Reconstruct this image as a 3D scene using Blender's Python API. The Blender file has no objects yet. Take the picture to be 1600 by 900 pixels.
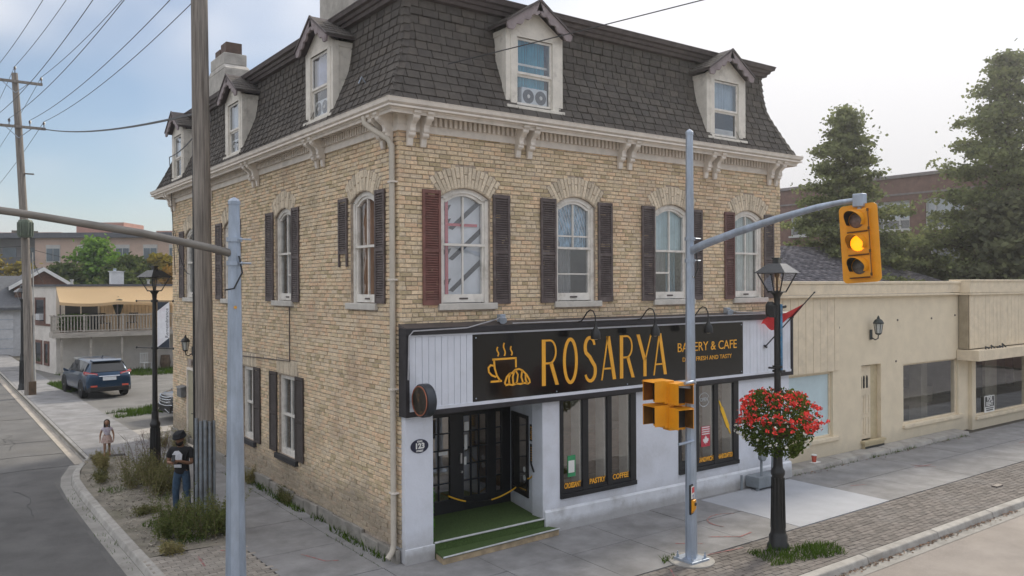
import bpy, bmesh, math, random
from mathutils import Vector, Matrix, noise
random.seed(7)
C = bpy.context.scene.collection
scene = bpy.context.scene
# ---------------------------------------------------------------- camera
cam = bpy.data.cameras.new('camera'); camo = bpy.data.objects.new('camera', cam); C.objects.link(camo)
CAM = Vector((-6.7812, -12.588, 4.8))
YAW, ROLL = 0.94025, 0.004779
FW = Vector((math.cos(YAW), math.sin(YAW), 0)); RT = Vector((math.sin(YAW), -math.cos(YAW), 0)); UPV = Vector((0, 0, 1))
cx = RT*math.cos(ROLL) - UPV*math.sin(ROLL); cy_ = RT*math.sin(ROLL) + UPV*math.cos(ROLL)
m = Matrix.Identity(4)
for i in range(3):
    m[i][0] = cx[i]; m[i][1] = cy_[i]; m[i][2] = -FW[i]; m[i][3] = CAM[i]
camo.matrix_world = m
cam.sensor_width = 36; cam.lens = 1278.745/1600*36; cam.shift_y = -3.56/1600
cam.clip_start = 0.1; cam.clip_end = 2000
scene.camera = camo
# ---------------------------------------------------------------- light
SUN_AZ, SUN_EL = math.radians(17), math.radians(36)       # azimuth from +X towards +Y
w = bpy.data.worlds.new('World'); scene.world = w; w.use_nodes = True
nt = w.node_tree; nt.nodes.clear()
def N(t, **k):
    n = nt.nodes.new(t)
    for a, b in k.items(): setattr(n, a, b)
    return n
out = N('ShaderNodeOutputWorld'); bg = N('ShaderNodeBackground'); bg.inputs[1].default_value = 0.1
sky = N('ShaderNodeTexSky', sky_type='NISHITA', sun_disc=False, sun_elevation=SUN_EL, sun_rotation=math.pi/2-SUN_AZ,
        air_density=1.0, dust_density=0.6, ozone_density=2.0)
CLOUD_OFF = (0.0, 1.3, 0.0)
tc = N('ShaderNodeTexCoord')
# thin cloud layer: noise on the sky direction, thicker towards the hazy sun side
sep = N('ShaderNodeSeparateXYZ'); nt.links.new(tc.outputs['Generated'], sep.inputs[0])
mp = N('ShaderNodeMapping'); mp.inputs['Scale'].default_value = (1.0, 1.0, 1.8); mp.inputs['Location'].default_value = CLOUD_OFF; nt.links.new(tc.outputs['Generated'], mp.inputs[0])
nz = N('ShaderNodeTexNoise'); nz.inputs['Scale'].default_value = 1.7; nz.inputs['Detail'].default_value = 3.5; nz.inputs['Roughness'].default_value = 0.55
nt.links.new(mp.outputs[0], nz.inputs[0])
cr = N('ShaderNodeMapRange'); cr.interpolation_type = 'SMOOTHSTEP'
cr.inputs[1].default_value = 0.34; cr.inputs[2].default_value = 0.62; cr.inputs[3].default_value = 0.10; cr.inputs[4].default_value = 1.0
nt.links.new(nz.outputs[0], cr.inputs[0])
mx = N('ShaderNodeMix', data_type='RGBA'); nt.links.new(cr.outputs[0], mx.inputs[0]); nt.links.new(sky.outputs[0], mx.inputs[6])
# overcast luminance rises from the horizon to the zenith (CIE overcast sky)
zr = N('ShaderNodeMapRange'); nt.links.new(sep.outputs[2], zr.inputs[0]); zr.inputs[1].default_value = 0; zr.inputs[2].default_value = 1; zr.inputs[3].default_value = 1; zr.inputs[4].default_value = 3.0
cs = N('ShaderNodeVectorMath', operation='SCALE'); cs.inputs[0].default_value = (5.6, 5.55, 5.68); nt.links.new(zr.outputs[0], cs.inputs['Scale']); nt.links.new(cs.outputs[0], mx.inputs[7])
nt.links.new(mx.outputs[2], bg.inputs[0]); nt.links.new(bg.outputs[0], out.inputs[0])
sun = bpy.data.lights.new('sun', 'SUN'); sun.energy = 2.8; sun.angle = math.radians(10); sun.color = (1, 0.9, 0.74)
suno = bpy.data.objects.new('sun', sun); C.objects.link(suno)
sd = Vector((math.cos(SUN_AZ)*math.cos(SUN_EL), math.sin(SUN_AZ)*math.cos(SUN_EL), math.sin(SUN_EL)))
suno.rotation_euler = sd.to_track_quat('Z', 'Y').to_euler(); suno.location = (60, 20, 40)
scene.view_settings.view_transform = 'Standard'; scene.view_settings.look = 'None'
scene.view_settings.exposure = 0.25; scene.view_settings.gamma = 1
try:
    scene.cycles.transparent_max_bounces = 16; scene.cycles.max_bounces = 6
except Exception: pass

# ---------------------------------------------------------------- materials
MATS = {}
def mat(name, col, rough=.8, var=.12, scale=4., bump=0., bscale=60., metal=0., rnd=0., spec=.4, col2=None, ramp=None,
        dirt=None, dirt_scale=.7, dirt_pos=(.5, .68), emit=None, coat=0., dirt2=None, dirt2_scale=.55, splash=None, stretch=(1, 1, 1), wave=None):
    """world-space noise colour variation, per-piece variation, stains and fine relief"""
    if name in MATS: return MATS[name]
    M = bpy.data.materials.new(name); M.use_nodes = True; t = M.node_tree; t.nodes.clear()
    def n(ty, **k):
        q = t.nodes.new(ty)
        for a, b in k.items(): setattr(q, a, b)
        return q
    L = t.links.new
    o = n('ShaderNodeOutputMaterial'); p = n('ShaderNodeBsdfPrincipled'); L(p.outputs[0], o.inputs[0])
    p.inputs['Roughness'].default_value = rough; p.inputs['Metallic'].default_value = metal
    p.inputs['Specular IOR Level'].default_value = spec
    if coat: p.inputs['Coat Weight'].default_value = coat; p.inputs['Coat Roughness'].default_value = .05
    g = n('ShaderNodeNewGeometry'); mp = n('ShaderNodeMapping'); mp.inputs['Scale'].default_value = stretch
    L(g.outputs['Position'], mp.inputs[0])
    nz = n('ShaderNodeTexNoise'); nz.inputs['Scale'].default_value = scale; nz.inputs['Detail'].default_value = 6; nz.inputs['Roughness'].default_value = .6
    L(mp.outputs[0], nz.inputs[0])
    rp = n('ShaderNodeValToRGB')
    c = Vector(col[:3]); lo = c*(1-var*2.2); hi = c*(1+var*2.2)
    if col2: lo = c; hi = Vector(col2)
    rp.color_ramp.elements[0].position = .28; rp.color_ramp.elements[1].position = .72
    rp.color_ramp.elements[0].color = (*lo, 1); rp.color_ramp.elements[1].color = (*hi, 1)
    L(nz.outputs[0], rp.inputs[0]); cur = rp.outputs[0]
    if rnd or ramp:
        oi = n('ShaderNodeObjectInfo'); s = n('ShaderNodeMath', operation='ADD'); L(oi.outputs['Random'], s.inputs[0]); L(g.outputs['Random Per Island'], s.inputs[1])
        f = n('ShaderNodeMath', operation='FRACT'); L(s.outputs[0], f.inputs[0])
        if ramp:
            r2 = n('ShaderNodeValToRGB'); els = r2.color_ramp.elements
            while len(els) < len(ramp): els.new(.5)
            for e, (ps, cc) in zip(els, ramp): e.position = ps; e.color = (*cc, 1)
            L(f.outputs[0], r2.inputs[0])
            m2 = n('ShaderNodeMix', data_type='RGBA', blend_type='MULTIPLY'); m2.inputs[0].default_value = 1
            L(cur, m2.inputs[6]); L(r2.outputs[0], m2.inputs[7]); cur = m2.outputs[2]
        else:
            mr = n('ShaderNodeMapRange'); mr.inputs[3].default_value = 1-rnd; mr.inputs[4].default_value = 1+rnd; L(f.outputs[0], mr.inputs[0])
            vm = n('ShaderNodeVectorMath', operation='SCALE'); L(cur, vm.inputs[0]); L(mr.outputs[0], vm.inputs['Scale']); cur = vm.outputs[0]
    if dirt:
        dn = n('ShaderNodeTexNoise'); dn.inputs['Scale'].default_value = dirt_scale; dn.inputs['Detail'].default_value = 8; dn.inputs['Roughness'].default_value = .65
        L(mp.outputs[0], dn.inputs[0]); dr = n('ShaderNodeMapRange'); dr.inputs[1].default_value = dirt_pos[0]; dr.inputs[2].default_value = dirt_pos[1]
        dr.inputs[4].default_value = dirt[3] if len(dirt) > 3 else .8
        L(dn.outputs[0], dr.inputs[0]); m3 = n('ShaderNodeMix', data_type='RGBA'); m3.inputs[7].default_value = (*dirt[:3], 1)
        L(dr.outputs[0], m3.inputs[0]); L(cur, m3.inputs[6]); cur = m3.outputs[2]
    if dirt2:
        dn = n('ShaderNodeTexNoise'); dn.inputs['Scale'].default_value = dirt2_scale; dn.inputs['Detail'].default_value = 7; dn.inputs['Roughness'].default_value = .7
        mp2 = n('ShaderNodeMapping'); mp2.inputs['Location'].default_value = (7.3, 3.1, 5.7); L(g.outputs['Position'], mp2.inputs[0]); L(mp2.outputs[0], dn.inputs[0])
        dr = n('ShaderNodeMapRange'); dr.inputs[1].default_value = .52; dr.inputs[2].default_value = .70; dr.inputs[4].default_value = dirt2[3]; L(dn.outputs[0], dr.inputs[0])
        m3 = n('ShaderNodeMix', data_type='RGBA'); m3.inputs[7].default_value = (*dirt2[:3], 1); L(dr.outputs[0], m3.inputs[0]); L(cur, m3.inputs[6]); cur = m3.outputs[2]
    if splash:     # rain splash and damp stains near the ground
        sx = n('ShaderNodeSeparateXYZ'); L(g.outputs['Position'], sx.inputs[0]); sr = n('ShaderNodeMapRange'); sr.inputs[1].default_value = splash[4]; sr.inputs[2].default_value = 0; L(sx.outputs[2], sr.inputs[0])
        sn = n('ShaderNodeTexNoise'); sn.inputs['Scale'].default_value = 1.7; sn.inputs['Detail'].default_value = 8; sn.inputs['Roughness'].default_value = .7; L(g.outputs['Position'], sn.inputs[0])
        sm_ = n('ShaderNodeMath', operation='MULTIPLY_ADD'); L(sr.outputs[0], sm_.inputs[0]); sm_.inputs[1].default_value = 1.5; sm_.inputs[2].default_value = -.75
        sa = n('ShaderNodeMath', operation='ADD', use_clamp=True); L(sm_.outputs[0], sa.inputs[0]); L(sn.outputs[0], sa.inputs[1])
        sp_ = n('ShaderNodeMapRange'); sp_.inputs[1].default_value = .25; sp_.inputs[2].default_value = .8; sp_.inputs[4].default_value = splash[3]; L(sa.outputs[0], sp_.inputs[0])
        m4 = n('ShaderNodeMix', data_type='RGBA'); m4.inputs[7].default_value = (*splash[:3], 1); L(sp_.outputs[0], m4.inputs[0]); L(cur, m4.inputs[6]); cur = m4.outputs[2]
    L(cur, p.inputs['Base Color'])
    if bump:
        bn = n('ShaderNodeTexNoise'); bn.inputs['Scale'].default_value = bscale; bn.inputs['Detail'].default_value = 4; L(mp.outputs[0], bn.inputs[0])
        b = n('ShaderNodeBump'); b.inputs['Strength'].default_value = bump; b.inputs['Distance'].default_value = .02
        L(bn.outputs[0], b.inputs['Height']); L(b.outputs[0], p.inputs['Normal'])
    if emit:
        p.inputs['Emission Color'].default_value = (*emit[:3], 1); p.inputs['Emission Strength'].default_value = emit[3]
    MATS[name] = M
    return M
def glass_mat(name, tint=(.9, .93, .95), refl=.12, wavy=.0):
    if name in MATS: return MATS[name]
    M = bpy.data.materials.new(name); M.use_nodes = True; t = M.node_tree; t.nodes.clear(); L = t.links.new
    o = t.nodes.new('ShaderNodeOutputMaterial'); a = t.nodes.new('ShaderNodeBsdfTransparent'); a.inputs[0].default_value = (*tint, 1)
    g = t.nodes.new('ShaderNodeBsdfGlossy'); g.inputs['Roughness'].default_value = .02; g.inputs['Color'].default_value = (.95, .97, 1, 1)
    gg = t.nodes.new('ShaderNodeNewGeometry'); dp = t.nodes.new('ShaderNodeVectorMath'); dp.operation = 'DOT_PRODUCT'; L(gg.outputs['Normal'], dp.inputs[0]); L(gg.outputs['Incoming'], dp.inputs[1])
    def mth(op, a, b=None):
        q = t.nodes.new('ShaderNodeMath'); q.operation = op
        for i, x in enumerate((a, b)):
            if x is None: continue
            if isinstance(x, (int, float)): q.inputs[i].default_value = x
            else: L(x, q.inputs[i])
        return q.outputs[0]
    fr = mth('MULTIPLY', mth('POWER', mth('SUBTRACT', 1.0, mth('ABSOLUTE', dp.outputs['Value'])), 5.0), .9)   # Schlick, both sides
    ad = t.nodes.new('ShaderNodeMath'); ad.operation = 'ADD'; ad.use_clamp = True; L(fr, ad.inputs[0]); ad.inputs[1].default_value = refl
    mx = t.nodes.new('ShaderNodeMixShader'); L(ad.outputs[0], mx.inputs[0]); L(a.outputs[0], mx.inputs[1]); L(g.outputs[0], mx.inputs[2]); L(mx.outputs[0], o.inputs[0])
    if wavy:
        nz = t.nodes.new('ShaderNodeTexNoise'); nz.inputs['Scale'].default_value = 3; ge = t.nodes.new('ShaderNodeNewGeometry'); L(ge.outputs['Position'], nz.inputs[0])
        b = t.nodes.new('ShaderNodeBump'); b.inputs['Strength'].default_value = wavy; b.inputs['Distance'].default_value = .05; L(nz.outputs[0], b.inputs['Height'])
        L(b.outputs[0], g.inputs['Normal'])
    MATS[name] = M; return M
def leaf_mat(name, c1, c2, trans=.25):
    if name in MATS: return MATS[name]
    M = bpy.data.materials.new(name); M.use_nodes = True; t = M.node_tree; t.nodes.clear(); L = t.links.new
    o = t.nodes.new('ShaderNodeOutputMaterial'); g = t.nodes.new('ShaderNodeNewGeometry'); r = t.nodes.new('ShaderNodeValToRGB')
    nz = t.nodes.new('ShaderNodeTexNoise'); nz.inputs['Scale'].default_value = .8; L(g.outputs['Position'], nz.inputs[0])
    s = t.nodes.new('ShaderNodeMath'); s.operation = 'MULTIPLY_ADD'; L(g.outputs['Random Per Island'], s.inputs[0]); s.inputs[1].default_value = .6; 
    s2 = t.nodes.new('ShaderNodeMath'); s2.operation = 'MULTIPLY_ADD'; L(nz.outputs[0], s2.inputs[0]); s2.inputs[1].default_value = 1.2; s2.inputs[2].default_value = -.4
    L(s2.outputs[0], s.inputs[2]); L(s.outputs[0], r.inputs[0])
    r.color_ramp.elements[0].color = (*c1, 1); r.color_ramp.elements[1].color = (*c2, 1)
    d = t.nodes.new('ShaderNodeBsdfDiffuse'); L(r.outputs[0], d.inputs[0]); tr = t.nodes.new('ShaderNodeBsdfTranslucent'); L(r.outputs[0], tr.inputs[0])
    mx = t.nodes.new('ShaderNodeMixShader'); mx.inputs[0].default_value = trans; L(d.outputs[0], mx.inputs[1]); L(tr.outputs[0], mx.inputs[2]); L(mx.outputs[0], o.inputs[0])
    MATS[name] = M; return M

# ---------------------------------------------------------------- mesh helpers
class MB:
    def __init__(s, T=None): s.v = []; s.f = []; s.T = T
    def p(s, q):
        q = Vector(q); s.v.append(s.T(q) if s.T else q); return len(s.v)-1
    def box(s, x0, x1, y0, y1, z0, z1):
        i = [s.p((x, y, z)) for x in (x0, x1) for y in (y0, y1) for z in (z0, z1)]
        for a in ((0, 1, 3, 2), (4, 6, 7, 5), (0, 4, 5, 1), (2, 3, 7, 6), (0, 2, 6, 4), (1, 5, 7, 3)): s.f.append([i[k] for k in a])
        return s
    def hexa(s, pts):          # 8 points: bottom ring 4, top ring 4
        i = [s.p(q) for q in pts]
        for a in ((3, 2, 1, 0), (4, 5, 6, 7), (0, 1, 5, 4), (1, 2, 6, 5), (2, 3, 7, 6), (3, 0, 4, 7)): s.f.append([i[k] for k in a])
        return s
    def quad(s, *q): s.f.append([s.p(a) for a in q]); return s
    def poly(s, q): s.f.append([s.p(a) for a in q]); return s
    def prism(s, pts, d):      # pts: closed loop of 3D points; d: extrusion vector
        d = Vector(d); n = len(pts)
        a = [s.p(q) for q in pts]; b = [s.p(Vector(q)+d) for q in pts]
        s.f.append(a[::-1]); s.f.append(b)
        for k in range(n): s.f.append([a[k], a[(k+1) % n], b[(k+1) % n], b[k]])
        return s
    def ring(s, c, ax, r, n, ref=None):
        ax = Vector(ax).normalized()
        u = ax.orthogonal().normalized() if ref is None else (Vector(ref)-ax*Vector(ref).dot(ax)).normalized()
        w_ = ax.cross(u)
        return [s.p(Vector(c)+(u*math.cos(2*math.pi*k/n)+w_*math.sin(2*math.pi*k/n))*r) for k in range(n)]
    def tube(s, pts, r, n=8, cap=True):
        pts = [Vector(q) for q in pts]; rr = r if isinstance(r, (list, tuple)) else [r]*len(pts)
        prev = None; ref = None; first = None
        for i, q in enumerate(pts):
            d = (pts[min(i+1, len(pts)-1)]-pts[max(i-1, 0)]).normalized()
            if ref is None: ref = d.orthogonal()
            ref = ref-d*ref.dot(d)
            if ref.length < 1e-6: ref = d.orthogonal()
            ref.normalize()
            g = s.ring(q, d, rr[i], n, ref)
            if prev: 
                for k in range(n): s.f.append([prev[k], prev[(k+1) % n], g[(k+1) % n], g[k]])
            else: first = g
            prev = g
        if cap: s.f.append(first[::-1]); s.f.append(prev)
        return s
    def lathe(s, c, prof, n=16, ax=(0, 0, 1), cap=True, phase=None):
        ax = Vector(ax).normalized(); prev = None
        for (r, h) in prof:
            g = s.ring(Vector(c)+ax*h, ax, max(r, 1e-4), n, phase)
            if prev:
                for k in range(n): s.f.append([prev[k], prev[(k+1) % n], g[(k+1) % n], g[k]])
            elif cap: s.f.append(g[::-1])
            prev = g
        if cap: s.f.append(prev)
        return s
    def ribbon(s, pts, wd, nrm, th):   # flat stroke along pts with width wd, in plane with normal nrm, thickness th
        pts = [Vector(q) for q in pts]; nrm = Vector(nrm); L = []; R = []
        ww = wd if isinstance(wd, (list, tuple)) else [wd]*len(pts)
        for i, q in enumerate(pts):
            d = (pts[min(i+1, len(pts)-1)]-pts[max(i-1, 0)]).normalized(); sd_ = d.cross(nrm).normalized()*ww[i]/2
            L.append(q+sd_); R.append(q-sd_)
        for i in range(len(pts)-1):
            s.hexa([L[i], L[i+1], R[i+1], R[i]]+[x+nrm*th for x in (L[i], L[i+1], R[i+1], R[i])])
        return s
    def data(s, name, smooth=False, merge=False):
        me = bpy.data.meshes.new(name); me.from_pydata([tuple(q) for q in s.v], [], s.f)
        bm = bmesh.new(); bm.from_mesh(me)
        if merge: bmesh.ops.remove_doubles(bm, verts=bm.verts, dist=1e-4)
        bmesh.ops.recalc_face_normals(bm, faces=bm.faces); bm.to_mesh(me); bm.free()
        if smooth: 
            for q in me.polygons: q.use_smooth = True
            try: me.set_sharp_from_angle(angle=math.radians(40))
            except Exception: pass
        return me
    def build(s, name, material, parent=None, smooth=False, kind=None, label=None, bevel=0, merge=False):
        me = s.data(name, smooth, merge); me.materials.append(material)
        return link(name, me, parent, kind, label, bevel)
def link(name, me, parent=None, kind=None, label=None, bevel=0):
    o = bpy.data.objects.new(name, me); C.objects.link(o)
    if parent: o.parent = parent
    if kind: o['kind'] = kind
    if label: o['label'] = label
    if bevel:
        b = o.modifiers.new('bevel', 'BEVEL'); b.width = bevel; b.segments = 2; b.limit_method = 'ANGLE'
    return o
def thing(name, label, cat, loc=(0, 0, 0), rz=0, group=None):
    o = bpy.data.objects.new(name, None); C.objects.link(o); o.empty_display_size = .2
    o.location = loc; o.rotation_euler = (0, 0, rz); tag(o, label, cat, group); return o
def tag(o, label, cat, group=None):
    o['label'] = label; o['category'] = cat
    if group: o['group'] = group
    return o
def copy_tree(o, parent=None):
    c = o.copy(); C.objects.link(c); c.parent = parent
    for ch in list(o.children): copy_tree(ch, c)
    return c
def struct(name, mb, m_, parent=None, **k): return mb.build(name, m_, parent, kind='structure', **k)
def mesh_raw(name, verts, faces, material):
    me = bpy.data.meshes.new(name); me.from_pydata(verts, [], faces); me.materials.append(material); return me
PX = 1278.745
def proj(q):
    d = Vector(q)-CAM; z = d.dot(FW)
    if z < .2: return None
    return (800+d.dot(RT)/z*PX, 446.4-d.z/z*PX, z)
def text_mesh(txt, size, material, ext=.003, xs=1., bold=0., align='CENTER', serif=False):
    cu = bpy.data.curves.new('lettering', 'FONT'); cu.body = txt; cu.size = size; cu.extrude = ext; cu.align_x = align; cu.align_y = 'CENTER'
    cu.offset = bold; cu.resolution_u = 3
    ob = bpy.data.objects.new('lettering', cu); C.objects.link(ob)
    dg = bpy.context.evaluated_depsgraph_get(); dg.update()
    me = bpy.data.meshes.new_from_object(ob.evaluated_get(dg)); bpy.data.objects.remove(ob); bpy.data.curves.remove(cu)
    me.transform(Matrix.Diagonal((xs, 1, 1, 1))); me.materials.clear(); me.materials.append(material)
    return me
def put_text(txt, size, material, parent, loc, rot=(math.pi/2, 0, 0), name='lettering', **k):
    me = text_mesh(txt, size, material, **k); o = link(name, me, parent); o.location = loc; o.rotation_euler = rot; return o
# many alike pieces: the 300 largest in view become parts, the rest one joined part
def pieces(name, units, mats4, material, parent, nrm=None, limit=300, rest=None, cull=None):
    sc = []
    us = units if isinstance(units, list) else [units]
    for i, M4 in enumerate(mats4):
        c = M4.translation; pr = proj(c); s = -1e9
        if pr and -20 < pr[0] < 1620 and -20 < pr[1] < 920 and not (cull and cull(pr)):
            s = M4.to_3x3().col[0].length*M4.to_3x3().col[2].length/pr[2]**2
            if nrm is not None: s *= max(.02, (CAM-c).normalized().dot(Vector(nrm)))
        sc.append((s, i))
    sc.sort(reverse=True)
    datas = []
    for u in us:
        me = u.data(name); me.materials.append(material); datas.append(me)
    V = []; F = []
    for k, (s, i) in enumerate(sc):
        ui = i % len(us)
        if k < limit and s > -1e8:
            o = bpy.data.objects.new(name, datas[ui]); C.objects.link(o); o.parent = parent; o.matrix_local = mats4[i]
        else:
            b = len(V); u = us[ui]
            V.extend([tuple(mats4[i] @ q) for q in u.v]); F.extend([[b+x for x in f] for f in u.f])
    if V:
        me = mesh_raw(rest or name+'_field', V, F, material); o = link(rest or name+'_field', me, parent, kind='stuff')
def unit_brick(ch=.06, back=True):   # unit block: x -.5...5, z -.5...5, front face at y=-.5 (chamfered), back at y=.5 open
    u = MB(); e = ch
    A = [u.p((x, .5, z)) for x, z in ((-.5, -.5), (.5, -.5), (.5, .5), (-.5, .5))]
    B = [u.p((x, -.3, z)) for x, z in ((-.5, -.5), (.5, -.5), (.5, .5), (-.5, .5))]
    ex, ez = e*.35, e
    j = lambda: random.uniform(-.03, .03)
    D = [u.p((x+j()*.4, -.5+j(), z+j())) for x, z in ((-.5+ex, -.5+ez), (.5-ex, -.5+ez), (.5-ex, .5-ez), (-.5+ex, .5-ez))]
    for P, Q in ((A, B), (B, D)):
        for k in range(4): u.f.append([P[k], P[(k+1) % 4], Q[(k+1) % 4], Q[k]])
    u.f.append(D); return u
def TRS(loc, R, sc): return Matrix.Translation(loc) @ R.to_4x4() @ Matrix.Diagonal((*sc, 1))

# ---------------------------------------------------------------- shared materials
white_paint = mat('white_wall_paint', (.67, .70, .77), .7, .03, 2, splash=(.36, .35, .34, .55, .9), bump=.15, bscale=25, dirt=(.42, .42, .42, .35), dirt_scale=1.1)
trim = mat('cream_trim_paint', (.72, .66, .59), .55, .05, 5, dirt=(.40, .36, .31, .4), dirt_scale=2.2, dirt_pos=(.52, .72))
win_paint = mat('window_paint', (.74, .71, .66), .5, .05, 6, dirt=(.35, .32, .27, .5), dirt_scale=4)
brick_m = mat('buff_brick', (.71, .59, .43), .88, .10, 26, bump=.5, bscale=90,
              ramp=[(0, (.66, .64, .54)), (.13, (.88, .86, .78)), (.40, (1, 1, 1)), (.62, (1.06, 1.01, .93)), (.82, (1.05, .91, .82)), (.92, (1.17, 1.13, 1.07)), (1, (.74, .73, .60))], dirt2=(.50, .30, .21, .5), splash=(.24, .21, .17, .7, 1.9),
              dirt=(.36, .30, .215, .5), dirt_scale=.9, dirt_pos=(.5, .7))
mortar_m = mat('grimy_mortar', (.385, .32, .26), .95, .18, 12, bump=.4)
arch_m = mat('yellow_arch_brick', (.62, .53, .405), .88, .1, 30, bump=.4, rnd=.2)
shutter_m = mat('plum_brown_shutter', (.108, .086, .083), .6, .12, 6, dirt=(.17, .15, .145, .5), dirt_scale=6)
shutter_red = mat('faded_red_shutter', (.185, .082, .07), .62, .12, 6, dirt=(.2, .12, .10, .5), dirt_scale=5)
dark_frame = mat('black_painted_frame', (.018, .019, .022), .4, .1, 6)
glass = glass_mat('window_glass', refl=.15, wavy=.03)
shop_glass = glass_mat('shop_glass', (.80, .82, .82), refl=.24, wavy=.02)
shingle_m = mat('charcoal_shingle', (.104, .093, .084), .92, .10, 9, bump=.6, bscale=140, ramp=[(0, (.84, .84, .85)), (.3, (.96, .96, .96)), (.75, (1.06, 1.05, 1.03)), (1, (1.22, 1.19, 1.15))], dirt=(.13, .12, .112, .5), dirt_scale=.8)
dark_trim = mat('dark_brown_trim', (.085, .068, .066), .6, .12, 6)
conc = mat('sidewalk_concrete', (.235, .233, .235), .9, .13, 1.6, bump=.3, bscale=60, rnd=.05, dirt=(.15, .146, .14, .6), dirt_scale=1.1, dirt2=(.30, .295, .29, .35), dirt2_scale=45, dirt_pos=(.48, .7))
curb_m = mat('curb_concrete', (.35, .335, .31), .9, .1, 4, bump=.35, bscale=50, rnd=.08, dirt=(.2, .185, .165, .6), dirt_scale=1.6)
galv = mat('galvanized_steel', (.38, .44, .53), .45, .10, 7, metal=.55, stretch=(1, 1, .25), dirt=(.27, .29, .31, .5), dirt_scale=2.5)
black_metal = mat('black_metal', (.016, .017, .018), .42, .15, 6, spec=.5)
sig_yellow = mat('signal_yellow', (.76, .315, .012), .42, .05, 6, dirt=(.5, .24, .02, .5), dirt_scale=3)
room_m = mat('room_plaster', (.30, .27, .23), .9, .1, 2)
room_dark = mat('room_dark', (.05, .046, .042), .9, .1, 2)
gold = mat('gold_letter', (.87, .42, .04), .45, .04, 5)
white_letter = mat('white_letter', (.72, .72, .70), .5, .02, 5)
grass_m = leaf_mat('grass_blade', (.035, .075, .012), (.11, .17, .03), .2)
weed_m = leaf_mat('weed_leaf', (.07, .085, .03), (.21, .195, .09), .25)
# ================================================================ corner building
W_, LW, ZT = 10.72, 15.4, 7.60
FT = lambda q: Vector((q.x, -q.y, q.z))          # (along, out, up) on the front wall
LT = lambda q: Vector((-q.y, q.x, q.z))          # (along, out, up) on the side wall
bld = thing('corner_building', 'three storey buff brick corner building with dark mansard roof and ground floor bakery', 'building')
front_win = [(.83, 1.90), (3.49, 4.53), (6.27, 7.38), (8.94, 10.02)]
left_win = [(.88, 1.95), (4.95, 6.02), (8.90, 9.95), (12.80, 13.85)]
low_win = [(4.78, 5.83), (7.50, 8.40)]
ZS, ZP, ZA = 4.48, 6.40, 6.58
def wall_body(T, u0, u1, z0, z1, ops, th=.28):
    mb = MB(T); us = sorted({u0, u1} | {x for o in ops for x in o[:2] if u0 < x < u1}); 
    for a, b in zip(us, us[1:]):
        mid = (a+b)/2; blk = sorted([(o[2], o[3]) for o in ops if o[0] < mid < o[1]]); z = z0
        for (c, d) in blk:
            if c > z: mb.box(a, b, -th, 0, z, c)
            z = max(z, d)
        if z < z1: mb.box(a, b, -th, 0, z, z1)
    return mb
def arch_geo(a, b):
    hw = (b-a)/2; h = ZA-ZP; R = (hw*hw+h*h)/(2*h); return (a+b)/2, hw, R, ZA-R, math.asin(hw/R)
def arch_excl(a, b, z, ro=.40):
    xc, hw, R, zc, th = arch_geo(a, b)
    if z < ZS-.13 or z > ZA+ro+.01: return None
    if z <= ZP: return (a, b) if z > ZS else (a-.06, b+.10)
    ze = zc+(R+ro)*math.cos(th)
    if z < ze: t = (z-ZP)/(ze-ZP); x = hw+t*ro*math.sin(th)
    else: x = math.sqrt(max(0, (R+ro)**2-(z-zc)**2))
    return (xc-x-.008, xc+x+.008)
CH = .0785
def brick_rows(T_front, u0, u1, z0, z1, excl, seed):
    rnd = random.Random(seed); out_ = []; row = 0; z = z0
    while z+CH <= z1+.001:
        zc = z+CH/2; ex = [e for e in (f(zc) for f in excl) if e]
        ex.sort(); free = []; p = u0
        for a, b in ex:
            if a > p: free.append((p, a))
            p = max(p, b)
        if p < u1: free.append((p, u1))
        hd = (row % 7 == 3); L = .122 if hd else .24
        off = (row % 2)*.12+rnd.uniform(-.015, .015)
        u = u0-off
        while u < u1:
            ln = L*rnd.uniform(.94, 1.05)
            for a, b in free:
                c, d = max(u, a), min(u+ln, b)
                if d-c > .035:
                    l = d-c-.011; h = CH-.013+rnd.uniform(-.004, .003); pr = .012+rnd.uniform(-.007, .011)
                    cen = Vector(((c+d)/2+rnd.uniform(-.002, .002), 0, zc+rnd.uniform(-.003, .003)))
                    R = Matrix.Rotation(rnd.uniform(-.008, .008), 3, 'Y')
                    if T_front: M4 = TRS((cen.x, -pr+.03, cen.z), R, (l, .06, h))
                    else: M4 = TRS((-pr+.03, cen.x, cen.z), Matrix.Rotation(-math.pi/2, 3, 'Z') @ R, (l, .06, h))
                    out_.append(M4)
            u += ln
        z += CH; row += 1
    return out_
units = [unit_brick(.07) for _ in range(4)]
# front wall above the shop
ops = [(a, b, ZS, ZA) for a, b in front_win]
fw = wall_body(FT, 0, W_, 4.0, ZT+.2, ops).build('wall', mortar_m, bld)
ex = [(lambda z, a=a, b=b: arch_excl(a, b, z)) for a, b in front_win]
pieces('brick', units, brick_rows(True, -.012, W_, 4.02, ZT+.02, ex, 1), brick_m, fw, (0, -1, 0), 160)
# side wall
ops = [(a, b, ZS, ZA) for a, b in left_win] + [(a, b, .98, 2.79) for a, b in low_win] + [(12.78, 13.62, 0, 2.32)]
lw = wall_body(LT, .28, LW, -.1, ZT+.2, ops).build('wall', mortar_m, bld)
ex = [(lambda z, a=a, b=b: arch_excl(a, b, z)) for a, b in left_win]
def low_ex(a, b):
    def f(z):
        if .85 < z < .98: return (a-.14, b+.14)
        if .98 <= z < 2.79: return (a, b)
        if 2.79 <= z < 3.16: return (a-.12, b+.12)
    return f
ex += [low_ex(a, b) for a, b in low_win] + [lambda z: (12.78, 13.62) if z < 2.33 else ((12.7, 13.7) if z < 2.6 else None)]
pieces('brick', units, brick_rows(False, -.012, LW, .26, ZT+.02, ex, 2), brick_m, lw, (-1, 0, 0), 140)
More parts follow.
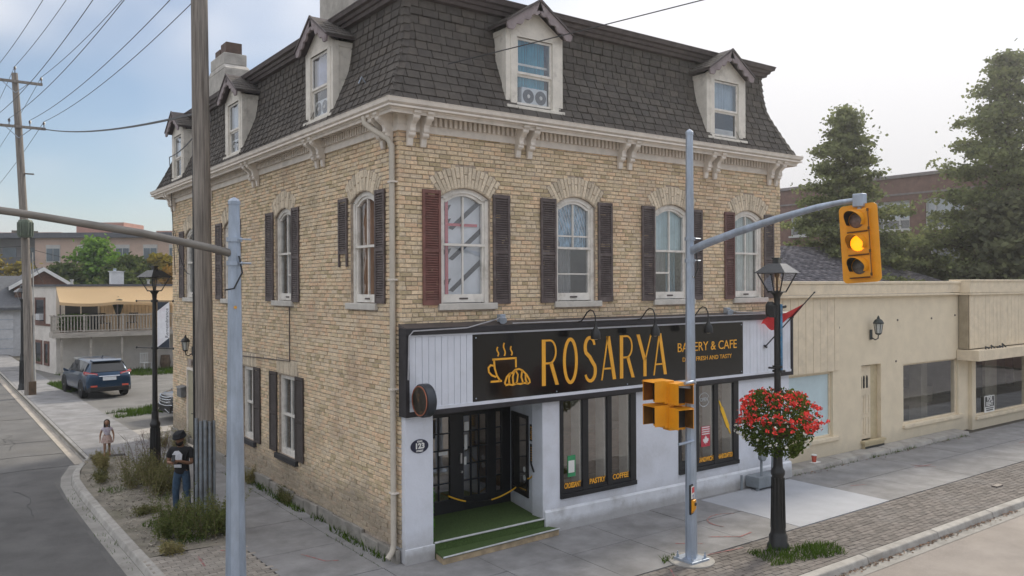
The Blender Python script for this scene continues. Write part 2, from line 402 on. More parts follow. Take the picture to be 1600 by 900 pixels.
# rubble foundation along the side wall
found_m = mat('rubble_foundation', (.26, .245, .22), .95, .15, 5, bump=.6, bscale=18, dirt=(.13, .12, .10, .7), dirt_scale=2.5)
fb = MB()
for k in range(22):
    a = k*.7; b = min(LW, a+.69); fb.box(-.05-random.uniform(0, .05), .0, a, b, -.1, .25+random.uniform(-.05, .05))
fb.build('foundation', found_m, bld, bevel=.02)
# back and right walls, floors
bw = MB(); bw.box(.3, W_-.3, LW-.28, LW-.002, 0, 7.8); bw.box(W_-.28, W_, .3, LW, 0, 7.8)
bw.build('rear_wall', mortar_m, bld)
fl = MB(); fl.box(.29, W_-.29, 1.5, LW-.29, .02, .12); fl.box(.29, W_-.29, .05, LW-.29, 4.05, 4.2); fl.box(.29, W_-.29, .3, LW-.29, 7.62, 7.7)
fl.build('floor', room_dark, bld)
pt = MB(); pt.box(.3, W_-.3, 3.2, 3.3, 4.2, 7.6); pt.box(3.2, 3.3, 3.3, LW-.3, 4.2, 7.6); pt.box(.3, W_-.3, 5.0, 5.1, .1, 4.05)
pt.build('partition', room_m, bld)
# arches
def arch_ring(T, left, a, b, parent, flat=False, z0=2.79, seed=0):
    rnd = random.Random(seed); mats4 = []
    RR = Matrix.Identity(3) if not left else Matrix.Rotation(-math.pi/2, 3, 'Z')
    sgn = -1 if left else 1
    fill = MB(T)
    if not flat:
        xc, hw, R, zc, th = arch_geo(a, b); ro = .40; n = 17
        for k in range(n):
            t = -th+(k+.5)*2*th/n
            segs = [(0, ro)] if k % 2 else [(0, ro*rnd.choice((.45, .62))), None]
            if segs[-1] is None: segs[-1] = (segs[0][1], ro)
            for r0, r1 in segs:
                rm = R+(r0+r1)/2; wd = 2*th/n*rm-.012
                cen = Vector((xc+math.sin(t)*rm, 0, zc+math.cos(t)*rm)); pr = .016+rnd.uniform(-.004, .006)
                Rm = Matrix.Rotation(t*sgn, 3, 'Y')
                loc = (cen.x, -pr+.03, cen.z) if not left else (-pr+.03, cen.x, cen.z)
                mats4.append(TRS(loc, RR @ Rm, (wd, .06, r1-r0-.012)))
        top = [(xc+math.sin(-th+i*2*th/12)*R, -.0, zc+math.cos(-th+i*2*th/12)*R) for i in range(13)]
        fill.prism([(a-.001, 0, ZA+.001)]+[tuple(q) for q in top]+[(b+.001, 0, ZA+.001)], (0, -.12, 0))
        fill.build('arch_filler', mortar_m, parent)
    else:
        n = 15; ww = (b-a+.22)/n
        for k in range(n):
            x = a-.11+(k+.5)*ww; s = (k-(n-1)/2)/n; pr = .014+rnd.uniform(-.004, .006)
            loc = (x, -pr+.03, z0+.19) if not left else (-pr+.03, x, z0+.19)
            mats4.append(TRS(loc, RR @ Matrix.Rotation(s*.16*sgn, 3, 'Y'), (ww-.012, .06, .33)))
    pieces('arch_brick', units, mats4, arch_m, parent, None, 40)
for i, (a, b) in enumerate(front_win): arch_ring(FT, False, a, b, fw, seed=i)
for i, (a, b) in enumerate(left_win): arch_ring(LT, True, a, b, lw, seed=10+i)
for i, (a, b) in enumerate(low_win): arch_ring(LT, True, a, b, lw, True, 2.79, seed=20+i)
# ---------------------------------------------------------------- arched sash windows
sill_m = mat('stone_sill', (.56, .535, .49), .8, .08, 6, bump=.2, dirt=(.3, .28, .25, .5), dirt_scale=3)
sheet_white = mat('white_sheet', (.66, .67, .70), .8, .06, 3)
drape_blue = mat('pale_blue_drape', (.40, .50, .53), .8, .1, 3)
reflect_sal = mat('salmon_reflection', (.52, .20, .13), .8, .1, 3)  # reflection of the orange building opposite, put into a sheet's colour
drape_wht = mat('white_drape', (.58, .58, .56), .8, .08, 3)
drape_teal = mat('teal_drape', (.05, .28, .38), .8, .12, 3)
def curtain(T, a, b, z0, z1, n, m_, parent, waves=6, amp=.018, arch=None):
    mb = MB(T); K = waves*6
    for k in range(K):
        u = [a+(b-a)*(k+j)/K for j in (0, 1)]; d = [n+amp*math.sin((k+j)/6*2*math.pi+.6*math.sin(k*.7)) for j in (0, 1)]
        mb.quad((u[0], d[0], z0), (u[1], d[1], z0), (u[1], d[1], z1), (u[0], d[0], z1))
    return mb.build('curtain', m_, parent, smooth=True, merge=True)
def sash_window(T, a, b, style, seed=0):
    xc, hw, R, zc, th = arch_geo(a, b); fr = MB(T); fw_ = .075
    # outer frame: jambs, arched head, bottom rail
    def arc(r, n=12, zc_=zc): 
        t_ = math.asin(min(1, (hw-(R-r)*.0)/R)); return [(xc+math.sin(-th+i*2*th/n)*r, zc+math.cos(-th+i*2*th/n)*r) for i in range(n+1)]
    n0, n1 = -.16, -.05
    fr.box(a, a+fw_, n0, n1, ZS, ZP); fr.box(b-fw_, b, n0, n1, ZS, ZP)
    A = arc(R-.002); B = [(xc+(x-xc)*(hw-fw_)/hw, z-fw_*1.05) for x, z in A]
    B[0] = (a+fw_, ZP-.02); B[-1] = (b-fw_, ZP-.02)
    A[0] = (a, ZP); A[-1] = (b, ZP)
    for k in range(12):
        fr.hexa([(A[k][0], n0, A[k][1]), (A[k+1][0], n0, A[k+1][1]), (B[k+1][0], n0, B[k+1][1]), (B[k][0], n0, B[k][1]),
                 (A[k][0], n1, A[k][1]), (A[k+1][0], n1, A[k+1][1]), (B[k+1][0], n1, B[k+1][1]), (B[k][0], n1, B[k][1])])
    win = fr.build('window', win_paint, bld)
    # sashes
    ia, ib = a+fw_, b-fw_; zm = 5.56; s = MB(T); t = .045
    def bars(u0, u1, v0, v1, n0, n1): s.box(u0, u1, n0, n1, v0, v1)
    bars(ia, ia+t, zm, ZP+.02, -.145, -.075); bars(ib-t, ib, zm, ZP+.02, -.145, -.075)
    C2 = [(xc+(x-xc)*.93, z-.05) for x, z in B]
    for k in range(12):
        s.hexa([(B[k][0], -.145, B[k][1]), (B[k+1][0], -.145, B[k+1][1]), (C2[k+1][0], -.145, C2[k+1][1]), (C2[k][0], -.145, C2[k][1]),
                (B[k][0], -.076, B[k][1]), (B[k+1][0], -.076, B[k+1][1]), (C2[k+1][0], -.076, C2[k+1][1]), (C2[k][0], -.076, C2[k][1])])
    bars(ia, ib, zm-.03, zm+.015, -.15, -.06)
    bars(xc-.014, xc+.014, zm+.015, ZA-.14, -.135, -.085)
    bars(ia, ia+t, ZS+.17, zm-.03, -.15, -.09); bars(ib-t, ib, ZS+.17, zm-.03, -.15, -.09)
    bars(ia, ib, ZS+.02, ZS+.17, -.15, -.085)
    if style != 'screen': bars(xc-.014, xc+.014, ZS+.17, zm-.03, -.14, -.1)
    if style in ('drapes3', 'dark2'): bars(ia+t, xc-.014, 5.05, 5.09, -.135, -.095)
    s.build('sash', win_paint, win)
    g = MB(T); g.poly([(ia, -.12, ZS+.16), (ib, -.12, ZS+.16), (ib, -.12, ZP)]+[(x, -.12, z) for x, z in B[::-1]][1:-1]+[(ia, -.12, ZP)])
    g.build('pane', glass, win)
    h = MB(T); h.box(xc-.09, xc+.09, -.085, -.07, ZS+.075, ZS+.105); h.build('sash_lift', dark_trim, win)
    si = MB(T); si.box(a-.07, b+.13, -.10, .075, ZS-.115, ZS+.005); si.build('sill', sill_m, win, bevel=.012)
    gz = -.19
    if style == 'wrap':                                        # white printed sheet with red timber behind
        c = MB(T); c.quad((ia, gz, ZS), (ib, gz, ZS), (ib, gz, ZA), (ia, gz, ZA)); sh = c.build('curtain', sheet_white, win)
        pk = MB(T); pk.box(ia+.12, ia+.18, gz+.004, gz+.03, ZS+.1, ZA-.1); pk.box(ia+.12, ib-.1, gz+.004, gz+.028, 5.9, 5.95)
        pk.build('timber', mat('pink_timber', (.52, .10, .12), .7, .1, 6), win)
        bm_ = mat('dark_print', (.03, .03, .035), .7, .1, 6); d = MB(T)
        for zz in (4.72, 5.3, 5.86):
            d.hexa([(ia+.2, gz+.005, zz), (ia+.29, gz+.005, zz-.03), (ib-.0, gz+.005, zz+.48), (ib-.0, gz+.005, zz+.60),
                    (ia+.2, gz+.009, zz), (ia+.29, gz+.009, zz-.03), (ib-.0, gz+.009, zz+.48), (ib-.0, gz+.009, zz+.60)])
        for zz in (4.9, 5.45, 6.0, 6.25): 
            d.prism([(ia+.02, gz+.005, zz), (ia+.26, gz+.005, zz+.04), (ia+.17, gz+.005, zz-.12)], (0, .004, 0))
        d.build('print', bm_, win)
    elif style == 'screen':
        c = MB(T); c.quad((ia, gz, zm), (ib, gz, zm), (ib, gz, ZA), (ia, gz, ZA)); c.build('curtain', mat('blue_foil', (.20, .32, .43), .3, .5, 9, stretch=(3, 3, .6)), win)
        st = MB(T)
        for k in range(13): 
            x = ia+.03+k*.075; st.ribbon([(x, gz+.004, 6.45), (min(x+.26, ib), gz+.004, 6.45-min(.6, (ib-x)*2.3))], .008, (0, 1, 0), .002)
        st.build('tape', sheet_white, win)
        r = MB(T); r.box(ia, ib, -.13, -.1, 5.78, 5.81); r.box(ia+.04, ib-.04, -.125, -.1, 5.02, 5.045); r.build('muntin', win_paint, win)
        curtain(T, ia+.1, ia+.5, ZS, zm, gz-.05, mat('grey_lace', (.2, .2, .2), .8, .1, 4), win, 4)
    elif style == 'drapes3':
        curtain(T, ia, ib, zm+.02, ZA, gz, drape_blue, win, 7, .01); curtain(T, xc+.02, ib-.15, ZS, zm, gz-.04, mat('dark_blue_drape', (.10, .18, .22), .8, .1, 3), win, 4)
        curtain(T, ia, xc, 5.05, zm, gz-.04, mat('grey_lace', (.2, .2, .2), .8, .1, 4), win, 4)
    elif style == 'drapes4':
        curtain(T, ia, xc+.05, ZS, ZA, gz, mat('pale_white_drape', (.56, .60, .60), .8, .1, 3), win, 6); curtain(T, xc+.05, ib, ZS, ZA, gz-.03, drape_wht, win, 5)
    elif style == 'salmon':  # salmon sheet behind the pane imitates an orange building's reflection
        curtain(T, ia, ib-.62, ZS, ZA, gz, reflect_sal, win, 4); curtain(T, xc, ib, ZS, ZA, gz-.03, mat('tan_drape', (.45, .25, .15), .8, .1, 3), win, 4)  # the reflect_sal sheet is a stand-in for the reflection, built with curtain()
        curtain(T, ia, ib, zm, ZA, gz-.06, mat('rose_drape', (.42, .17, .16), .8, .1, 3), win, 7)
    elif style == 'dark2':
        curtain(T, ia, ia+.25, ZS, 5.4, gz, mat('rose_drape', (.42, .17, .16), .8, .1, 3), win, 2)
    elif style == 'side':
        curtain(T, ia, ib, ZS, ZA, gz-.1, mat('grey_lace', (.2, .2, .2), .8, .1, 4), win, 5)
    return win
for (a, b), st in zip(front_win, ('wrap', 'screen', 'drapes3', 'drapes4')): sash_window(FT, a, b, st)
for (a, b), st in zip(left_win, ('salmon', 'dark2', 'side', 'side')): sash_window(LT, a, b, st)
# rectangular ground floor windows on the side
dark_sill = mat('dark_sill', (.035, .034, .036), .7, .1, 5)
for a, b in low_win:
    f = MB(LT); t = .07
    f.box(a, a+t, -.16, -.05, .98, 2.79); f.box(b-t, b, -.16, -.05, .98, 2.79); f.box(a+t, b-t, -.16, -.05, 2.71, 2.79); f.box(a+t, b-t, -.16, -.05, .98, 1.1)
    wn = f.build('window', win_paint, bld)
    s = MB(LT); s.box(a+t, b-t, -.15, -.075, 1.86, 1.91); xc = (a+b)/2; s.box(xc-.018, xc+.018, -.14, -.09, 1.1, 1.86); s.box(xc-.018, xc+.018, -.14, -.09, 1.91, 2.71)
    s.box(a+t, a+t+.03, -.14, -.08, 1.1, 2.71); s.box(b-t-.03, b-t, -.14, -.08, 1.1, 2.71)
    s.build('sash', win_paint, wn)
    g = MB(LT); g.quad((a+t, -.12, 1.1), (b-t, -.12, 1.1), (b-t, -.12, 2.71), (a+t, -.12, 2.71)); g.build('pane', glass, wn)
    q = MB(LT); q.box(a-.13, b+.13, -.1, .09, .86, .978); q.build('sill', dark_sill, wn, bevel=.01)
    curtain(LT, a+t, a+.35, 1.0, 2.7, -.22, mat('grey_lace', (.2, .2, .2), .8, .1, 4), wn, 3); curtain(LT, b-.3, b-t, 1.0, 2.7, -.22, mat('grey_lace', (.2, .2, .2), .8, .1, 4), wn, 3)
# ---------------------------------------------------------------- louvred shutters
def shutter(T, u0, u1, z0, z1, m_, lab=None, broken=False, tilt=0):
    f = MB(T); t = .05; n0, n1 = .02, .055
    zb = z0 if not broken else 5.40
    f.box(u0, u0+t, n0, n1, z0, z1); f.box(u1-t, u1, n0, n1, z0, z1); f.box(u0+t, u1-t, n0, n1-.004, z1-.07, z1)
    zm = z0+(z1-z0)*.475 if not broken else 5.46
    f.box(u0+t, u1-t, n0, n1-.004, zm-.035, zm+.035)
    if not broken: f.box(u0+t, u1-t, n0, n1-.004, z0, z0+.10)
    sh = f.build('shutter', m_, bld, label=lab, bevel=.004)
    s = MB(T); 
    for (c, d) in ([(z0+.11, zm-.045), (zm+.045, z1-.08)] if not broken else [(zm+.045, z1-.08)]):
        n = int((d-c)/.042)
        for k in range(n):
            z = c+(k+.5)*(d-c)/n
            s.hexa([(u0+t, n0+.004, z+.006), (u1-t, n0+.004, z+.006), (u1-t, n1-.006, z-.020), (u0+t, n1-.006, z-.020),
                    (u0+t, n0+.004, z+.016), (u1-t, n0+.004, z+.016), (u1-t, n1-.006, z-.010), (u0+t, n1-.006, z-.010)])
    s.build('slat_row', m_, sh, kind='stuff')
    bk = MB(T); bk.box(u0+t, u1-t, n0-.012, n0+.002, zb+.03, z1-.03); bk.build('back_panel', m_, sh)
    return sh
ZB, ZTP = 4.46, 6.51
for u0, u1, m_, lab in [(.44, .81, shutter_red, 'faded red shutter'), (1.95, 2.34, shutter_m, None), (3.08, 3.47, shutter_m, None), (4.58, 4.98, shutter_m, None),
                        (5.84, 6.24, shutter_m, None), (7.42, 7.78, shutter_m, None), (8.56, 8.92, mat('red_brown_shutter', (.14, .075, .068), .62, .12, 6, dirt=(.17, .12, .11, .5), dirt_scale=5), 'red brown shutter'), (10.04, 10.42, shutter_m, None)]:
    shutter(FT, u0, u1, ZB, ZTP, m_, lab)
shutter(LT, .48, .86, ZB+.03, ZTP+.03, shutter_m); shutter(LT, 2.04, 2.44, 5.18, ZTP, shutter_m, 'broken shutter missing its lower half', True)
for u0, u1 in ((4.51, 4.93), (6.08, 6.58), (8.46, 8.86), (10.02, 10.58), (12.36, 12.76), (13.92, 14.44)): shutter(LT, u0, u1, ZB, ZTP+.03, shutter_m)
brown_panel = mat('dark_brown_shutter', (.062, .050, .046), .65, .12, 6, dirt=(.1, .09, .085, .4), dirt_scale=5)
for u0, u1 in ((4.30, 4.75), (5.90, 6.36), (7.02, 7.47), (8.44, 8.9)): shutter(LT, u0, u1, .99, 2.83, brown_panel)
# ---------------------------------------------------------------- eaves: frieze, dentils, soffit, gutter, brackets
RW, RL = 10.68, 16.2                                   # roof plan
e = MB(); e.box(-.045, W_+.045, -.045, 0.1, 7.50, 7.60); e.box(-.03, W_+.03, -.03, .1, 7.602, 7.84)
e.box(-.045, .1, .102, LW, 7.50, 7.60); e.box(-.03, .1, .102, LW, 7.602, 7.84); e.build('frieze', trim, bld)
def dentils(T, u0, u1):
    mb = MB(T); u = u0
    while u < u1: mb.box(u, u+.055, .028, .10, 7.635, 7.78); u += .105
    mb.box(u0-.05, u1+.05, .03, .115, 7.785, 7.82)
    mb.build('dentil_row', trim, bld, kind='stuff')
dentils(FT, .55, W_-.5); dentils(LT, .55, LW-.4)
so = MB(); so.box(-.40, RW+.40, -.40, .3, 7.825, 7.86); so.box(-.40, .3, .302, RL+.4, 7.825, 7.86); so.box(.3, RW+.4, LW-.1, RL+.4, 7.826, 7.861)
so.box(RW-.2, RW+.4, .302, LW-.12, 7.827, 7.862); so.build('soffit', trim, bld)
def gutter_loop(name, prof, m_):
    mb = MB(); rings = []
    for (d, z) in prof:
        rings.append([mb.p(q) for q in ((-d, -d, z), (RW+d, -d, z), (RW+d, RL+d, z), (-d, RL+d, z))])
    for A, B in zip(rings, rings[1:]):
        for k in range(4): mb.f.append([A[k], A[(k+1) % 4], B[(k+1) % 4], B[k]])
    return mb.build(name, m_, bld)
gutter_loop('gutter', [(.30, 7.80), (.33, 7.795), (.34, 7.862), (.36, 7.87), (.41, 7.90), (.42, 7.955), (.43, 7.975), (.415, 7.98), (.40, 7.96), (.30, 7.955)], trim)
gutter_loop('fascia', [(.285, 7.80), (.292, 7.74), (.31, 7.74), (.31, 7.83)], trim)
def bracket(T, u, zt=7.82, s=1., parent=bld):
    pr = [(0.02, 7.82), (.34, 7.82), (.345, 7.77), (.30, 7.71), (.285, 7.66), (.235, 7.63), (.20, 7.60), (.175, 7.54), (.185, 7.49), (.15, 7.45), (.135, 7.40), (.09, 7.375), (.085, 7.30), (.07, 7.24), (.02, 7.24)]
    mb = MB(T); mb.prism([(u-.055, n, z) for n, z in pr], (.11, 0, 0))
    mb.box(u-.07, u+.07, .25, .36, 7.765, 7.822)
    mb.tube([(u-.068, .275, 7.715), (u+.068, .275, 7.715)], .05, 10); mb.tube([(u-.066, .12, 7.44), (u+.066, .12, 7.44)], .045, 10)
    mb.build('bracket', trim, parent, bevel=.008)
for u in (.18, .45, 2.52, 2.80, 5.19, 5.47, 7.89, 8.20, 10.22, 10.50): bracket(FT, u)
for u in (.22, .5, 3.15, 3.45, 7.08, 7.38, 11.0, 11.3, 14.95, 15.25): bracket(LT, u)
# ---------------------------------------------------------------- mansard
prof = [(-.30, 7.965), (-.18, 8.18), (-.05, 8.47), (.09, 8.78), (.21, 9.08), (.27, 9.44), (.31, 9.98)]
def prof_d(z):
    for (d0, z0), (d1, z1) in zip(prof, prof[1:]):
        if z <= z1: return d0+(d1-d0)*(z-z0)/(z1-z0)
    return prof[-1][0]
DW = .67
dormers_f = [2.87, 8.51]; dormers_l = [3.10, 8.60, 14.12]
ms = MB()
pf = sorted(prof+[(prof_d(8.26), 8.26), (prof_d(9.6), 9.6)], key=lambda q: q[1])
def slope_side(P, ln, ds):
    for (d0, z0), (d1, z1) in zip(pf, pf[1:]):
        cuts = [(x-DW+.1, x+DW-.1) for x in ds] if z0 > 8.17 and z1 < 9.65 else []
        p = d0; iv = []
        for a, b in cuts: iv.append((p, a)); p = b
        iv.append((p, ln-d0))
        for i, (a, b) in enumerate(iv):
            a1 = d1 if a == d0 else a; b1 = ln-d1 if b == ln-d0 else b
            ms.quad(P(a, d0, z0), P(b, d0, z0), P(b1, d1, z1), P(a1, d1, z1))
slope_side(lambda u, d, z: (u, d, z), RW, dormers_f); slope_side(lambda u, d, z: (d, u, z), RL, dormers_l)
slope_side(lambda u, d, z: (RW-d, u, z), RL, []); slope_side(lambda u, d, z: (u, RL-d, z), RW, [])
roof = ms.build('roof', dark_trim, bld)
def unit_shingle():
    u = MB(); a = [u.p(q) for q in ((-.5, .0, -.5), (.5, .0, -.5), (.5, .0, .5), (-.5, .0, .5))]
    b = [u.p(q) for q in ((-.5, 1., -.5), (.5, 1., -.5), (.5, .38, .5), (-.5, .38, .5))]
    u.f += [[a[0], a[1], a[2], a[3]], [a[0], b[0], b[1], a[1]], [a[1], b[1], b[2], a[2]], [a[0], a[3], b[3], b[0]]]
    return u
def shingle_mats(side):
    rnd = random.Random(hash(side) % 97 if False else {'F': 3, 'L': 4, 'R': 5}[side]); res = []
    z = 7.975; row = 0
    ln = RW if side == 'F' else RL
    while z < 9.98:
        d0 = prof_d(z); dz = .155
        z1 = min(z+dz, 10.0); d1 = prof_d(z1); sl = math.hypot(d1-d0, z1-z)
        u = d0-rnd.uniform(0, .3)
        ang = math.atan2(d1-d0, z1-z)
        while u < ln-d0:
            wdt = rnd.choice((.24, .30, .34, .27)); a, b = max(u, d0), min(u+wdt, ln-d0); u += wdt
            if b-a < .03: continue
            c = (a+b)/2
            if side in 'FL':
                ds = dormers_f if side == 'F' else dormers_l
                if any(abs(c-x) < DW-.12 for x in ds) and 8.10 < z < 9.62: continue
            th = rnd.choice((.014, .015, .017, .021))
            R0 = Matrix.Rotation(-ang, 3, 'X')       # lean back (towards +y)
            mid = (d0+d1)/2-.012; zc = (z+z1)/2
            if side == 'F': M4 = TRS((c, mid, zc), R0, (b-a-.003, -th, sl+.03))
            elif side == 'L': M4 = TRS((mid, c, zc), Matrix.Rotation(-math.pi/2, 3, 'Z') @ R0, (b-a-.003, -th, sl+.03))
            else: M4 = TRS((RW-mid, c, zc), Matrix.Rotation(math.pi/2, 3, 'Z') @ R0, (b-a-.003, -th, sl+.03))
            res.append(M4)
        z += dz; row += 1
    return res
us = unit_shingle()
sm = shingle_mats('F')+shingle_mats('L')
pieces('shingle', us, sm, shingle_m, roof, None, 300, 'shingle_field')
# hip caps
def hip(cx_, cy2, sx, sy):
    hc = MB(); z = 7.98
    while z < 9.96:
        z1 = z+.15; d0, d1 = prof_d(z)-.012, prof_d(z1)-.004; wd = .13; o = .022
        P = lambda d, zz, ox, oy: (cx_+sx*(d+ox), cy2+sy*(d+oy), zz)
        a0, a1 = P(d0-o, z, 0, 0), P(d1-.006, z1, 0, 0)
        hc.hexa([P(d0+.02, z, .0, .0), P(d0-o, z, wd, 0), P(d1-.004, z1, wd, 0), P(d1+.02, z1, 0, 0), a0, P(d0-o-.004, z, wd, 0), P(d1-.008, z1, wd, 0), a1])
        hc.hexa([P(d0+.02, z, .0, .0), P(d0-o, z, 0, wd), P(d1-.004, z1, 0, wd), P(d1+.02, z1, 0, 0), a0, P(d0-o-.004, z, 0, wd), P(d1-.008, z1, 0, wd), a1])
        z += .15
    hc.build('hip_cap', shingle_m, roof, kind='stuff')
hip(0, 0, 1, 1); hip(RW, 0, -1, 1); hip(0, RL, 1, -1)
# cornice above the mansard and upper roof
gl = MB(); cp = [(.31, 9.97), (.20, 9.985), (.18, 10.05), (.14, 10.06), (.12, 10.12), (.06, 10.14), (.04, 10.21), (.03, 10.215), (.03, 10.235), (.2, 10.25)]
rr = [[gl.p(q) for q in ((d, d, z), (RW-d, d, z), (RW-d, RL-d, z), (d, RL-d, z))] for d, z in cp]
for A, B in zip(rr, rr[1:]):
    for k in range(4): gl.f.append([A[k], A[(k+1) % 4], B[(k+1) % 4], B[k]])
gl.build('cornice', dark_trim, bld)
ur = MB(); d0, z0 = .05, 10.24; d1, z1 = 1.35, 10.80
A = [ur.p(q) for q in ((d0, d0, z0), (RW-d0, d0, z0), (RW-d0, RL-d0, z0), (d0, RL-d0, z0))]
B = [ur.p(q) for q in ((d1+.6, d1, z1), (RW-d1, d1, z1), (RW-d1, RL-d1, z1-.3), (d1+.6, RL-d1, z1-.3))]
for k in range(4): ur.f.append([A[k], A[(k+1) % 4], B[(k+1) % 4], B[k]])
ur.f.append(B); ur.build('upper_roof', shingle_m, bld)
# ---------------------------------------------------------------- dormers
dorm_m = mat('dormer_cream_paint', (.70, .66, .59), .6, .06, 5, dirt=(.28, .255, .22, .55), dirt_scale=3, dirt_pos=(.55, .72))
ac_m = mat('ac_plastic', (.55, .56, .57), .5, .05, 5)
def dormer(T, xc, kind):
    n = .15; hw = DW; zb, zt, za = 8.20, 9.64, 10.18
    # cheeks and front frame
    mb = MB(T)
    yb = lambda z: -prof_d(z)-.03                     # depth where the mansard is
    for s_ in (-1, 1):
        x0, x1 = xc+s_*hw, xc+s_*(hw-.09)
        pts = [(zb, n), (zt, n), (zt, yb(zt)), (9.2, yb(9.2)), (8.8, yb(8.8)), (8.4, yb(8.4)), (zb, yb(zb)-.02)]
        mb.prism([(x0, d, z) for z, d in pts], (x1-x0, 0, 0))
    mb.box(xc-hw+.09, xc+hw-.09, .02, n-.001, 9.52, zt); 
    do = mb.build('dormer', dorm_m, bld)
    for s_ in (-1, 1):                                 # inset panels on the cheeks: raised stiles
        c = MB(T); x0 = xc+s_*hw; x1 = x0+s_*.018
        c.hexa([(x0, n, zb), (x0, n-.13, zb+.05), (x0, n-.13, zt), (x0, n, zt), (x1, n, zb), (x1, n-.13, zb+.05), (x1, n-.13, zt), (x1, n, zt)])
        c.hexa([(x0, n-.132, zt-.1), (x0, yb(zt)+.02, zt-.1), (x0, yb(zt)+.02, zt-.002), (x0, n-.132, zt-.002), (x1, n-.132, zt-.1), (x1, yb(zt)+.02, zt-.1), (x1, yb(zt)+.02, zt-.002), (x1, n-.132, zt-.002)])
        c.build('cheek_stile', dorm_m, do)
    # pediment
    p = MB(T); p.prism([(xc-hw, n-.004, zt+.002), (xc+hw, n-.004, zt+.002), (xc, n-.004, za-.1)], (0, -.08, 0)); p.build('pediment', dorm_m, do)
    # casing, sash
    f = MB(T); a, b = xc-.43, xc+.43; z0, z1 = 8.25, 9.52
    f.box(xc-hw+.088, a, n-.07, n+.012, zb, zt-.1); f.box(b, xc+hw-.088, n-.07, n+.012, zb, zt-.1); f.box(a, b, n-.07, n+.010, z1, zt-.1)
    f.box(xc-hw-.03, xc+hw+.03, n-.08, n+.06, zb-.055, zb+.002); f.build('casing', dorm_m, do, bevel=.005)
    s = MB(T)
    for (v0, v1, q) in ((8.83, 9.52, -.03), (8.25, 8.83, -.06)):
        s.box(a, a+.045, n+q-.03, n+q, v0, v1); s.box(b-.045, b, n+q-.03, n+q, v0, v1); s.box(a+.045, b-.045, n+q-.03, n+q, v1-.045, v1); s.box(a+.045, b-.045, n+q-.03, n+q, v0, v0+.045)
    s.build('sash', win_paint, do)
    g = MB(T); g.quad((a+.04, n-.045, 8.85), (b-.04, n-.045, 8.85), (b-.04, n-.045, 9.5), (a+.04, n-.045, 9.5)); g.quad((a+.04, n-.075, 8.27), (b-.04, n-.075, 8.27), (b-.04, n-.075, 8.83), (a+.04, n-.075, 8.83)); g.build('pane', glass, do)
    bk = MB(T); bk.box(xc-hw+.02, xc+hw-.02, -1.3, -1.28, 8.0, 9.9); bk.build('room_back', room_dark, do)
    if kind == 'teal':
        curtain(T, a+.02, b-.1, 8.6, 9.5, n-.14, drape_teal, do, 7, .02)
        v = MB(T); v.box(a+.04, b-.04, n-.13, n-.12, 9.02, 9.06); v.build('curtain_rod', win_paint, do)
    elif kind == 'sheer': curtain(T, a+.02, b-.05, 8.83, 9.5, n-.14, mat('grey_blue_sheer', (.33, .40, .46), .8, .1, 3), do, 5, .01)
    elif kind == 'pink': curtain(T, a+.02, b-.02, 8.83, 9.5, n-.14, mat('lilac_sheer', (.40, .42, .55), .8, .15, 3), do, 6, .01)
    else: curtain(T, a+.02, b-.02, 8.83, 9.5, n-.14, mat('pale_sheer', (.50, .54, .58), .8, .08, 3), do, 5, .01)
    if kind in ('teal', 'pink', 'pale'):              # window fan unit with two round fans
        q = MB(T); q.box(xc-.26, xc+.36, n-.20, n-.085, 8.27, 8.61); fan = q.build('fan_unit', ac_m, do, bevel=.015)
        h = MB(T)
        for ox in (-.10, .20):
            cen = Vector((xc+ox, n-.085, 8.44)); h.lathe(cen, [(.135, .0), (.135, .004), (.045, .004)], 18, (0, 1, 0))
        h.build('fan_grille', mat('fan_black', (.02, .02, .022), .5, .1, 5), do)
        h2 = MB(T)
        for ox in (-.10, .20): h2.lathe(Vector((xc+ox, n-.08, 8.44)), [(.04, .0), (.035, .012), (0, .012)], 12, (0, 1, 0))
        h2.build('fan_hub', ac_m, do)
    elif kind == 'sheer':
        q = MB(T); q.box(xc-.3, xc+.33, n-.16, n-.075, 8.27, 8.42); q.build('fan_unit', ac_m, do, bevel=.01)
    # gable roof
    r = MB(T); ov = .11; nf = n+.17; oh = hw+.13; ze = zt+.02; th = .07; back = lambda z: -.62
    slope = (za-ze)/oh
    for s_ in (-1, 1):
        r.hexa([(xc, nf, za), (xc+s_*oh, nf, ze), (xc+s_*oh, -.30, ze), (xc, -.62, za), (xc, nf, za+th), (xc+s_*oh, nf, ze+th*.7), (xc+s_*oh, -.30, ze+th*.7), (xc, -.62, za+th)])
    gr = r.build('gable_roof', dark_trim, do)
    sh = MB(T)                                         # shingle courses on the small roof
    for s_ in (-1, 1):
        K = 6
        for k in range(K):
            t0, t1 = k/K, (k+1)/K
            x0, zz0 = xc+s_*oh*(1-t0)*1.02, ze+(za-ze)*t0+th*.72; x1, zz1 = xc+s_*oh*(1-t1), ze+(za-ze)*t1+th*.8
            b0 = -.30-.32*t0; b1 = -.30-.32*t1
            nn = 5
            for j in range(nn):
                y0 = nf+.01+(b0-nf)*j/nn-.004; y1 = nf+.01+(b0-nf)*(j+1)/nn+.004; e_ = random.uniform(.014, .024)
                sh.hexa([(x0, y0, zz0), (x0, y1, zz0), (x1, y1, zz1), (x1, y0, zz1), (x0, y0, zz0+e_), (x0, y1, zz0+e_), (x1, y1, zz1+.008), (x1, y0, zz1+.008)])
    sh.build('shingle_field', shingle_m, gr, kind='stuff') if False else sh.build('roof_shingles', shingle_m, do, kind='stuff')
    # carved barge boards with scalloped lower edge
    bb = MB(T)
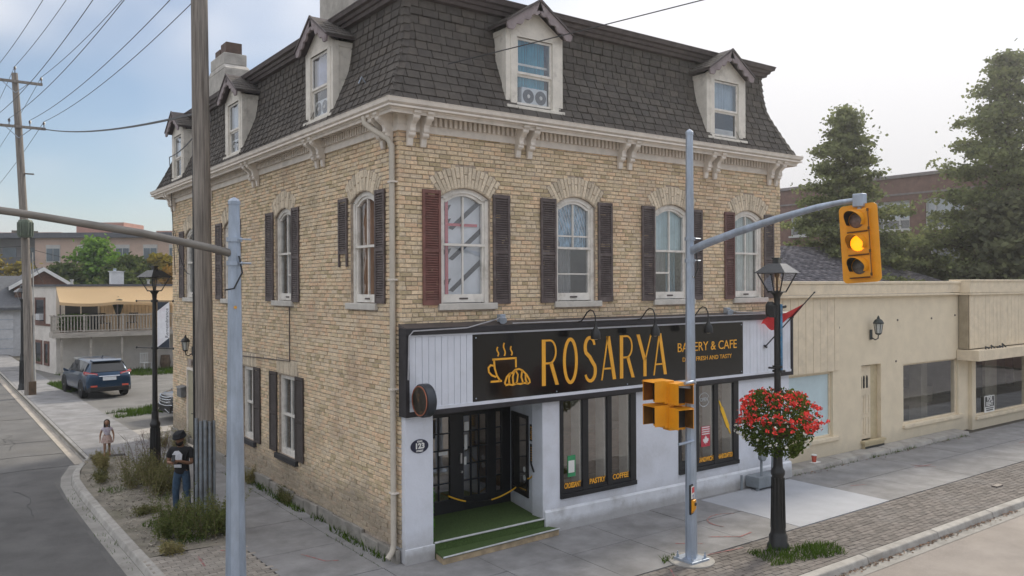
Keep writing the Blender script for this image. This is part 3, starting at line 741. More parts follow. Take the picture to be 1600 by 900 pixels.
    for s_ in (-1, 1):
        K = 26; up = []; lo = []
        for k in range(K+1):
            t = k/K; x = xc+s_*oh*(1-t); z = ze+(za-ze)*t
            up.append((x, z+.035)); ph = (t*4.2) % 1
            dep = .12+.065*abs(math.sin(t*math.pi*4.2))+(.06*max(0, (t-.86)/.14)) + (.02 if int(t*9) % 2 else 0)
            lo.append((x-s_*dep*.35, z-dep*.72))
        for k in range(K):
            bb.hexa([(up[k][0], nf-.03, up[k][1]), (up[k+1][0], nf-.03, up[k+1][1]), (lo[k+1][0], nf-.03, lo[k+1][1]), (lo[k][0], nf-.03, lo[k][1]),
                     (up[k][0], nf+.012, up[k][1]), (up[k+1][0], nf+.012, up[k+1][1]), (lo[k+1][0], nf+.012, lo[k+1][1]), (lo[k][0], nf+.012, lo[k][1])])
    bb.build('barge_board', mat('greyed_plum_paint', (.27, .225, .23), .7, .15, 6, dirt=(.25, .23, .22, .5), dirt_scale=6), do)
    rk = MB(T)
    for s_ in (-1, 1):
        rk.hexa([(xc, nf, za+.03), (xc+s_*oh, nf, ze+.025), (xc+s_*oh, nf, ze+.065), (xc, nf, za+.085), (xc, nf+.035, za+.03), (xc+s_*oh, nf+.035, ze+.025), (xc+s_*oh, nf+.035, ze+.065), (xc, nf+.035, za+.085)])
    rk.build('rake_trim', dark_trim, do)
    return do
for x, k in zip(dormers_f, ('teal', 'sheer')): dormer(FT, x, k)
for x, k in zip(dormers_l, ('pink', 'pale', 'plain')): dormer(LT, x, k)
# ---------------------------------------------------------------- chimneys
chim_m = mat('rendered_chimney', (.42, .40, .37), .9, .1, 3, bump=.3, dirt=(.25, .235, .21, .6), dirt_scale=1.8)
ch = MB(); ch.box(1.5, 2.2, 4.95, 6.95, 10.2, 12.9); ch.box(1.42, 2.28, 4.87, 7.03, 12.9, 13.1); ch.build('chimney', chim_m, bld, bevel=.03)
ch = MB(); ch.box(1.0, 1.8, 13.05, 15.0, 10.1, 11.6)
ch.hexa([(1.0, 13.05, 11.6), (1.8, 13.05, 11.6), (1.8, 15.0, 11.6), (1.0, 15.0, 11.6), (1.03, 13.3, 11.78), (1.77, 13.3, 11.78), (1.77, 14.75, 11.78), (1.03, 14.75, 11.78)])
ch.box(1.04, 1.76, 13.31, 14.74, 11.78, 12.15); cc = ch.build('chimney', chim_m, bld, bevel=.03)
po = MB(); po.box(1.15, 1.65, 13.45, 14.0, 12.15, 12.52); po.box(1.15, 1.6, 14.1, 14.6, 12.15, 12.42); po.build('chimney_pot', mat('brown_pot', (.10, .065, .05), .8, .1, 5), cc, bevel=.01)
# ---------------------------------------------------------------- downspout, wires, side door, box, plaque
ds = MB(); pts = [(-.36, .62, 7.80), (-.36, .60, 7.68), (-.30, .48, 7.58), (-.13, .16, 7.36), (-.085, .105, 7.25), (-.085, .10, 5.0), (-.085, .10, .32), (-.12, .09, .2), (-.22, .07, .1)]
ds.tube(pts, [.05]*2+[.052]*7, 10)
dsp = ds.build('downspout', mat('beige_downspout', (.50, .455, .385), .5, .06, 4, dirt=(.32, .28, .23, .5), dirt_scale=2), bld, smooth=True)
for z in (1.2, 3.0, 4.9, 6.6): st = MB(); st.box(-.14, .0, .03, .17, z, z+.03); st.build('strap', trim, dsp)
pi = MB(); pi.tube([(-.03, 5.09, 4.36), (-.03, 5.09, 3.14), (-.03, 6.5, 3.1), (-.03, 8.5, 3.04), (-.03, 8.52, 2.9)], .012, 6); pi.build('conduit', dark_trim, bld)
door_m = mat('khaki_door', (.37, .335, .235), .6, .06, 5, dirt=(.2, .18, .13, .4), dirt_scale=3)
d = MB(); d.box(-.0, .12, 12.82, 13.58, .06, 2.28); dd = d.build('side_door', door_m, bld)
d = MB(); d.box(-.04, .1, 12.76, 12.82, 0, 2.34); d.box(-.04, .1, 13.58, 13.64, 0, 2.34); d.box(-.04, .1, 12.82, 13.58, 2.28, 2.36); d.box(-.15, .1, 12.7, 13.7, -.03, .06); d.build('door_frame', trim, dd)
d = MB(); d.tube([(-.03, 12.92, 1.0), (-.07, 12.92, 1.0), (-.07, 13.0, 1.0)], .014, 6); d.build('handle', black_metal, dd)
d = MB(); d.box(-.055, -.012, 13.08, 13.34, 2.43, 2.60); d.build('number_plate', mat('faded_plate', (.33, .28, .25), .6, .2, 9), bld)
# ================================================================ shop front (part of the corner building)
SY = -.14
sf = MB()
def wallbox(x0, x1, z0, z1, y0=SY, y1=-.0): sf.box(x0, x1, y0, y1, z0, z1)
wallbox(3.02, 3.45, 0, 2.62, SY, .2); wallbox(3.45, 5.52, 0, .60, SY, .2); wallbox(5.52, 6.84, 0, 2.62, SY, .2)
wallbox(6.84, 8.88, 0, .60, SY, .2); wallbox(8.88, 10.86, 0, 2.62, SY, .2); wallbox(3.45, 5.52, 2.56, 2.62, SY, .2); wallbox(6.84, 8.88, 2.56, 2.62, SY, .2)
sf.box(10.70, 10.86, .2, .36, 0, 2.62)
shop = sf.build('shop_wall', white_paint, bld, bevel=.006)
q = MB(); q.box(.02, .57, SY, 1.45, .0, 2.62); q.build('entrance_pier', white_paint, shop, bevel=.006)
pl = MB(); pl.box(0.0, .585, SY-.035, SY-.001, -.02, .27); pl.hexa([(3.05, SY-.06, -.02), (10.90, SY-.06, -.02), (10.90, SY-.001, -.02), (3.05, SY-.001, -.02), (3.05, SY-.045, .40), (10.90, SY-.045, .36), (10.90, SY-.001, .40), (3.05, SY-.001, .44)])
pl.build('plinth', mat('white_plinth_paint', (.63, .65, .69), .75, .05, 3, splash=(.30, .29, .28, .7, .4), bump=.2, bscale=20, dirt=(.28, .27, .26, .6), dirt_scale=2.4, dirt_pos=(.52, .7)), shop, bevel=.01)
# recessed entrance
rc = MB(); rc.hexa([(3.02, -.0, 0), (3.12, -.0, 0), (3.42, 1.34, 0), (3.30, 1.34, 0), (3.02, 0, 2.62), (3.12, 0, 2.62), (3.42, 1.34, 2.62), (3.30, 1.34, 2.62)])
rc.box(.3, 3.5, -.0, 1.4, 2.60, 2.66); rc.build('entrance_return', white_paint, shop)
ceil = MB(); ceil.box(.3, 10.4, 1.6, 9.0, 3.1, 3.2); ceil.build('shop_ceiling', room_m, shop)
back = MB(); back.box(.3, W_-.3, 4.2, 4.3, .1, 3.1); back.box(.3, W_-.3, .3, 4.2, .10, .14); back.build('shop_room', mat('warm_shop_wall', (.50, .36, .22), .8, .15, 1.5), shop)
cn = MB(); cn.box(3.8, 9.4, 2.6, 3.2, .14, 1.15); cn.box(3.7, 9.5, 2.5, 3.3, 1.15, 1.2); cn.build('counter', mat('wood_counter', (.22, .11, .05), .5, .15, 5, stretch=(1, 1, 6)), shop)
# entrance doors
ED = 1.34
turf = mat('artificial_turf', (.075, .125, .036), .95, .25, 60, bump=.8, bscale=220)
dw = MB(); fx = [(.57, .80), (1.81, 2.13), (2.70, 2.92), (3.07, 3.31)]
for a, b in fx: dw.box(a, b, ED-.05, ED+.02, .28, 2.24)
dw.box(.80, 1.81, ED-.05, ED+.02, 2.2, 2.34); dw.box(2.13, 2.70, ED-.05, ED+.02, 2.18, 2.34); dw.box(2.92, 3.07, ED-.05, ED+.02, 2.2, 2.34)
dw.box(.57, .8, ED-.049, ED+.02, 2.24, 2.34); dw.box(1.81, 2.13, ED-.049, ED+.02, 2.24, 2.34); dw.box(2.70, 2.92, ED-.049, ED+.02, 2.24, 2.34); dw.box(3.07, 3.31, ED-.049, ED+.02, 2.24, 2.34)
dw.box(.80, 1.81, ED-.05, ED+.02, .28, .55); dw.box(2.13, 2.70, ED-.05, ED+.02, .28, .55); dw.box(2.92, 3.07, ED-.05, ED+.02, .28, .55)
dw.box(.57, 3.31, ED-.03, ED+.05, 2.34, 2.62)
ed = dw.build('entrance_door', dark_frame, shop, bevel=.006)
mu = MB()
for a, b, nc in ((.80, 1.81, 4), (2.13, 2.70, 3), (2.92, 3.07, 1)):
    for k in range(1, nc): x = a+(b-a)*k/nc; mu.box(x-.012, x+.012, ED-.035, ED, .55, 2.2)
    for k in range(1, 5): z = .55+1.65*k/5; mu.box(a, b, ED-.034, ED-.002, z-.012, z+.012)
mu.build('muntin', dark_frame, ed)
g = MB()
for a, b in ((.80, 1.81), (2.13, 2.70), (2.92, 3.07)): g.quad((a, ED-.01, .55), (b, ED-.01, .55), (b, ED-.01, 2.2), (a, ED-.01, 2.2))
g.build('pane', shop_glass, ed)
h = MB(); h.box(2.02, 2.06, ED-.1, ED-.05, 1.25, 1.45); h.tube([(2.05, ED-.05, 1.08), (2.05, ED-.11, 1.08)], .025, 8); h.build('handle', mat('brushed_steel', (.5, .5, .5), .35, .1, 8, metal=.9), ed)
pp = MB(); pp.box(2.15, 2.26, ED-.04, ED-.036, 1.88, 2.06); pp.box(2.15, 2.22, ED-.04, ED-.036, 1.5, 1.8); pp.box(1.55, 1.75, ED-.04, ED-.036, 1.45, 1.52); pp.box(2.14, 2.2, ED-.04, ED-.036, 1.2, 1.36); pp.build('paper_notice', white_letter, ed)
# display window in the right return
dv = Vector((.28, 1.34, 0)).normalized(); nv = Vector((-dv.y, dv.x, 0)); P0 = Vector((3.02, 0, 0))
RT_ = lambda q: P0+dv*q.x+nv*q.y+Vector((0, 0, q.z))
rw = MB(RT_); a, b, z0, z1 = .42, 1.22, .56, 2.2
for x0, x1, zz0, zz1 in ((a, a+.07, z0, z1), (b-.07, b, z0, z1), (a+.07, b-.07, z0, z0+.1), (a+.07, b-.07, z1-.07, z1)): rw.box(x0, x1, -.0, .03, zz0, zz1)
rwo = rw.build('return_window', dark_frame, shop)
q = MB(RT_); q.quad((a+.07, .012, z0+.1), (b-.07, .012, z0+.1), (b-.07, .012, z1-.07), (a+.07, .012, z1-.07)); q.build('pane', glass_mat('dark_shop_glass', (.25, .24, .22), .22), rwo)
q = MB(RT_); q.box(.07, .36, .002, .012, 1.72, 2.05); q.box(.09, .35, .002, .012, 1.30, 1.66); q.build('menu_board', dark_frame, shop)
q = MB(RT_)
for k in range(7): q.box(.11, .33-.02*(k % 3), .013, .016, 1.76+k*.038, 1.776+k*.038)
for k in range(6): q.box(.12, .31, .013, .015, 1.34+k*.05, 1.352+k*.05)
q.build('menu_line', gold, shop)
q = MB(RT_)
for zz in (.93, 1.10): q.lathe(RT_(Vector((.62, .0, 0)))*0+Vector((.60, .016, zz)), [(.055, 0), (.055, .004), (.038, .004), (.038, 0)], 16, (0, 1, 0))
q.build('round_sticker', white_letter, shop)
q = MB(RT_); q.tube([(.30, .02, 1.32), (.22, .05, 1.29), (.08, .06, 1.16)], .018, 8); q.build('door_pull', dark_frame, shop)
# steps with artificial turf
stp = MB(); stp.hexa([(.57, -.16, 0), (3.05, -.14, 0), (3.31, 1.33, 0), (.57, 1.33, 0), (.57, -.16, .29), (3.05, -.14, .29), (3.31, 1.33, .29), (.57, 1.33, .29)])
stp.hexa([(.54, -.52, .105), (3.22, -.40, .105), (3.10, -.165, .105), (.60, -.165, .105), (.54, -.52, .135), (3.22, -.40, .135), (3.10, -.165, .135), (.60, -.165, .135)])
step = stp.build('entrance_step', turf, shop)
pl = MB(); pl.hexa([(.55, -.51, 0.0), (3.21, -.39, 0.0), (3.1, -.17, 0.0), (.60, -.17, 0.0), (.55, -.51, .104), (3.21, -.39, .104), (3.1, -.17, .104), (.60, -.17, .104)])
pl.build('plywood_base', mat('weathered_plywood', (.40, .31, .20), .8, .12, 6, dirt=(.2, .17, .13, .6), dirt_scale=4), step)
ns = MB(); ns.tube([(.54, -.525, .13), (3.22, -.405, .13)], .017, 8); ns.tube([(.58, -.165, .285), (3.06, -.145, .285)], .02, 8); ns.build('metal_nosing', mat('aluminium_nosing', (.55, .56, .57), .4, .08, 8, metal=.4), step)
# ivy strip on the left jamb
iv = MB()
for k in range(420):
    c = Vector((.575+random.uniform(0, .05), random.uniform(-.1, .12), random.uniform(.3, 1.25))); u = Vector((random.gauss(0, 1), random.gauss(0, 1), random.gauss(0, 1))).normalized()*.03; v_ = u.orthogonal().normalized()*.018
    iv.quad(c-u, c+v_, c+u, c-v_)
tag(iv.build('ivy_garland', leaf_mat('plastic_ivy', (.03, .10, .01), (.10, .26, .03), .1), None), 'strip of bright green ivy on the left jamb of the bakery entrance', 'plant')
# chain of black and yellow hose across the doors
def cat_pts(a, b, sag, n=14):
    a, b = Vector(a), Vector(b); return [a.lerp(b, k/n)-Vector((0, 0, sag*4*(k/n)*(1-k/n))) for k in range(n+1)]
barrier = thing('barrier_hose', 'black and yellow hose slung across the bakery entrance doors', 'barrier', (1.7, 1.15, .3))
cp = cat_pts((1.70, 1.2, .66), (3.18, .95, .66), .20, 24); off = Vector((1.7, 1.15, .3))
for a, b, mm in ((0, 6, 'y'), (6, 15, 'k'), (15, 24, 'y')):
    t_ = MB(); t_.tube([q-off for q in cp[a:b+1]], .016, 6); t_.build('hose_length', mat('hose_yellow', (.75, .42, .03), .5, .05, 5) if mm == 'y' else black_metal, barrier)
t_ = MB(); t_.tube([q-off for q in cat_pts((3.18, .95, .66), (3.06, .22, 1.08), .06)], .008, 6); t_.build('cord', black_metal, barrier)
t_ = MB(); t_.tube([q-off for q in cat_pts((3.08, .42, .95), (3.05, .16, 1.12), .03)], .016, 6); t_.build('hose_length', mat('hose_yellow', (.75, .42, .03)), barrier)
# ---------------------------------------------------------------- shop windows
def shop_window(x0, x1, panes, lets):
    f = MB(); z0, z1 = .60, 2.56; y0, y1 = SY-.025, .1
    f.box(x0, x1, SY-.05, y1, z0, z0+.09); f.box(x0, x1, y0, y1, z1-.05, z1)
    edges = [x0]+[e for p in panes for e in p]+[x1]
    for a, b in zip(edges[::2], edges[1::2]): f.box(a, b, y0, y1, z0+.09, z1-.05)
    for a, b in panes: f.box(a, b, y0+.01, y1, z0+.09, z0+.16)
    sw = f.build('shop_window', dark_frame, shop, bevel=.006)
    for a, b in panes:
        g = MB(); g.quad((a, SY+.02, z0+.16), (b, SY+.02, z0+.16), (b, SY+.02, z1-.05), (a, SY+.02, z1-.05)); g.build('pane', shop_glass, sw)
        k = MB(); k.box(a, b, SY+.008, SY+.016, z0+.16, z0+.29); k.build('name_band', dark_frame, sw)
        k = MB(); k.box(b-.055, b, SY+.03, .14, z0+.16, z1-.05); k.build('reveal_trim', mat('pale_reveal', (.50, .49, .46), .7, .05, 5), sw)
    for (a, b), tx in zip(panes, lets):
        if tx: put_text(tx, .15, gold, sw, ((a+b)/2-.0, SY+.006, z0+.228), xs=min(.9, (b-a-.03)/(len(tx)*.098)), bold=.004)
    return sw
w1 = shop_window(3.45, 5.52, [(3.53, 4.03), (4.18, 4.70), (4.82, 5.36)], ['CROISSANT', 'PASTRY', 'COFFEE'])
w2 = shop_window(6.84, 8.88, [(6.92, 7.36), (7.50, 8.01), (8.15, 8.70)], ['C', 'SANDWICH', 'HANDCRAFTED'])
w2_t = put_text('BA', .13, gold, w2, (6.99, SY+.012, 1.62), bold=.003)
gp = MB(); gp.box(3.66, 3.86, SY+.010, SY+.015, 1.0, 1.42); gp.build('green_poster', mat('green_poster', (.05, .30, .13), .5, .1, 8), w1)
gp = MB(); gp.box(3.675, 3.83, SY+.005, SY+.009, 1.08, 1.32); gp.build('poster_paper', white_letter, w1)
red_p = mat('red_poster', (.48, .045, .07), .5, .06, 8)
rp = MB(); rp.box(7.60, 7.90, SY+.010, SY+.015, 1.12, 1.58); rp.build('red_poster', red_p, w2)
rp = MB()
for k in range(4): rp.box(7.62, 7.88, SY+.005, SY+.009, 1.395+k*.05, 1.42+k*.05)
lf = [(0, -.09), (.012, -.045), (.06, -.055), (.05, -.03), (.095, .0), (.08, .015), (.09, .045), (.06, .04), (.05, .055), (.03, .03), (.035, .085), (.018, .075), (0, .11)]
leaf = lf+[(-x, y) for x, y in lf[-2:0:-1]]
rp.prism([(7.75+x*1.05, SY+.009, 1.255+y*1.05) for x, y in leaf], (0, -.004, 0)); rp.build('poster_print', mat('poster_white', (.75, .70, .70), .5, .03, 5), w2)
op = MB(); cxo, czo = 7.70, 2.19
op.ribbon([(cxo+.17*math.cos(t*math.pi/14)+.0, SY+.012, czo+.155*math.sin(t*math.pi/14)) for t in range(1, 28)], .012, (0, -1, 0), .006)
op.build('open_sign_ring', mat('unlit_neon', (.55, .58, .60), .35, .05, 5), w2)
put_text('OPEN', .12, MATS['unlit_neon'], w2, (cxo, SY+.012, czo), xs=.85)
rl = MB(); A, B = Vector((8.22, SY+.012, 2.12)), Vector((8.62, SY+.012, 1.32)); dd_ = (B-A).normalized()
rl.ribbon([A, A+dd_*.10, A+dd_*.17], [.03, .055, .04], (0, -1, 0), .003); rl.ribbon([A+dd_*.17, A+dd_*.2, A+dd_*.7, A+dd_*.73], [.06, .105, .105, .06], (0, -1, 0), .003); rl.ribbon([A+dd_*.73, A+dd_*.79, B], [.04, .055, .03], (0, -1, 0), .003)
rl.build('rolling_pin_decal', mat('yellow_decal', (.78, .46, .03), .5, .05, 5), w2)
# ---------------------------------------------------------------- oval number plaque
pq = thing('number_plaque', 'dark blue oval house number plaque on the white pier', 'plaque', (.295, SY-.001, 2.02))
q = MB(); q.prism([(.175*math.cos(t*math.pi/16), 0, .12*math.sin(t*math.pi/16)) for t in range(32)], (0, -.012, 0)); q.build('plate', mat('navy_plate', (.018, .022, .05), .4, .05, 5), pq)
put_text('123', .13, white_letter, pq, (0, -.013, .0), bold=.006)
put_text('KING', .042, white_letter, pq, (0, -.013, .082), bold=.002); put_text('STREET', .042, white_letter, pq, (0, -.013, -.083), bold=.002)
# ---------------------------------------------------------------- fascia sign
sg = thing('shop_sign', 'long bakery fascia sign, black with gold lettering between white boarded ends', 'shop sign', (5.4, -.14, 2.55))
OFF = Vector((5.4, -.14, 2.55))
SGT = lambda q: q-OFF
FY = -.22
fr = MB(SGT); fr.box(-.03, 10.88, FY-.06, -.0, 3.96, 4.07); fr.box(-.03, .045, FY-.04, -.0, 2.55, 3.96); fr.box(10.82, 10.88, FY-.04, -.0, 2.55, 3.96); fr.box(.045, 10.82, FY-.03, -.0, 2.55, 2.64)
fr.build('frame', mat('dark_sign_frame', (.028, .026, .030), .55, .15, 4), sg, bevel=.006)
fb = MB(SGT); fb.hexa([(-.03, FY-.06, 4.072), (10.88, FY-.06, 4.072), (10.88, -.0, 4.072), (-.03, -.0, 4.072), (-.03, FY-.06, 4.08), (10.88, FY-.06, 4.08), (10.88, -.0, 4.15), (-.03, -.0, 4.15)]); fb.build('flashing', mat('sign_flashing', (.075, .065, .065), .5, .15, 4), sg)
wl = MB(SGT); wl.box(.045, 10.82, FY-.022, -.05, 2.642, 2.70); wl.box(.045, 10.82, FY-.022, -.05, 3.925, 3.955); wl.build('white_rail', white_paint, sg)
x = .05; k = 0
ub = MB(); ub.box(-.5, .5, -.5, .5, -.5, .5); me = ub.data('sign_board'); me.materials.append(white_paint)
for lo, hi in ((.05, 1.355), (8.965, 10.815)):
    n = int((hi-lo)/.13)
    for i in range(n):
        o = link('sign_board', me, sg); a = lo+(hi-lo)*i/n; wdt = (hi-lo)/n; o.location = Vector((a+wdt/2, FY+.01+random.uniform(-.002, .002), 3.3125))-OFF; o.scale = (wdt-.008, .03, 1.225)
bk = MB(SGT); bk.box(.045, 10.82, FY+.03, -.03, 2.7, 3.925); bk.build('backing', white_paint, sg)
bp = MB(SGT); bp.box(1.36, 8.955, FY-.012, FY+.02, 2.705, 3.92); bp.build('sign_panel', mat('gloss_black_panel', (.010, .010, .011), .13, .1, 4, spec=.6), sg)
LY = FY-.013
def glyph(strokes, curves=()):
    mb = MB(SGT)
    for (x0, z0, x1, z1, w0) in strokes:
        mb.hexa([(x0-w0/2, LY, z0), (x0+w0/2, LY, z0), (x1+w0/2, LY, z1), (x1-w0/2, LY, z1)]+[(p, LY-.010, q_) for p, q_ in ((x0-w0/2, z0), (x0+w0/2, z0), (x1+w0/2, z1), (x1-w0/2, z1))])
    for pts, wd in curves: mb.ribbon([(p, LY, q_) for p, q_ in pts], wd, (0, -1, 0), .010)
    mb.build('letter', gold, sg)
zb_, zt_ = 2.87, 3.76
def ell(cx_, cz_, rx, rz, a0, a1, n=16): return [(cx_+rx*math.cos(math.radians(a0+(a1-a0)*k/n)), cz_+rz*math.sin(math.radians(a0+(a1-a0)*k/n))) for k in range(n+1)]
def R_(x): glyph([(x+.04, zb_, x+.04, zt_, .09), (x+.22, 3.30, x+.37, zb_, .085)], [([(x+.08, zt_-.02)]+ell(x+.19, 3.52, .15, .22, 90, -90)+[(x+.08, 3.30)], .036)])
R_(2.94); R_(4.99)
glyph([], [(ell(3.65, (zb_+zt_)/2, .155, .425, 0, 360, 40), [.068]*41)])
sp = ell(4.17, 3.545, .135, .20, 40, 270, 14)[:-1]+ell(4.17, 3.08, .145, .20, 90, -140, 14)
glyph([], [([(4.275, 3.60)]+ell(4.16, 3.56, .125, .19, 20, 215, 12)+[(4.16, 3.36), (4.22, 3.27)]+ell(4.17, 3.08, .135, .20, 30, -160, 12), [.05+.03*math.sin(math.pi*k/28) for k in range(29)])])
def A_(x): glyph([(x+.02, zb_, x+.19, zt_, .035), (x+.37, zb_, x+.20, zt_, .09)], [([(x+.085, 3.10), (x+.30, 3.10)], .035)])
A_(4.46); A_(5.96)
glyph([(5.70, 3.22, 5.51, zt_, .09), (5.72, 3.22, 5.90, zt_, .035), (5.71, zb_, 5.71, 3.235, .085)])
put_text('BAKERY & CAFE', .285, gold, sg, Vector((7.72, LY, 3.41))-OFF, xs=1.0, ext=.005); put_text('DAILY FRESH AND TASTY', .135, gold, sg, Vector((7.71, LY, 3.145))-OFF, xs=1.08, ext=.005)
o = bpy.context.scene.objects
cupm = MB(SGT); cw = .035
def rb(pts, w_=cw): cupm.ribbon([(p, LY, q_) for p, q_ in pts], w_, (0, -1, 0), .010)
rb([(1.78, 3.445), (2.33, 3.445)]); rb([(2.315, 3.44), (2.315, 3.27)]); rb([(1.815, 3.44), (1.83, 3.28), (1.88, 3.14), (1.95, 3.045)]); rb([(1.74, 3.04), (1.99, 3.04)])
rb([(1.815, 3.33), (1.74, 3.345), (1.69, 3.30), (1.70, 3.22), (1.76, 3.16), (1.86, 3.12)])
rb([(2.07, 2.965), (2.06, 3.0), (2.10, 3.10), (2.17, 3.16), (2.23, 3.17), (2.30, 3.225), (2.39, 3.235), (2.47, 3.20), (2.56, 3.12), (2.63, 3.02), (2.645, 2.965), (2.60, 2.945), (2.50, 2.965), (2.42, 2.95), (2.33, 2.965), (2.23, 2.945), (2.15, 2.965), (2.07, 2.95)])
rb([(2.19, 3.17), (2.15, 3.08), (2.16, 2.97)]); rb([(2.28, 3.20), (2.24, 3.10), (2.25, 2.965)]); rb([(2.30, 3.22), (2.36, 3.13), (2.34, 3.0), (2.30, 2.96)], .03); rb([(2.46, 3.2), (2.44, 3.08), (2.48, 2.965)]); rb([(2.54, 3.12), (2.54, 3.03), (2.58, 2.95)])
for x in (1.90, 2.05, 2.21):
    h_ = .24 if x == 2.05 else .17
    rb([(x+.02*math.sin(t*1.05), 3.50+h_*t/6) for t in range(7)], .026)
cupm.build('emblem', gold, sg)
fl = MB(SGT)
for xx, zz in ((1.42, 2.76), (8.9, 2.76), (1.42, 3.86), (8.9, 3.86), (5.2, 2.74), (3.3, 2.74)): fl.tube([(xx, LY, zz), (xx, LY-.008, zz)], .014, 8)
fl.build('screw', galv, sg)
ca = MB(SGT); ca.tube([(.0, FY-.07, 3.2), (.02, FY-.075, 3.95), (.1, FY-.075, 4.03), (1.2, FY-.07, 4.05), (1.9, FY-.03, 4.19), (2.04, FY+.04, 4.23)], .013, 6)
ca.tube([(2.2, FY-.07, 4.10), (10.6, FY-.07, 4.10)], .012, 6); ca.tube([(8.48, FY+.04, 4.24), (8.7, FY-.05, 4.16), (10.4, FY-.07, 4.11)], .012, 6); ca.build('cable', mat('grey_cable', (.35, .35, .37), .5, .1, 5), sg)
for xx in (2.04, 8.48):
    b_ = MB(SGT); b_.box(xx-.06, xx+.06, FY+.0, FY+.12, 4.13, 4.27); b_.lathe((xx-.03, FY-.02, 4.20), [(.05, 0), (.075, .08), (.075, .1)], 12, (-.5, -1, -.6)); b_.build('junction_box', galv, sg, bevel=.008)
# gooseneck lamps over the sign
gl0 = thing('gooseneck_lamp', '', 'lamp', (3.82, -.0, 4.08))
q = MB(); q.lathe((0, 0, 0), [(.05, 0), (.05, .04), (.03, .05)], 12, (0, -1, 0)); q.build('wall_mount', black_metal, gl0)
q = MB(); q.tube([(0, -.04, 0), (.0, -.22, -.02), (.02, -.36, .02), (.03, -.43, .10), (.04, -.50, .19), (.05, -.58, .24), (.06, -.66, .22), (.065, -.71, .12), (.067, -.72, -.02)], .013, 8); q.build('arm', black_metal, gl0, smooth=True)
q = MB(); q.lathe((.067, -.72, -.02), [(.022, .02), (.026, -.06), (.05, -.10), (.085, -.16), (.10, -.24), (.098, -.30), (.088, -.30), (.09, -.24)], 18); q.build('shade', black_metal, gl0, smooth=True)
q = MB(); q.lathe((.067, -.72, -.29), [(.0, -.05), (.04, -.04), (.055, -.01), (.05, .03)], 14, cap=False); q.build('bulb_glass', mat('frosted_bulb', (.5, .45, .38), .3, .05, 5), gl0, smooth=True)
labs = ['black gooseneck lamp hanging before the S of the bakery sign', 'black gooseneck lamp hanging before the last letters of the big gold name', 'black gooseneck lamp just right of the tall traffic pole, over the sign']
gl0['group'] = 'gooseneck lamps over the shop sign'; gl0['label'] = labs[0]
for x, l in ((5.46, labs[1]), (7.1, labs[2])):
    c_ = copy_tree(gl0); c_.location.x = x; c_['label'] = l
# round blade sign
bs = thing('blade_sign', 'round black hanging sign with copper rim beside the entrance pier', 'sign', (.16, -.22, 2.87))
q = MB(); q.lathe((-.09, -.34, 0), [(.24, 0), (.275, .01), (.285, .03), (.285, .15), (.275, .17), (.24, .18)], 32, (1, 0, 0)); q.build('drum', mat('gunmetal', (.045, .05, .06), .4, .1, 5, metal=.3), bs, smooth=True)
q = MB(); q.lathe((-.094, -.34, 0), [(.255, 0), (.255, -.012), (.235, -.012), (.235, 0)], 32, (1, 0, 0)); q.build('rim', mat('copper_rim', (.42, .16, .10), .4, .1, 6, metal=.5), bs, smooth=True)
q = MB(); q.lathe((-.095, -.34, 0), [(.23, 0), (.23, -.004)], 32, (1, 0, 0)); q.build('face', mat('dark_sign_face', (.022, .018, .014), .3, .4, 7, dirt=(.16, .075, .025, .7), dirt_scale=9), bs)
q = MB()
for z in (.12, -.12): q.tube([(0, .02, z), (0, -.1, z)], .02, 8)
q.build('bracket', black_metal, bs)
# flag on its staff
fg = thing('wall_flag', 'red and white flag drooping from a black staff on the shop front', 'flag', (9.77, -.26, 3.31))
q = MB(); A, B = Vector((0, 0, 0)), Vector((.58, -.95, 1.30)); q.tube([A, B], [.016, .013], 8); q.lathe(B, [(.02, -.02), (.024, .0), (.0, .03)], 8, B-A); q.lathe(A, [(.05, -.02), (.05, .02)], 8, B-A); q.build('staff', black_metal, fg)
flag_m = mat('flag_red', (.62, .045, .05), .7, .08, 4); fv = MB(); nx, nz_ = 14, 9
gr = [[None]*(nz_+1) for _ in range(nx+1)]
for i in range(nx+1):
    for j in range(nz_+1):
        s_, t = i/nx, j/nz_
        p = A.lerp(B, .55+.36*(1-t)*.95)                   # along the staff
        drop = Vector((-.62*s_-.1*s_*s_, .42*s_, -.36*s_+.16*s_*s_*t))
        sag = Vector((.05*math.sin(s_*7+t*2), .10*math.sin(s_*6+t*4)*s_, -.18*s_*(1-s_)*2+.08*math.sin(s_*9)*t))
        gr[i][j] = fv.p(p+drop+sag)
for i in range(nx):
    for j in range(nz_): fv.f.append([gr[i][j], gr[i+1][j], gr[i+1][j+1], gr[i][j+1]])
fv.build('cloth', flag_m, fg, smooth=True)
# gas meter in front of the wall
gm = thing('gas_meter', 'grey steel box with a bent pipe standing at the foot of the shop wall', 'gas meter', (9.42, -.5, 0))
steel_g = mat('grey_enamel', (.20, .225, .245), .55, .08, 5)
q = MB(); q.box(-.40, .55, -.12, .26, .05, .31); q.build('meter_box', steel_g, gm, bevel=.015)
q = MB(); 
for x in (-.38, .55): q.box(x-.03, x+.03, -.1, -.05, 0, .06)
q.build('foot', steel_g, gm)
q = MB(); q.tube([(-.15, .0, .31), (-.15, .0, .74), (-.05, .0, .86), (.3, .05, .84), (.42, .1, .76), (.42, .12, .31)], .03, 8); q.lathe((-.15, -.08, .76), [(.10, 0), (.11, .05), (.10, .1)], 14, (0, 1, 0)); q.build('pipe', steel_g, gm, smooth=True)
q = MB(); q.tube([(-.62, .2, 0), (-.62, .2, .35)], .03, 8); q.build('vent_pipe', steel_g, gm)
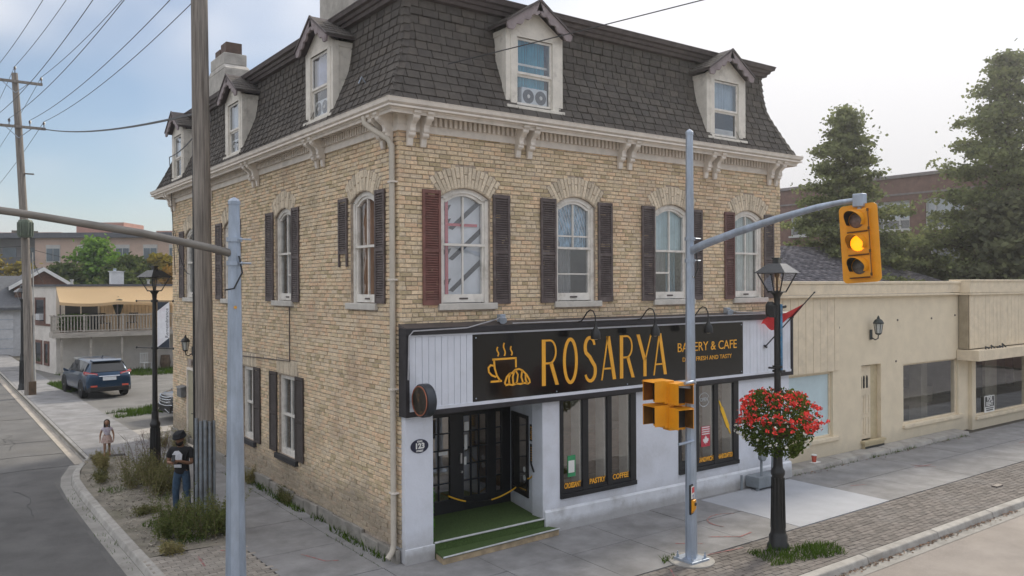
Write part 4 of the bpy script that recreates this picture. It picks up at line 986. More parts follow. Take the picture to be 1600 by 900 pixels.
# ================================================================ ground, roads, pavements
asphalt = mat('asphalt', (.125, .123, .120), .92, .13, .9, dirt2=(.20, .195, .185, .5), dirt2_scale=38, bump=.5, bscale=130, dirt=(.15, .145, .135, .6), dirt_scale=.35, dirt_pos=(.45, .65))
asphalt2 = mat('front_asphalt', (.29, .26, .235), .92, .10, 1.1, dirt2=(.40, .36, .32, .5), dirt2_scale=38, bump=.5, bscale=130, dirt=(.30, .265, .23, .5), dirt_scale=.5, dirt_pos=(.45, .65))
earth = mat('ground_earth', (.16, .145, .115), .95, .15, .8, bump=.4, bscale=40)
g = MB(); g.quad((-250, -250, -.16), (350, -250, -.16), (350, 350, -.16), (-250, 350, -.16)); struct('ground', g, earth)
g = MB(); g.poly([(-60, -16, -.134), (70, -16, -.134), (70, -4.62, -.134), (-1.6, -4.62, -.134), (-2.7, -4.25, -.134), (-3.4, -3.3, -.134), (-3.6, -2.6, -.134), (-60, -2.6, -.134)]); struct('front_road', g, asphalt2)
g = MB(); g.box(-60, 70, -16.2, -16.0, -.16, .0); struct('opposite_curb', g, curb_m)
g = MB(); g.box(-60, 70, -20, -16.202, -.16, -.004); struct('opposite_sidewalk', g, conc)
g = MB(); g.poly([(-14, -2.598, -.130), (-3.66, -2.598, -.130), (-3.72, 10.5, -.130), (-3.45, 11.9, -.130), (-2.95, 13.4, -.130), (-2.95, 140, -.130), (-14, 140, -.130)]); struct('side_road', g, asphalt)
# darker patch of asphalt and crack seams on the side road
g = MB(); g.poly([(-3.98, 9.5, -.126), (-3.95, 11.0, -.126), (-3.5, 12.6, -.126), (-5.2, 13.0, -.126), (-6.2, 12.2, -.126), (-9, 12.6, -.126), (-9, 2.0, -.126), (-4.0, 2.0, -.126)]); struct('asphalt_patch', g, mat('dark_asphalt', (.108, .106, .104), .93, .14, 1.1, dirt2=(.17, .165, .16, .5), dirt2_scale=38, bump=.5, bscale=130, dirt=(.125, .122, .118, .6), dirt_scale=.6))
g = MB()
rs = random.Random(77)
for k in range(7):
    p_ = [Vector((rs.uniform(3, 16), rs.uniform(-9, -5.6), -.129))]
    for j in range(9): p_.append(p_[-1]+Vector((rs.uniform(.05, .5), rs.uniform(-.28, .28), 0)))
    g.ribbon(p_, rs.uniform(.008, .018), (0, 0, 1), .002)
for k in range(6):
    p_ = [Vector((rs.uniform(-6.5, -4.2), rs.uniform(2, 20), -.121))]
    for j in range(9): p_.append(p_[-1]+Vector((rs.uniform(-.2, .2), rs.uniform(.05, .5), 0)))
    g.ribbon(p_, rs.uniform(.008, .018), (0, 0, 1), .002)
for y0, dx in ((15.0, 0), (17.5, .3), (23.0, 0), (12.9, .5)):
    g.ribbon([(-3.2-1.1*k, y0+.12*math.sin(k*1.7+dx)+.05*k, -.125) for k in range(8)], .035, (0, 0, 1), .002)
struct('crack_seam', g, mat('tar_seam', (.03, .03, .03), .6, .1, 5))
# --- front sidewalk slabs
slab_m = conc
sb = MB(); sb.box(-1.9, 60, -2.88, .6, -.14, -.022); side_bed = struct('front_sidewalk', sb, mat('joint_dirt', (.07, .062, .05), .95, .2, 8))
u1 = MB(); u1.box(-.5, .5, -.5, .5, -.5, .5); sme = u1.data('slab'); sme.materials.append(slab_m)
def slab(x0, x1, y0, y1, parent, m_=None, dz=0.):
    me = sme
    if m_: me = u1.data('slab'); me.materials.append(m_)
    o = link('slab', me, parent, bevel=0); o.location = ((x0+x1)/2, (y0+y1)/2, -.05+dz+random.uniform(-.003, .003)); o.scale = (x1-x0-.014, y1-y0-.014, .1); return o
xs = [-1.9, -.35, 1.25, 2.65, 4.1, 5.85, 7.36, 10.62, 12.35, 14.6, 17.2, 19.6, 22, 24.5, 27, 29.5, 32, 34.5, 37]
for a, b in zip(xs, xs[1:]):
    if a == 7.36: continue
    slab(a, b, -2.86, -1.42, side_bed); slab(a, b, -1.42, -.02, side_bed)
slab(7.36, 10.66, -2.86, -.30, side_bed, mat('new_concrete', (.36, .375, .405), .85, .04, 2, bump=.15, bscale=70), .002)
slab(7.36, 10.62, -.30, -.02, side_bed)
def arc2(cx_, cy2, r, a0, a1, n): return [(cx_+r*math.cos(math.radians(a0+(a1-a0)*k/n)), cy2+r*math.sin(math.radians(a0+(a1-a0)*k/n))) for k in range(n+1)]
# --- pavers along the kerb
pv = MB(); pv.poly([(-1.9, -2.885, -.03)]+[(x, y, -.03) for x, y in arc2(-2.0, -3.05, 1.40, 180, 270, 6)]+[(-1.9, -4.46, -.03)]); pv.box(-1.9, 60, -4.46, -2.885, -.14, -.03); pv_bed = struct('paver_strip', pv, MATS['joint_dirt'])
paver_m = mat('grey_brown_paver', (.165, .148, .135), .92, .1, 6, bump=.4, bscale=80, rnd=.22, dirt=(.215, .205, .195, .5), dirt_scale=.8)
def unit_paver():
    u = MB(); e = .04
    A = [u.p((x, y, -.5)) for x, y in ((-.5, -.5), (.5, -.5), (.5, .5), (-.5, .5))]; B = [u.p((x, y, .35)) for x, y in ((-.5, -.5), (.5, -.5), (.5, .5), (-.5, .5))]
    D = [u.p((x, y, .5)) for x, y in ((-.48, -.46), (.48, -.46), (.48, .46), (-.48, .46))]
    for P, Q in ((A, B), (B, D)):
        for k in range(4): u.f.append([P[k], P[(k+1) % 4], Q[(k+1) % 4], Q[k]])
    u.f.append(D); return u
up = unit_paver()
pm = []
y = -2.89; r = 0
while y > -4.45:
    x = -1.8-(r % 2)*.11
    while x < 26:
        c = Vector((x+.11, y-.055, -.03+random.uniform(-.004, .004)))
        R = Matrix.Rotation(random.gauss(0, .012), 3, 'Z') @ Matrix.Rotation(random.gauss(0, .012), 3, 'X')
        pm.append(TRS(c, R, (.212, .104, .06))); x += .22
    y -= .112; r += 1
# corner pavers in front of the weed bed
cpm = []
y = 2.95; r = 0
while y > -2.8:
    x = -3.46-(r % 2)*.11
    while x < -1.95:
        cpm.append(TRS((x+.11, y-.055, -.03+random.uniform(-.004, .004)), Matrix.Rotation(random.gauss(0, .015), 3, 'Z'), (.212, .104, .06))); x += .22
    y -= .112; r += 1
def pieces_floor(name, unit, mats4, material, parent, limit):
    pieces(name, unit, mats4, material, parent, None, limit)
for M4 in pm+cpm: pass
# floor pieces: score by ground distance (their flat faces look up)
def floor_pieces(name, unit, mats4, material, parent, limit=300):
    sc = []
    for i, M4 in enumerate(mats4):
        pr = proj(M4.translation); s = -1e9
        if pr and -10 < pr[0] < 1610 and 0 < pr[1] < 905: s = -pr[2]
        sc.append((s, i))
    sc.sort(reverse=True); me = unit.data(name); me.materials.append(material); V = []; F = []
    for k, (s, i) in enumerate(sc):
        if k < limit and s > -1e8:
            o = bpy.data.objects.new(name, me); C.objects.link(o); o.parent = parent; o.matrix_local = mats4[i]
        else:
            b = len(V); V.extend([tuple(mats4[i] @ q) for q in unit.v]); F.extend([[b+x for x in f] for f in unit.f])
    if V: link(name+'_field', mesh_raw(name+'_field', V, F, material), parent, kind='stuff')
floor_pieces('paver', up, pm, paver_m, pv_bed, 300)
cb = MB(); cb.box(-3.44, -1.905, -2.8, 3.0, -.14, -.03); cbo = struct('corner_paving', cb, MATS['joint_dirt'])
floor_pieces('paver', up, cpm, mat('pale_paver', (.27, .245, .215), .92, .1, 6, bump=.4, bscale=80, rnd=.16, dirt=(.33, .31, .28, .5), dirt_scale=.9), cbo, 200)
# --- side sidewalk and gravelly bed
sb = MB(); sb.box(-1.9, .02, .62, 13.2, -.14, -.022); sb.poly([(-2.95, 13.2, -.03), (-.85, 13.2, -.03), (-.9, 40, -.03), (-2.95, 140, -.03)][:4]); ss = struct('side_sidewalk', sb, MATS['joint_dirt'])
ys = [-.02, 1.75, 3.65, 5.4, 7.2, 9.0, 10.8, 13.2]
for a, b in zip(ys, ys[1:]): slab(-1.9, -.36, a, b, ss); slab(-.36, .02, a, b, ss)
ys = [13.2, 15.2, 17.4, 19.5, 21.6, 23.7, 25.8, 28, 30.2, 32.5, 35, 37.5, 40, 43, 46, 50, 55, 60, 66, 72]
for i, (a, b) in enumerate(zip(ys, ys[1:])): slab(-2.80, -.86-.012*(a-13), a, b, ss, None, .0)
bed_m = mat('sandy_gravel_bed', (.215, .195, .16), .95, .2, 2.2, dirt2=(.33, .31, .27, .6), dirt2_scale=30, bump=.7, bscale=70, dirt=(.13, .125, .08, .7), dirt_scale=1.3, dirt_pos=(.5, .66))
vb = MB(); nx_, ny_ = 12, 60
idx = {}
for i in range(nx_+1):
    for j in range(ny_+1):
        t = j/ny_; y = 2.96+t*9.94; xl = -3.52 if y < 10 else -3.52+.165*(y-10)**1.15
        x = xl+(-1.9-xl)*i/nx_; idx[i, j] = vb.p((x, y, -.012+.035*noise.noise((x*1.5, y*1.5, 0))*(0 if i in (0, nx_) else 1)))
for i in range(nx_):
    for j in range(ny_): vb.f.append([idx[i, j], idx[i+1, j], idx[i+1, j+1], idx[i, j+1]])
struct('gravel_bed', vb, bed_m)
pb = MB(); rs = random.Random(5)
for k in range(900):
    x, y = rs.uniform(-3.35, -1.95), rs.uniform(3.1, 11); s_ = rs.uniform(.008, .022)
    pb.lathe((x, y, 0), [(s_*.6, -.01), (s_, s_*.4), (s_*.5, s_*.9)], 5)
pb.build('pebbles', mat('pebble', (.30, .27, .23), .9, .1, 20, rnd=.35), None, kind='stuff')
# --- kerbs
cu = MB()
def kerb_path(pts, name, w_in, parent_mesh=None):
    pass
def offset_path(path, d):
    res = []
    for i, q in enumerate(path):
        a = Vector(path[max(i-1, 0)]); b = Vector(path[min(i+1, len(path)-1)]); t = (b-a).normalized(); n = Vector((-t.y, t.x)); res.append(Vector(q)+n*d)
    return res
# path along the back (pavement) edge of the kerb, road on the left-hand (outer) side
left_path = [(-2.90, 12.9), (-3.08, 12.2), (-3.30, 11.4), (-3.44, 10.4), (-3.48, 9.0), (-3.47, 7.2), (-3.46, 5.2), (-3.44, 3.6), (-3.42, 1.9), (-3.42, .0), (-3.42, -1.8)]
corner = arc2(-2.0, -3.05, 1.42, 180, 270, 6)
front_path = [(x, -4.47) for x in (-.6, 1.2, 3.0, 4.9, 6.75, 9.2, 11.5, 13.9, 16.3, 18.7, 21.1, 23.5, 26, 30, 36, 44, 60)]
path = left_path+corner+front_path
kb = MB(); outer = offset_path(path, -.16); base = offset_path(path, -.20); gut = offset_path(path, -.44)
curb = thing('curb', '', '') if False else None
cbed = MB()
for i in range(len(path)-1):
    cbed.quad((*base[i], -.128), (*base[i+1], -.128), (*path[i+1], -.128), (*path[i], -.128))
curb_s = struct('curb', cbed, MATS['joint_dirt'])
for i in range(len(path)-1):
    P = [path[i], path[i+1], outer[i+1], outer[i], base[i], base[i+1]]
    a, b, c, d, e_, f_ = [Vector(q) for q in P]
    k = MB(); t = (b-a).normalized()*.006
    drop = .0
    a2, b2, c2, d2, e2, f2 = a+t, b-t, c-t, d+t, e_+t, f_-t
    z1, z2 = (.012, -.012)
    zs = [(-.05 if i == 0 else .012), .012]
    k.hexa([(*e2, -.15), (*f2, -.15), (*b2, -.15), (*a2, -.15), (*d2, zs[0]-.02), (*c2, zs[1]-.02), (*b2, zs[1]), (*a2, zs[0])])
    k.build('curb_stone', curb_m, curb_s, bevel=.022)
gt = MB()
gut_s = MB()
for i in range(len(path)-1): gut_s.quad((*gut[i], -.127), (*gut[i+1], -.127), (*base[i+1], -.127), (*base[i], -.127))
gutter_st = struct('road_gutter', gut_s, mat('gutter_concrete', (.285, .275, .255), .9, .1, 3, bump=.3, bscale=50, dirt=(.17, .16, .145, .6), dirt_scale=1.1))
# straight gutter along the side road beyond the corner
lp = mat('gutter_pale', (.38, .34, .29), .9, .08, 2.5, bump=.3, dirt=(.26, .24, .21, .5), dirt_scale=.9)
k = MB()
for y in range(13, 72, 3): k.box(-3.2, -2.96, y+.01, y+2.99, -.16, -.118)
k.build('gutter_slab', lp, gutter_st)
k = MB()
for y in range(13, 72, 3): k.hexa([(-2.955, y+.01, -.16), (-2.81, y+.01, -.16), (-2.81, y+2.99, -.16), (-2.955, y+2.99, -.16), (-2.95, y+.01, -.06), (-2.81, y+.01, .004), (-2.81, y+2.99, .004), (-2.95, y+2.99, -.06)])
k.build('low_curb', curb_m, curb_s)
# pavement edge kerb stone strip behind the paver line
# red survey paint on the pavement
pm_ = MB(); rp_ = mat('red_survey_paint', (.30, .11, .105), .85, .3, 16, dirt=(.22, .20, .195, .85), dirt_scale=9, dirt_pos=(.42, .6))
def stroke(pts, wd=.035): pm_.ribbon([(x, y, .0045) for x, y in pts], wd, (0, 0, 1), .0012)
stroke([(7.21-.55+.55*math.cos(math.radians(t)), -1.75+.45*math.sin(math.radians(t))) for t in range(40, 220, 15)]); stroke([(5.4, -2.2), (5.9, -2.55), (6.3, -2.5)]); stroke([(4.6, -2.1), (5.0, -2.4)]); stroke([(-2.72, 2.49), (-2.77, 1.9)]); stroke([(-2.3, 2.6), (-2.05, 2.3)]); stroke([(-1.2, 1.5), (-1.0, .9), (-.8, .8)])
stroke([(11.2, -1.6), (11.6, -1.75)]); stroke([(14.3, -1.5), (15.0, -1.6)]); stroke([(14.5, -1.3), (14.8, -1.8)]); stroke([(20, -1.7), (21, -1.7)]); stroke([(3.2, -3.4), (3.5, -3.0)], .03); stroke([(4.4, -2.85), (5.4, -3.0)], .03)
struct('survey_paint', pm_, rp_)
# gravel yard and grass behind the building
yd = MB(); yd.poly([(-.84, 13.2, -.026), (.03, 13.2, -.026), (.03, LW+.0, -.026), (60, LW, -.026), (60, 44, -.026), (-1.2, 44, -.026)]); struct('gravel_yard', yd, mat('yard_gravel', (.185, .18, .17), .95, .14, 1.0, bump=.8, bscale=60, dirt=(.12, .115, .105, .6), dirt_scale=.5))
ap = MB(); ap.poly([(-.86, 16.3, -.0215), (8, 18.2, -.0215), (8, 19.3, -.0215), (-.88, 17.3, -.0215)]); struct('pale_ground_strip', ap, mat('pale_strip', (.33, .31, .285), .9, .08, 3, bump=.2))  # paler strip crossing the gravel yard
def grass(name, poly, n, h, seed, z=-.02):
    rs = random.Random(seed); xs_ = [p[0] for p in poly]; ys_ = [p[1] for p in poly]; V = []; F = []
    def inside(x, y):
        c = False; j = len(poly)-1
        for i in range(len(poly)):
            if (poly[i][1] > y) != (poly[j][1] > y) and x < (poly[j][0]-poly[i][0])*(y-poly[i][1])/(poly[j][1]-poly[i][1])+poly[i][0]: c = not c
            j = i
        return c
    k = 0
    while k < n:
        x, y = rs.uniform(min(xs_), max(xs_)), rs.uniform(min(ys_), max(ys_))
        if not inside(x, y): continue
        k += 1
        if noise.noise((x*.9, y*.9, seed)) < -.25: continue
        hh = h*rs.uniform(.4, 1.2)*(1+.5*noise.noise((x*2, y*2, 1))); a = rs.uniform(0, 6.28); w2 = hh*.10; lx, ly = math.cos(a), math.sin(a); bx, by = rs.gauss(0, .4)*hh, rs.gauss(0, .4)*hh
        b = len(V); V += [(x-lx*w2, y-ly*w2, z), (x+lx*w2, y+ly*w2, z), (x+bx, y+by, z+hh)]; F.append([b, b+1, b+2])
    return link(name, mesh_raw(name, V, F, grass_m), None, kind='stuff')
grass('grass', [(-.9, 21.9), (-.75, 20.3), (6, 22.2), (6, 24.3)], 6000, .16, 1)
grass('grass', [(-1.5, 34.5), (-1.1, 29.6), (-.4, 30.5), (-.3, 34.5)], 3000, .16, 2)
grass('grass', [(.8, 35.5), (14, 35.0), (14, 38.6), (-.6, 39.0)], 9000, .2, 3)
grass('grass', [(5.25, -3.2), (5.0, -3.95), (6.6, -4.35), (6.95, -3.8), (6.2, -3.6)], 1500, .10, 4, .0)
grass('grass', [(-2.9, 45), (-2.9, 60), (-4.6, 60), (-4.6, 45)], 2500, .25, 6, -.1)
grass('grass', [(3.6, -2.75), (3.75, -2.55), (4.1, -2.52), (4.0, -2.7)], 120, .07, 7, .0)
rs = random.Random(21)
for k in range(9):
    x, y = rs.uniform(-3.2, -2.1), rs.uniform(3.3, 11); r_ = rs.uniform(.15, .35)
    grass('grass', [(x+r_*math.cos(a)*1.2, y+r_*math.sin(a)*1.5) for a in [i*math.pi/3 for i in range(6)]], int(500*r_), .09, 30+k, .0)
grass('grass', [(10.95, -.13), (10.95, -.24), (20.2, -.24), (20.2, -.13)], 600, .07, 40, .0)
grass('grass', [(-.36, 0), (-.40, 0), (-.40, 9), (-.36, 9)], 160, .06, 41, .0)
# plants growing in joints, dead leaves in the gutter
lf = MB(); rs = random.Random(11)
for k in range(700):
    if rs.random() < .75: x, y, z = rs.uniform(5, 12.5), -4.67-abs(rs.gauss(0, .05)), -.118
    else: x, y, z = rs.uniform(10.9, 20), -.17-abs(rs.gauss(0, .09)), .006
    s_ = rs.uniform(.012, .035); a = rs.uniform(0, 6.28); c = Vector((x, y, z+rs.uniform(0, .02))); u = Vector((math.cos(a), math.sin(a), rs.uniform(-.4, .4)))*s_; v_ = Vector((-math.sin(a), math.cos(a), rs.uniform(-.4, .4)))*s_*.6
    lf.quad(c-u, c+v_, c+u, c-v_)
lf.build('fallen_leaves', mat('dead_leaf', (.13, .075, .045), .9, .2, 9, rnd=.5), None, kind='stuff')
grass('grass', [(.0, .2), (-.22, .2), (-.25, 9), (.0, 9)], 900, .13, 9, -.0)
grass('grass', [(-3.62, 1.5), (-3.9, 1.5), (-3.95, 10), (-3.68, 10)], 140, .06, 10, -.12)
# --- weeds
def weed_bush(name, label, loc, h, rx, ry, n, seed, m_=weed_m, group=None, stems=26):
    rs = random.Random(seed); V = []; F = []
    o = thing(name, label, 'weeds', loc, group=group); st_ = MB(); NS = stems*3; nc = max(3, stems//6)
    tufts = [(rx*.75*math.sqrt(rs.random())*math.cos(a), ry*.75*math.sqrt(rs.random())*math.sin(a), rs.uniform(.55, 1.1)) for a in (rs.uniform(0, 6.28) for _ in range(nc))]
    for s_ in range(NS):
        tx, ty, th_ = rs.choice(tufts); a = rs.uniform(0, 6.28); r = abs(rs.gauss(0, .22))
        x0, y0 = tx+rx*r*math.cos(a)*.6, ty+ry*r*math.sin(a)*.6
        hh = h*th_*rs.uniform(.35, 1.25)*(1-.3*min(1, r)); sp = rs.uniform(.15, .6)*hh
        tip = Vector((x0+math.cos(a)*sp+rs.gauss(0, .04), y0+math.sin(a)*sp+rs.gauss(0, .04), hh)); base = Vector((x0, y0, 0)); mid = base.lerp(tip, .5)+Vector((0, 0, .12*hh))
        st_.tube([base, mid, tip], [.005, .0035, .0015], 3, cap=False)
        for k in range(int(n/NS*rs.uniform(.3, 1.3))):
            t = rs.uniform(.05, 1)**.8; q = base.lerp(mid, t*2) if t < .5 else mid.lerp(tip, t*2-1)
            sd_ = .05*(1.25-t); q = q+Vector((rs.gauss(0, sd_), rs.gauss(0, sd_), rs.gauss(0, .03))); q.z = max(q.z, .005)
            l = rs.uniform(.02, .075)*(1.2-.6*t); u = Vector((rs.gauss(0, 1), rs.gauss(0, 1), rs.gauss(.35, .7))).normalized()*l; v_ = u.orthogonal().normalized()*l*rs.uniform(.12, .3)
            b = len(V); V += [tuple(q-v_), tuple(q+v_), tuple(q+u)]; F.append([b, b+1, b+2])
    st_.build('stems', mat('weed_stem', (.20, .165, .09), .9, .15, 9), o); link('foliage', mesh_raw('foliage', V, F, m_), o)
    return o
G = 'weeds on the corner bed'
weed_bush('weed_bush', 'big green weed bush around the foot of the street lamp beside the side road', (-2.25, 8.55, 0), .95, .75, 1.45, 17000, 1, group=G, stems=84)
weed_bush('weed_bush', 'low dense weed bush at the foot of the wooden utility pole', (-2.35, 4.15, 0), .72, .76, 1.1, 19000, 2, leaf_mat('dark_weed', (.055, .08, .025), (.17, .185, .065), .25), G, 70)
dryw = leaf_mat('dry_weed', (.15, .14, .05), (.30, .26, .13), .2)
weed_bush('weed_bush', 'yellowing weed tuft right in front of the girl', (-2.75, 11.3, 0), .42, .3, .9, 5000, 3, dryw, G, 22)
weed_bush('weed_bush', 'small weed tuft by the curved curb left of the lamp', (-3.1, 9.9, 0), .3, .25, .45, 1800, 4, weed_m, G, 14)
weed_bush('weed_bush', 'flat weed patch on the gravel between the two big weed bushes', (-2.85, 6.2, 0), .16, .32, .45, 1600, 5, weed_m, G, 14)
weed_bush('weed_bush', 'brownish weed tuft at the back corner of the brick building', (-.55, 13.3, 0), .55, .45, .7, 4000, 6, dryw, G, 20)
weed_bush('weed_bush', 'thin dry weed on the pavers near the curb, nearest to the road junction', (-3.05, 2.9, 0), .3, .25, .3, 1200, 7, dryw, G, 10)
weed_bush('weed_bush', 'weed tuft at the foot of the brick wall under the shuttered windows', (-.12, 5.2, 0), .32, .14, .5, 2600, 8, weed_m, G, 14)
weed_bush('weed_bush', 'dry leafless weed at the foot of the side wall farther back than the shuttered windows', (-.12, 7.4, 0), .42, .16, .6, 1500, 9, dryw, G, 16)
st_ = MB(); rs = random.Random(3)
for k in range(26):
    a = rs.uniform(0, 6.28); b_ = Vector((-2.0+rs.gauss(0, .3), 9.6+rs.gauss(0, .3), 0)); tip = b_+Vector((.35*math.cos(a), .35*math.sin(a), rs.uniform(.8, 1.25))); st_.tube([b_, b_.lerp(tip, .6)+Vector((.03, .02, .05)), tip], [.006, .005, .002], 3, cap=False)
    for j in range(5):
        q = b_.lerp(tip, rs.uniform(.4, .95)); st_.tube([q, q+Vector((rs.gauss(0, .13), rs.gauss(0, .13), rs.uniform(.05, .2)))], [.003, .0015], 3, cap=False)
tag(st_.build('dead_weed', mat('dry_twig', (.15, .10, .09), .9, .15, 9), None), 'bare purplish dead weed stalks beside the street lamp', 'weeds')
# ================================================================ traffic poles and signals
def base_plate(o, s_=.22):
    q = MB(); q.box(-s_, s_, -s_, s_, .02, .06); q.build('base_plate', galv, o, bevel=.006)
    q = MB()
    for x in (-1, 1):
        for y in (-1, 1): q.lathe((x*s_*.75, y*s_*.75, .06), [(.025, 0), (.025, .05), (.012, .05), (.012, .10)], 6)
    q.build('anchor_bolt', galv, o)
def octo(o, r0, r1, h):
    q = MB(); q.lathe((0, 0, .05), [(r0, 0), (r1, h-.05)], 8); q.build('pole', galv, o)
    q = MB(); q.lathe((0, 0, h), [(r1*1.12, -.03), (r1*1.12, .015), (r1*.8, .045), (.01, .07)], 8); q.build('cap', galv, o)
def bands(o, zs, r):
    q = MB()
    for z in zs:
        q.lathe((0, 0, z), [(r+.012, -.03), (r+.012, .03)], 8); q.tube([(r*.3, -r*1.3, z), (r*1.9, -r*1.3, z)], .012, 6)
    q.build('clamp_band', galv, o)
# right pole
tp = thing('traffic_pole', 'tall galvanized traffic pole on the pavers before the bakery, carrying the big yellow signal', 'traffic pole', (4.12, -2.91, .0), group='galvanized traffic poles')
q = MB(); q.lathe((0, 0, -.02), [(.40, 0), (.40, .035), (.38, .045)], 24); q.build('concrete_footing', curb_m, tp)
base_plate(tp); octo(tp, .105, .062, 7.44); bands(tp, (5.60, 5.22), .08)
ap_ = [(0, -.06, 5.40), (0, -.35, 5.50), (0, -1.0, 5.66), (0, -1.8, 5.83), (0, -2.5, 5.95), (0, -2.85, 5.99), (0, -3.1, 6.0)]
q = MB(); q.tube(ap_, [.075, .07, .065, .058, .05, .042, .04], 10); q.build('mast_arm', galv, tp, smooth=True)
q = MB(); q.tube([(.02, -.12, 5.36), (.02, -.16, 5.1), (.0, -.10, 4.92), (-.02, -.02, 4.98), (-.01, .0, 5.05)], .013, 6); q.build('cable', black_metal, tp)
q = MB(); q.box(-.06, .06, -3.25, -3.09, 5.90, 6.09); q.tube([(0, -3.17, 5.80), (0, -3.17, 6.0)], .035, 8); q.build('arm_end', galv, tp, bevel=.02)
q = MB(); q.tube([(-.02, -.08, 3.02), (-.20, -.08, 3.05), (-.36, -.05, 3.07)], .03, 8); q.tube([(-.02, -.08, 2.10), (-.36, -.05, 2.07)], .025, 8); q.tube([(-.0, -.1, 3.1), (-.1, -.14, 3.13), (-.3, -.14, 3.12)], .03, 8); q.build('side_bracket', galv, tp)
lens_off = mat('dark_lens', (.10, .085, .075), .25, .2, 20); lens_red_off = mat('dim_red_lens', (.20, .13, .11), .25, .2, 20)
lens_amber = mat('lit_amber_lens', (.5, .15, .01), .4, .05, 6, emit=(1, .34, .005, 1.5))
lens_red = mat('lit_red_lens', (.35, .03, .02), .4, .05, 6, emit=(1, .04, .02, .35))
def visor(c, r, ln, drop=.35, T=None):
    mb = MB(T); n = 20
    for k in range(n):
        a0 = math.radians(-35+250*k/n); a1 = math.radians(-35+250*(k+1)/n)
        l0, l1 = [ln*(.45+.55*max(0, math.sin(a))) for a in (a0, a1)]
        P = lambda a, rr, o: (c[0]-o, c[1]+rr*math.cos(a), c[2]+rr*math.sin(a))
        mb.hexa([P(a0, r, 0), P(a1, r, 0), P(a1, r, l1), P(a0, r, l0), P(a0, r+.008, 0), P(a1, r+.008, 0), P(a1, r+.008, l1), P(a0, r+.008, l0)])
    return mb
ts = thing('traffic_signal', 'yellow three lamp traffic signal with its amber lamp lit, hanging from the right mast arm', 'traffic signal', (4.12, -6.08, 5.38))
ts.rotation_euler = (math.radians(-3.5), 0, math.radians(3))
rr_ = .07; outline = []
for (sx, sz, a0) in ((1, 1, 0), (-1, 1, 90), (-1, -1, 180), (1, -1, 270)):
    for k in range(5):
        a = math.radians(a0+22.5*k); outline.append((0, sx*(.285-rr_)+rr_*math.cos(a), sz*(.56-rr_)+rr_*math.sin(a)))
q = MB(); q.prism(outline, (.012, 0, 0)); q.build('backplate', sig_yellow, ts)
for i, (z, lm, lab) in enumerate(((.33, lens_red_off, 'unlit red signal section'), (0, lens_amber, 'lit amber signal section'), (-.33, lens_off, 'unlit green signal section'))):
    q = MB(); q.box(-.05, .16, -.165, .165, z-.16, z+.16); sec = q.build('signal_section', sig_yellow, ts, bevel=.015, label=lab)
    q = MB(); q.lathe((-.052, 0, z), [(.112, 0), (.10, -.018), (.06, -.03), (0, -.034)], 20, (1, 0, 0)); q.build('lens', lm, sec, smooth=True)
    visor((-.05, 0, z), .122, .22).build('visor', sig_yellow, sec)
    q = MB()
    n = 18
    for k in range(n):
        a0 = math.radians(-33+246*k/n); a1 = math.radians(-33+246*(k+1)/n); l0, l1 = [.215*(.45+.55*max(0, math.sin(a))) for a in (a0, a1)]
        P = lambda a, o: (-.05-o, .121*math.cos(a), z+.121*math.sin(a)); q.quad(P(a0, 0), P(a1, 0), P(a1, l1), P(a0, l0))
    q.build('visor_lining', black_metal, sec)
q = MB()
for z in (.165, -.165, -.50+.01): q.tube([(-.055, -.15, z), (-.055, .15, z)], .009, 6)
for z in (.46, .2, -.12, -.45): q.box(-.075, -.05, -.185, -.165, z-.02, z+.02)
q.tube([(-.055, -.175, -.48), (-.055, -.175, .48)], .006, 6); q.build('hinge_and_latch', mat('dark_rust', (.10, .05, .02), .7, .2, 9), ts)
q = MB(); q.tube([(0.04, 0, .5), (.04, 0, .62)], .035, 8); q.build('hanger', galv, ts)
# two small pedestrian heads back to back
def ped(name, label, loc, rz):
    o = thing(name, label, 'pedestrian signal', loc, rz, 'small pedestrian signals on the right pole')
    for i, z in enumerate((.21, -.21)):
        q = MB(); q.box(0, .2, -.17, .17, z-.2, z+.2); s_ = q.build('signal_section', sig_yellow, o, bevel=.012)
        q = MB()                                  # box hood open to the front
        q.box(-.22, -.001, -.17, -.16, z-.16, z+.2); q.box(-.22, -.001, .16, .17, z-.16, z+.2); q.hexa([(-.22, -.16, z+.17), (-.001, -.16, z+.17), (-.001, .16, z+.17), (-.22, .16, z+.17), (-.25, -.17, z+.18), (-.001, -.17, z+.2), (-.001, .17, z+.2), (-.25, .17, z+.18)])
        q.build('hood', sig_yellow, s_)
        q = MB(); q.box(-.012, -.002, -.15, .15, z-.16, z+.16); q.build('lens', black_metal, s_)
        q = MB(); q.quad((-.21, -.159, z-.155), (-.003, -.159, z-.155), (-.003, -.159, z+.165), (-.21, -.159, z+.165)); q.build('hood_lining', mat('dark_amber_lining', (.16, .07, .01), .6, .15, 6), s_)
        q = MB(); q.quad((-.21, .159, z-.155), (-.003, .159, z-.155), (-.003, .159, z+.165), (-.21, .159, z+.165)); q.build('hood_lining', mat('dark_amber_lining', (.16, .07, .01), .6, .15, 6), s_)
        if i == 0 and 'red' in label:
            q = MB(); q.box(-.018, -.013, -.07, .07, z-.09, z+.10); q.build('hand_symbol', lens_red, s_)
    return o
ped('pedestrian_signal', 'yellow pedestrian signal whose open hoods face right, nearest the right pole', (3.87, -2.84, 2.70), math.radians(82))
ped('pedestrian_signal', 'yellow pedestrian signal with a red light inside its hood, left of the other one', (3.66, -2.60, 2.74), math.radians(-8))
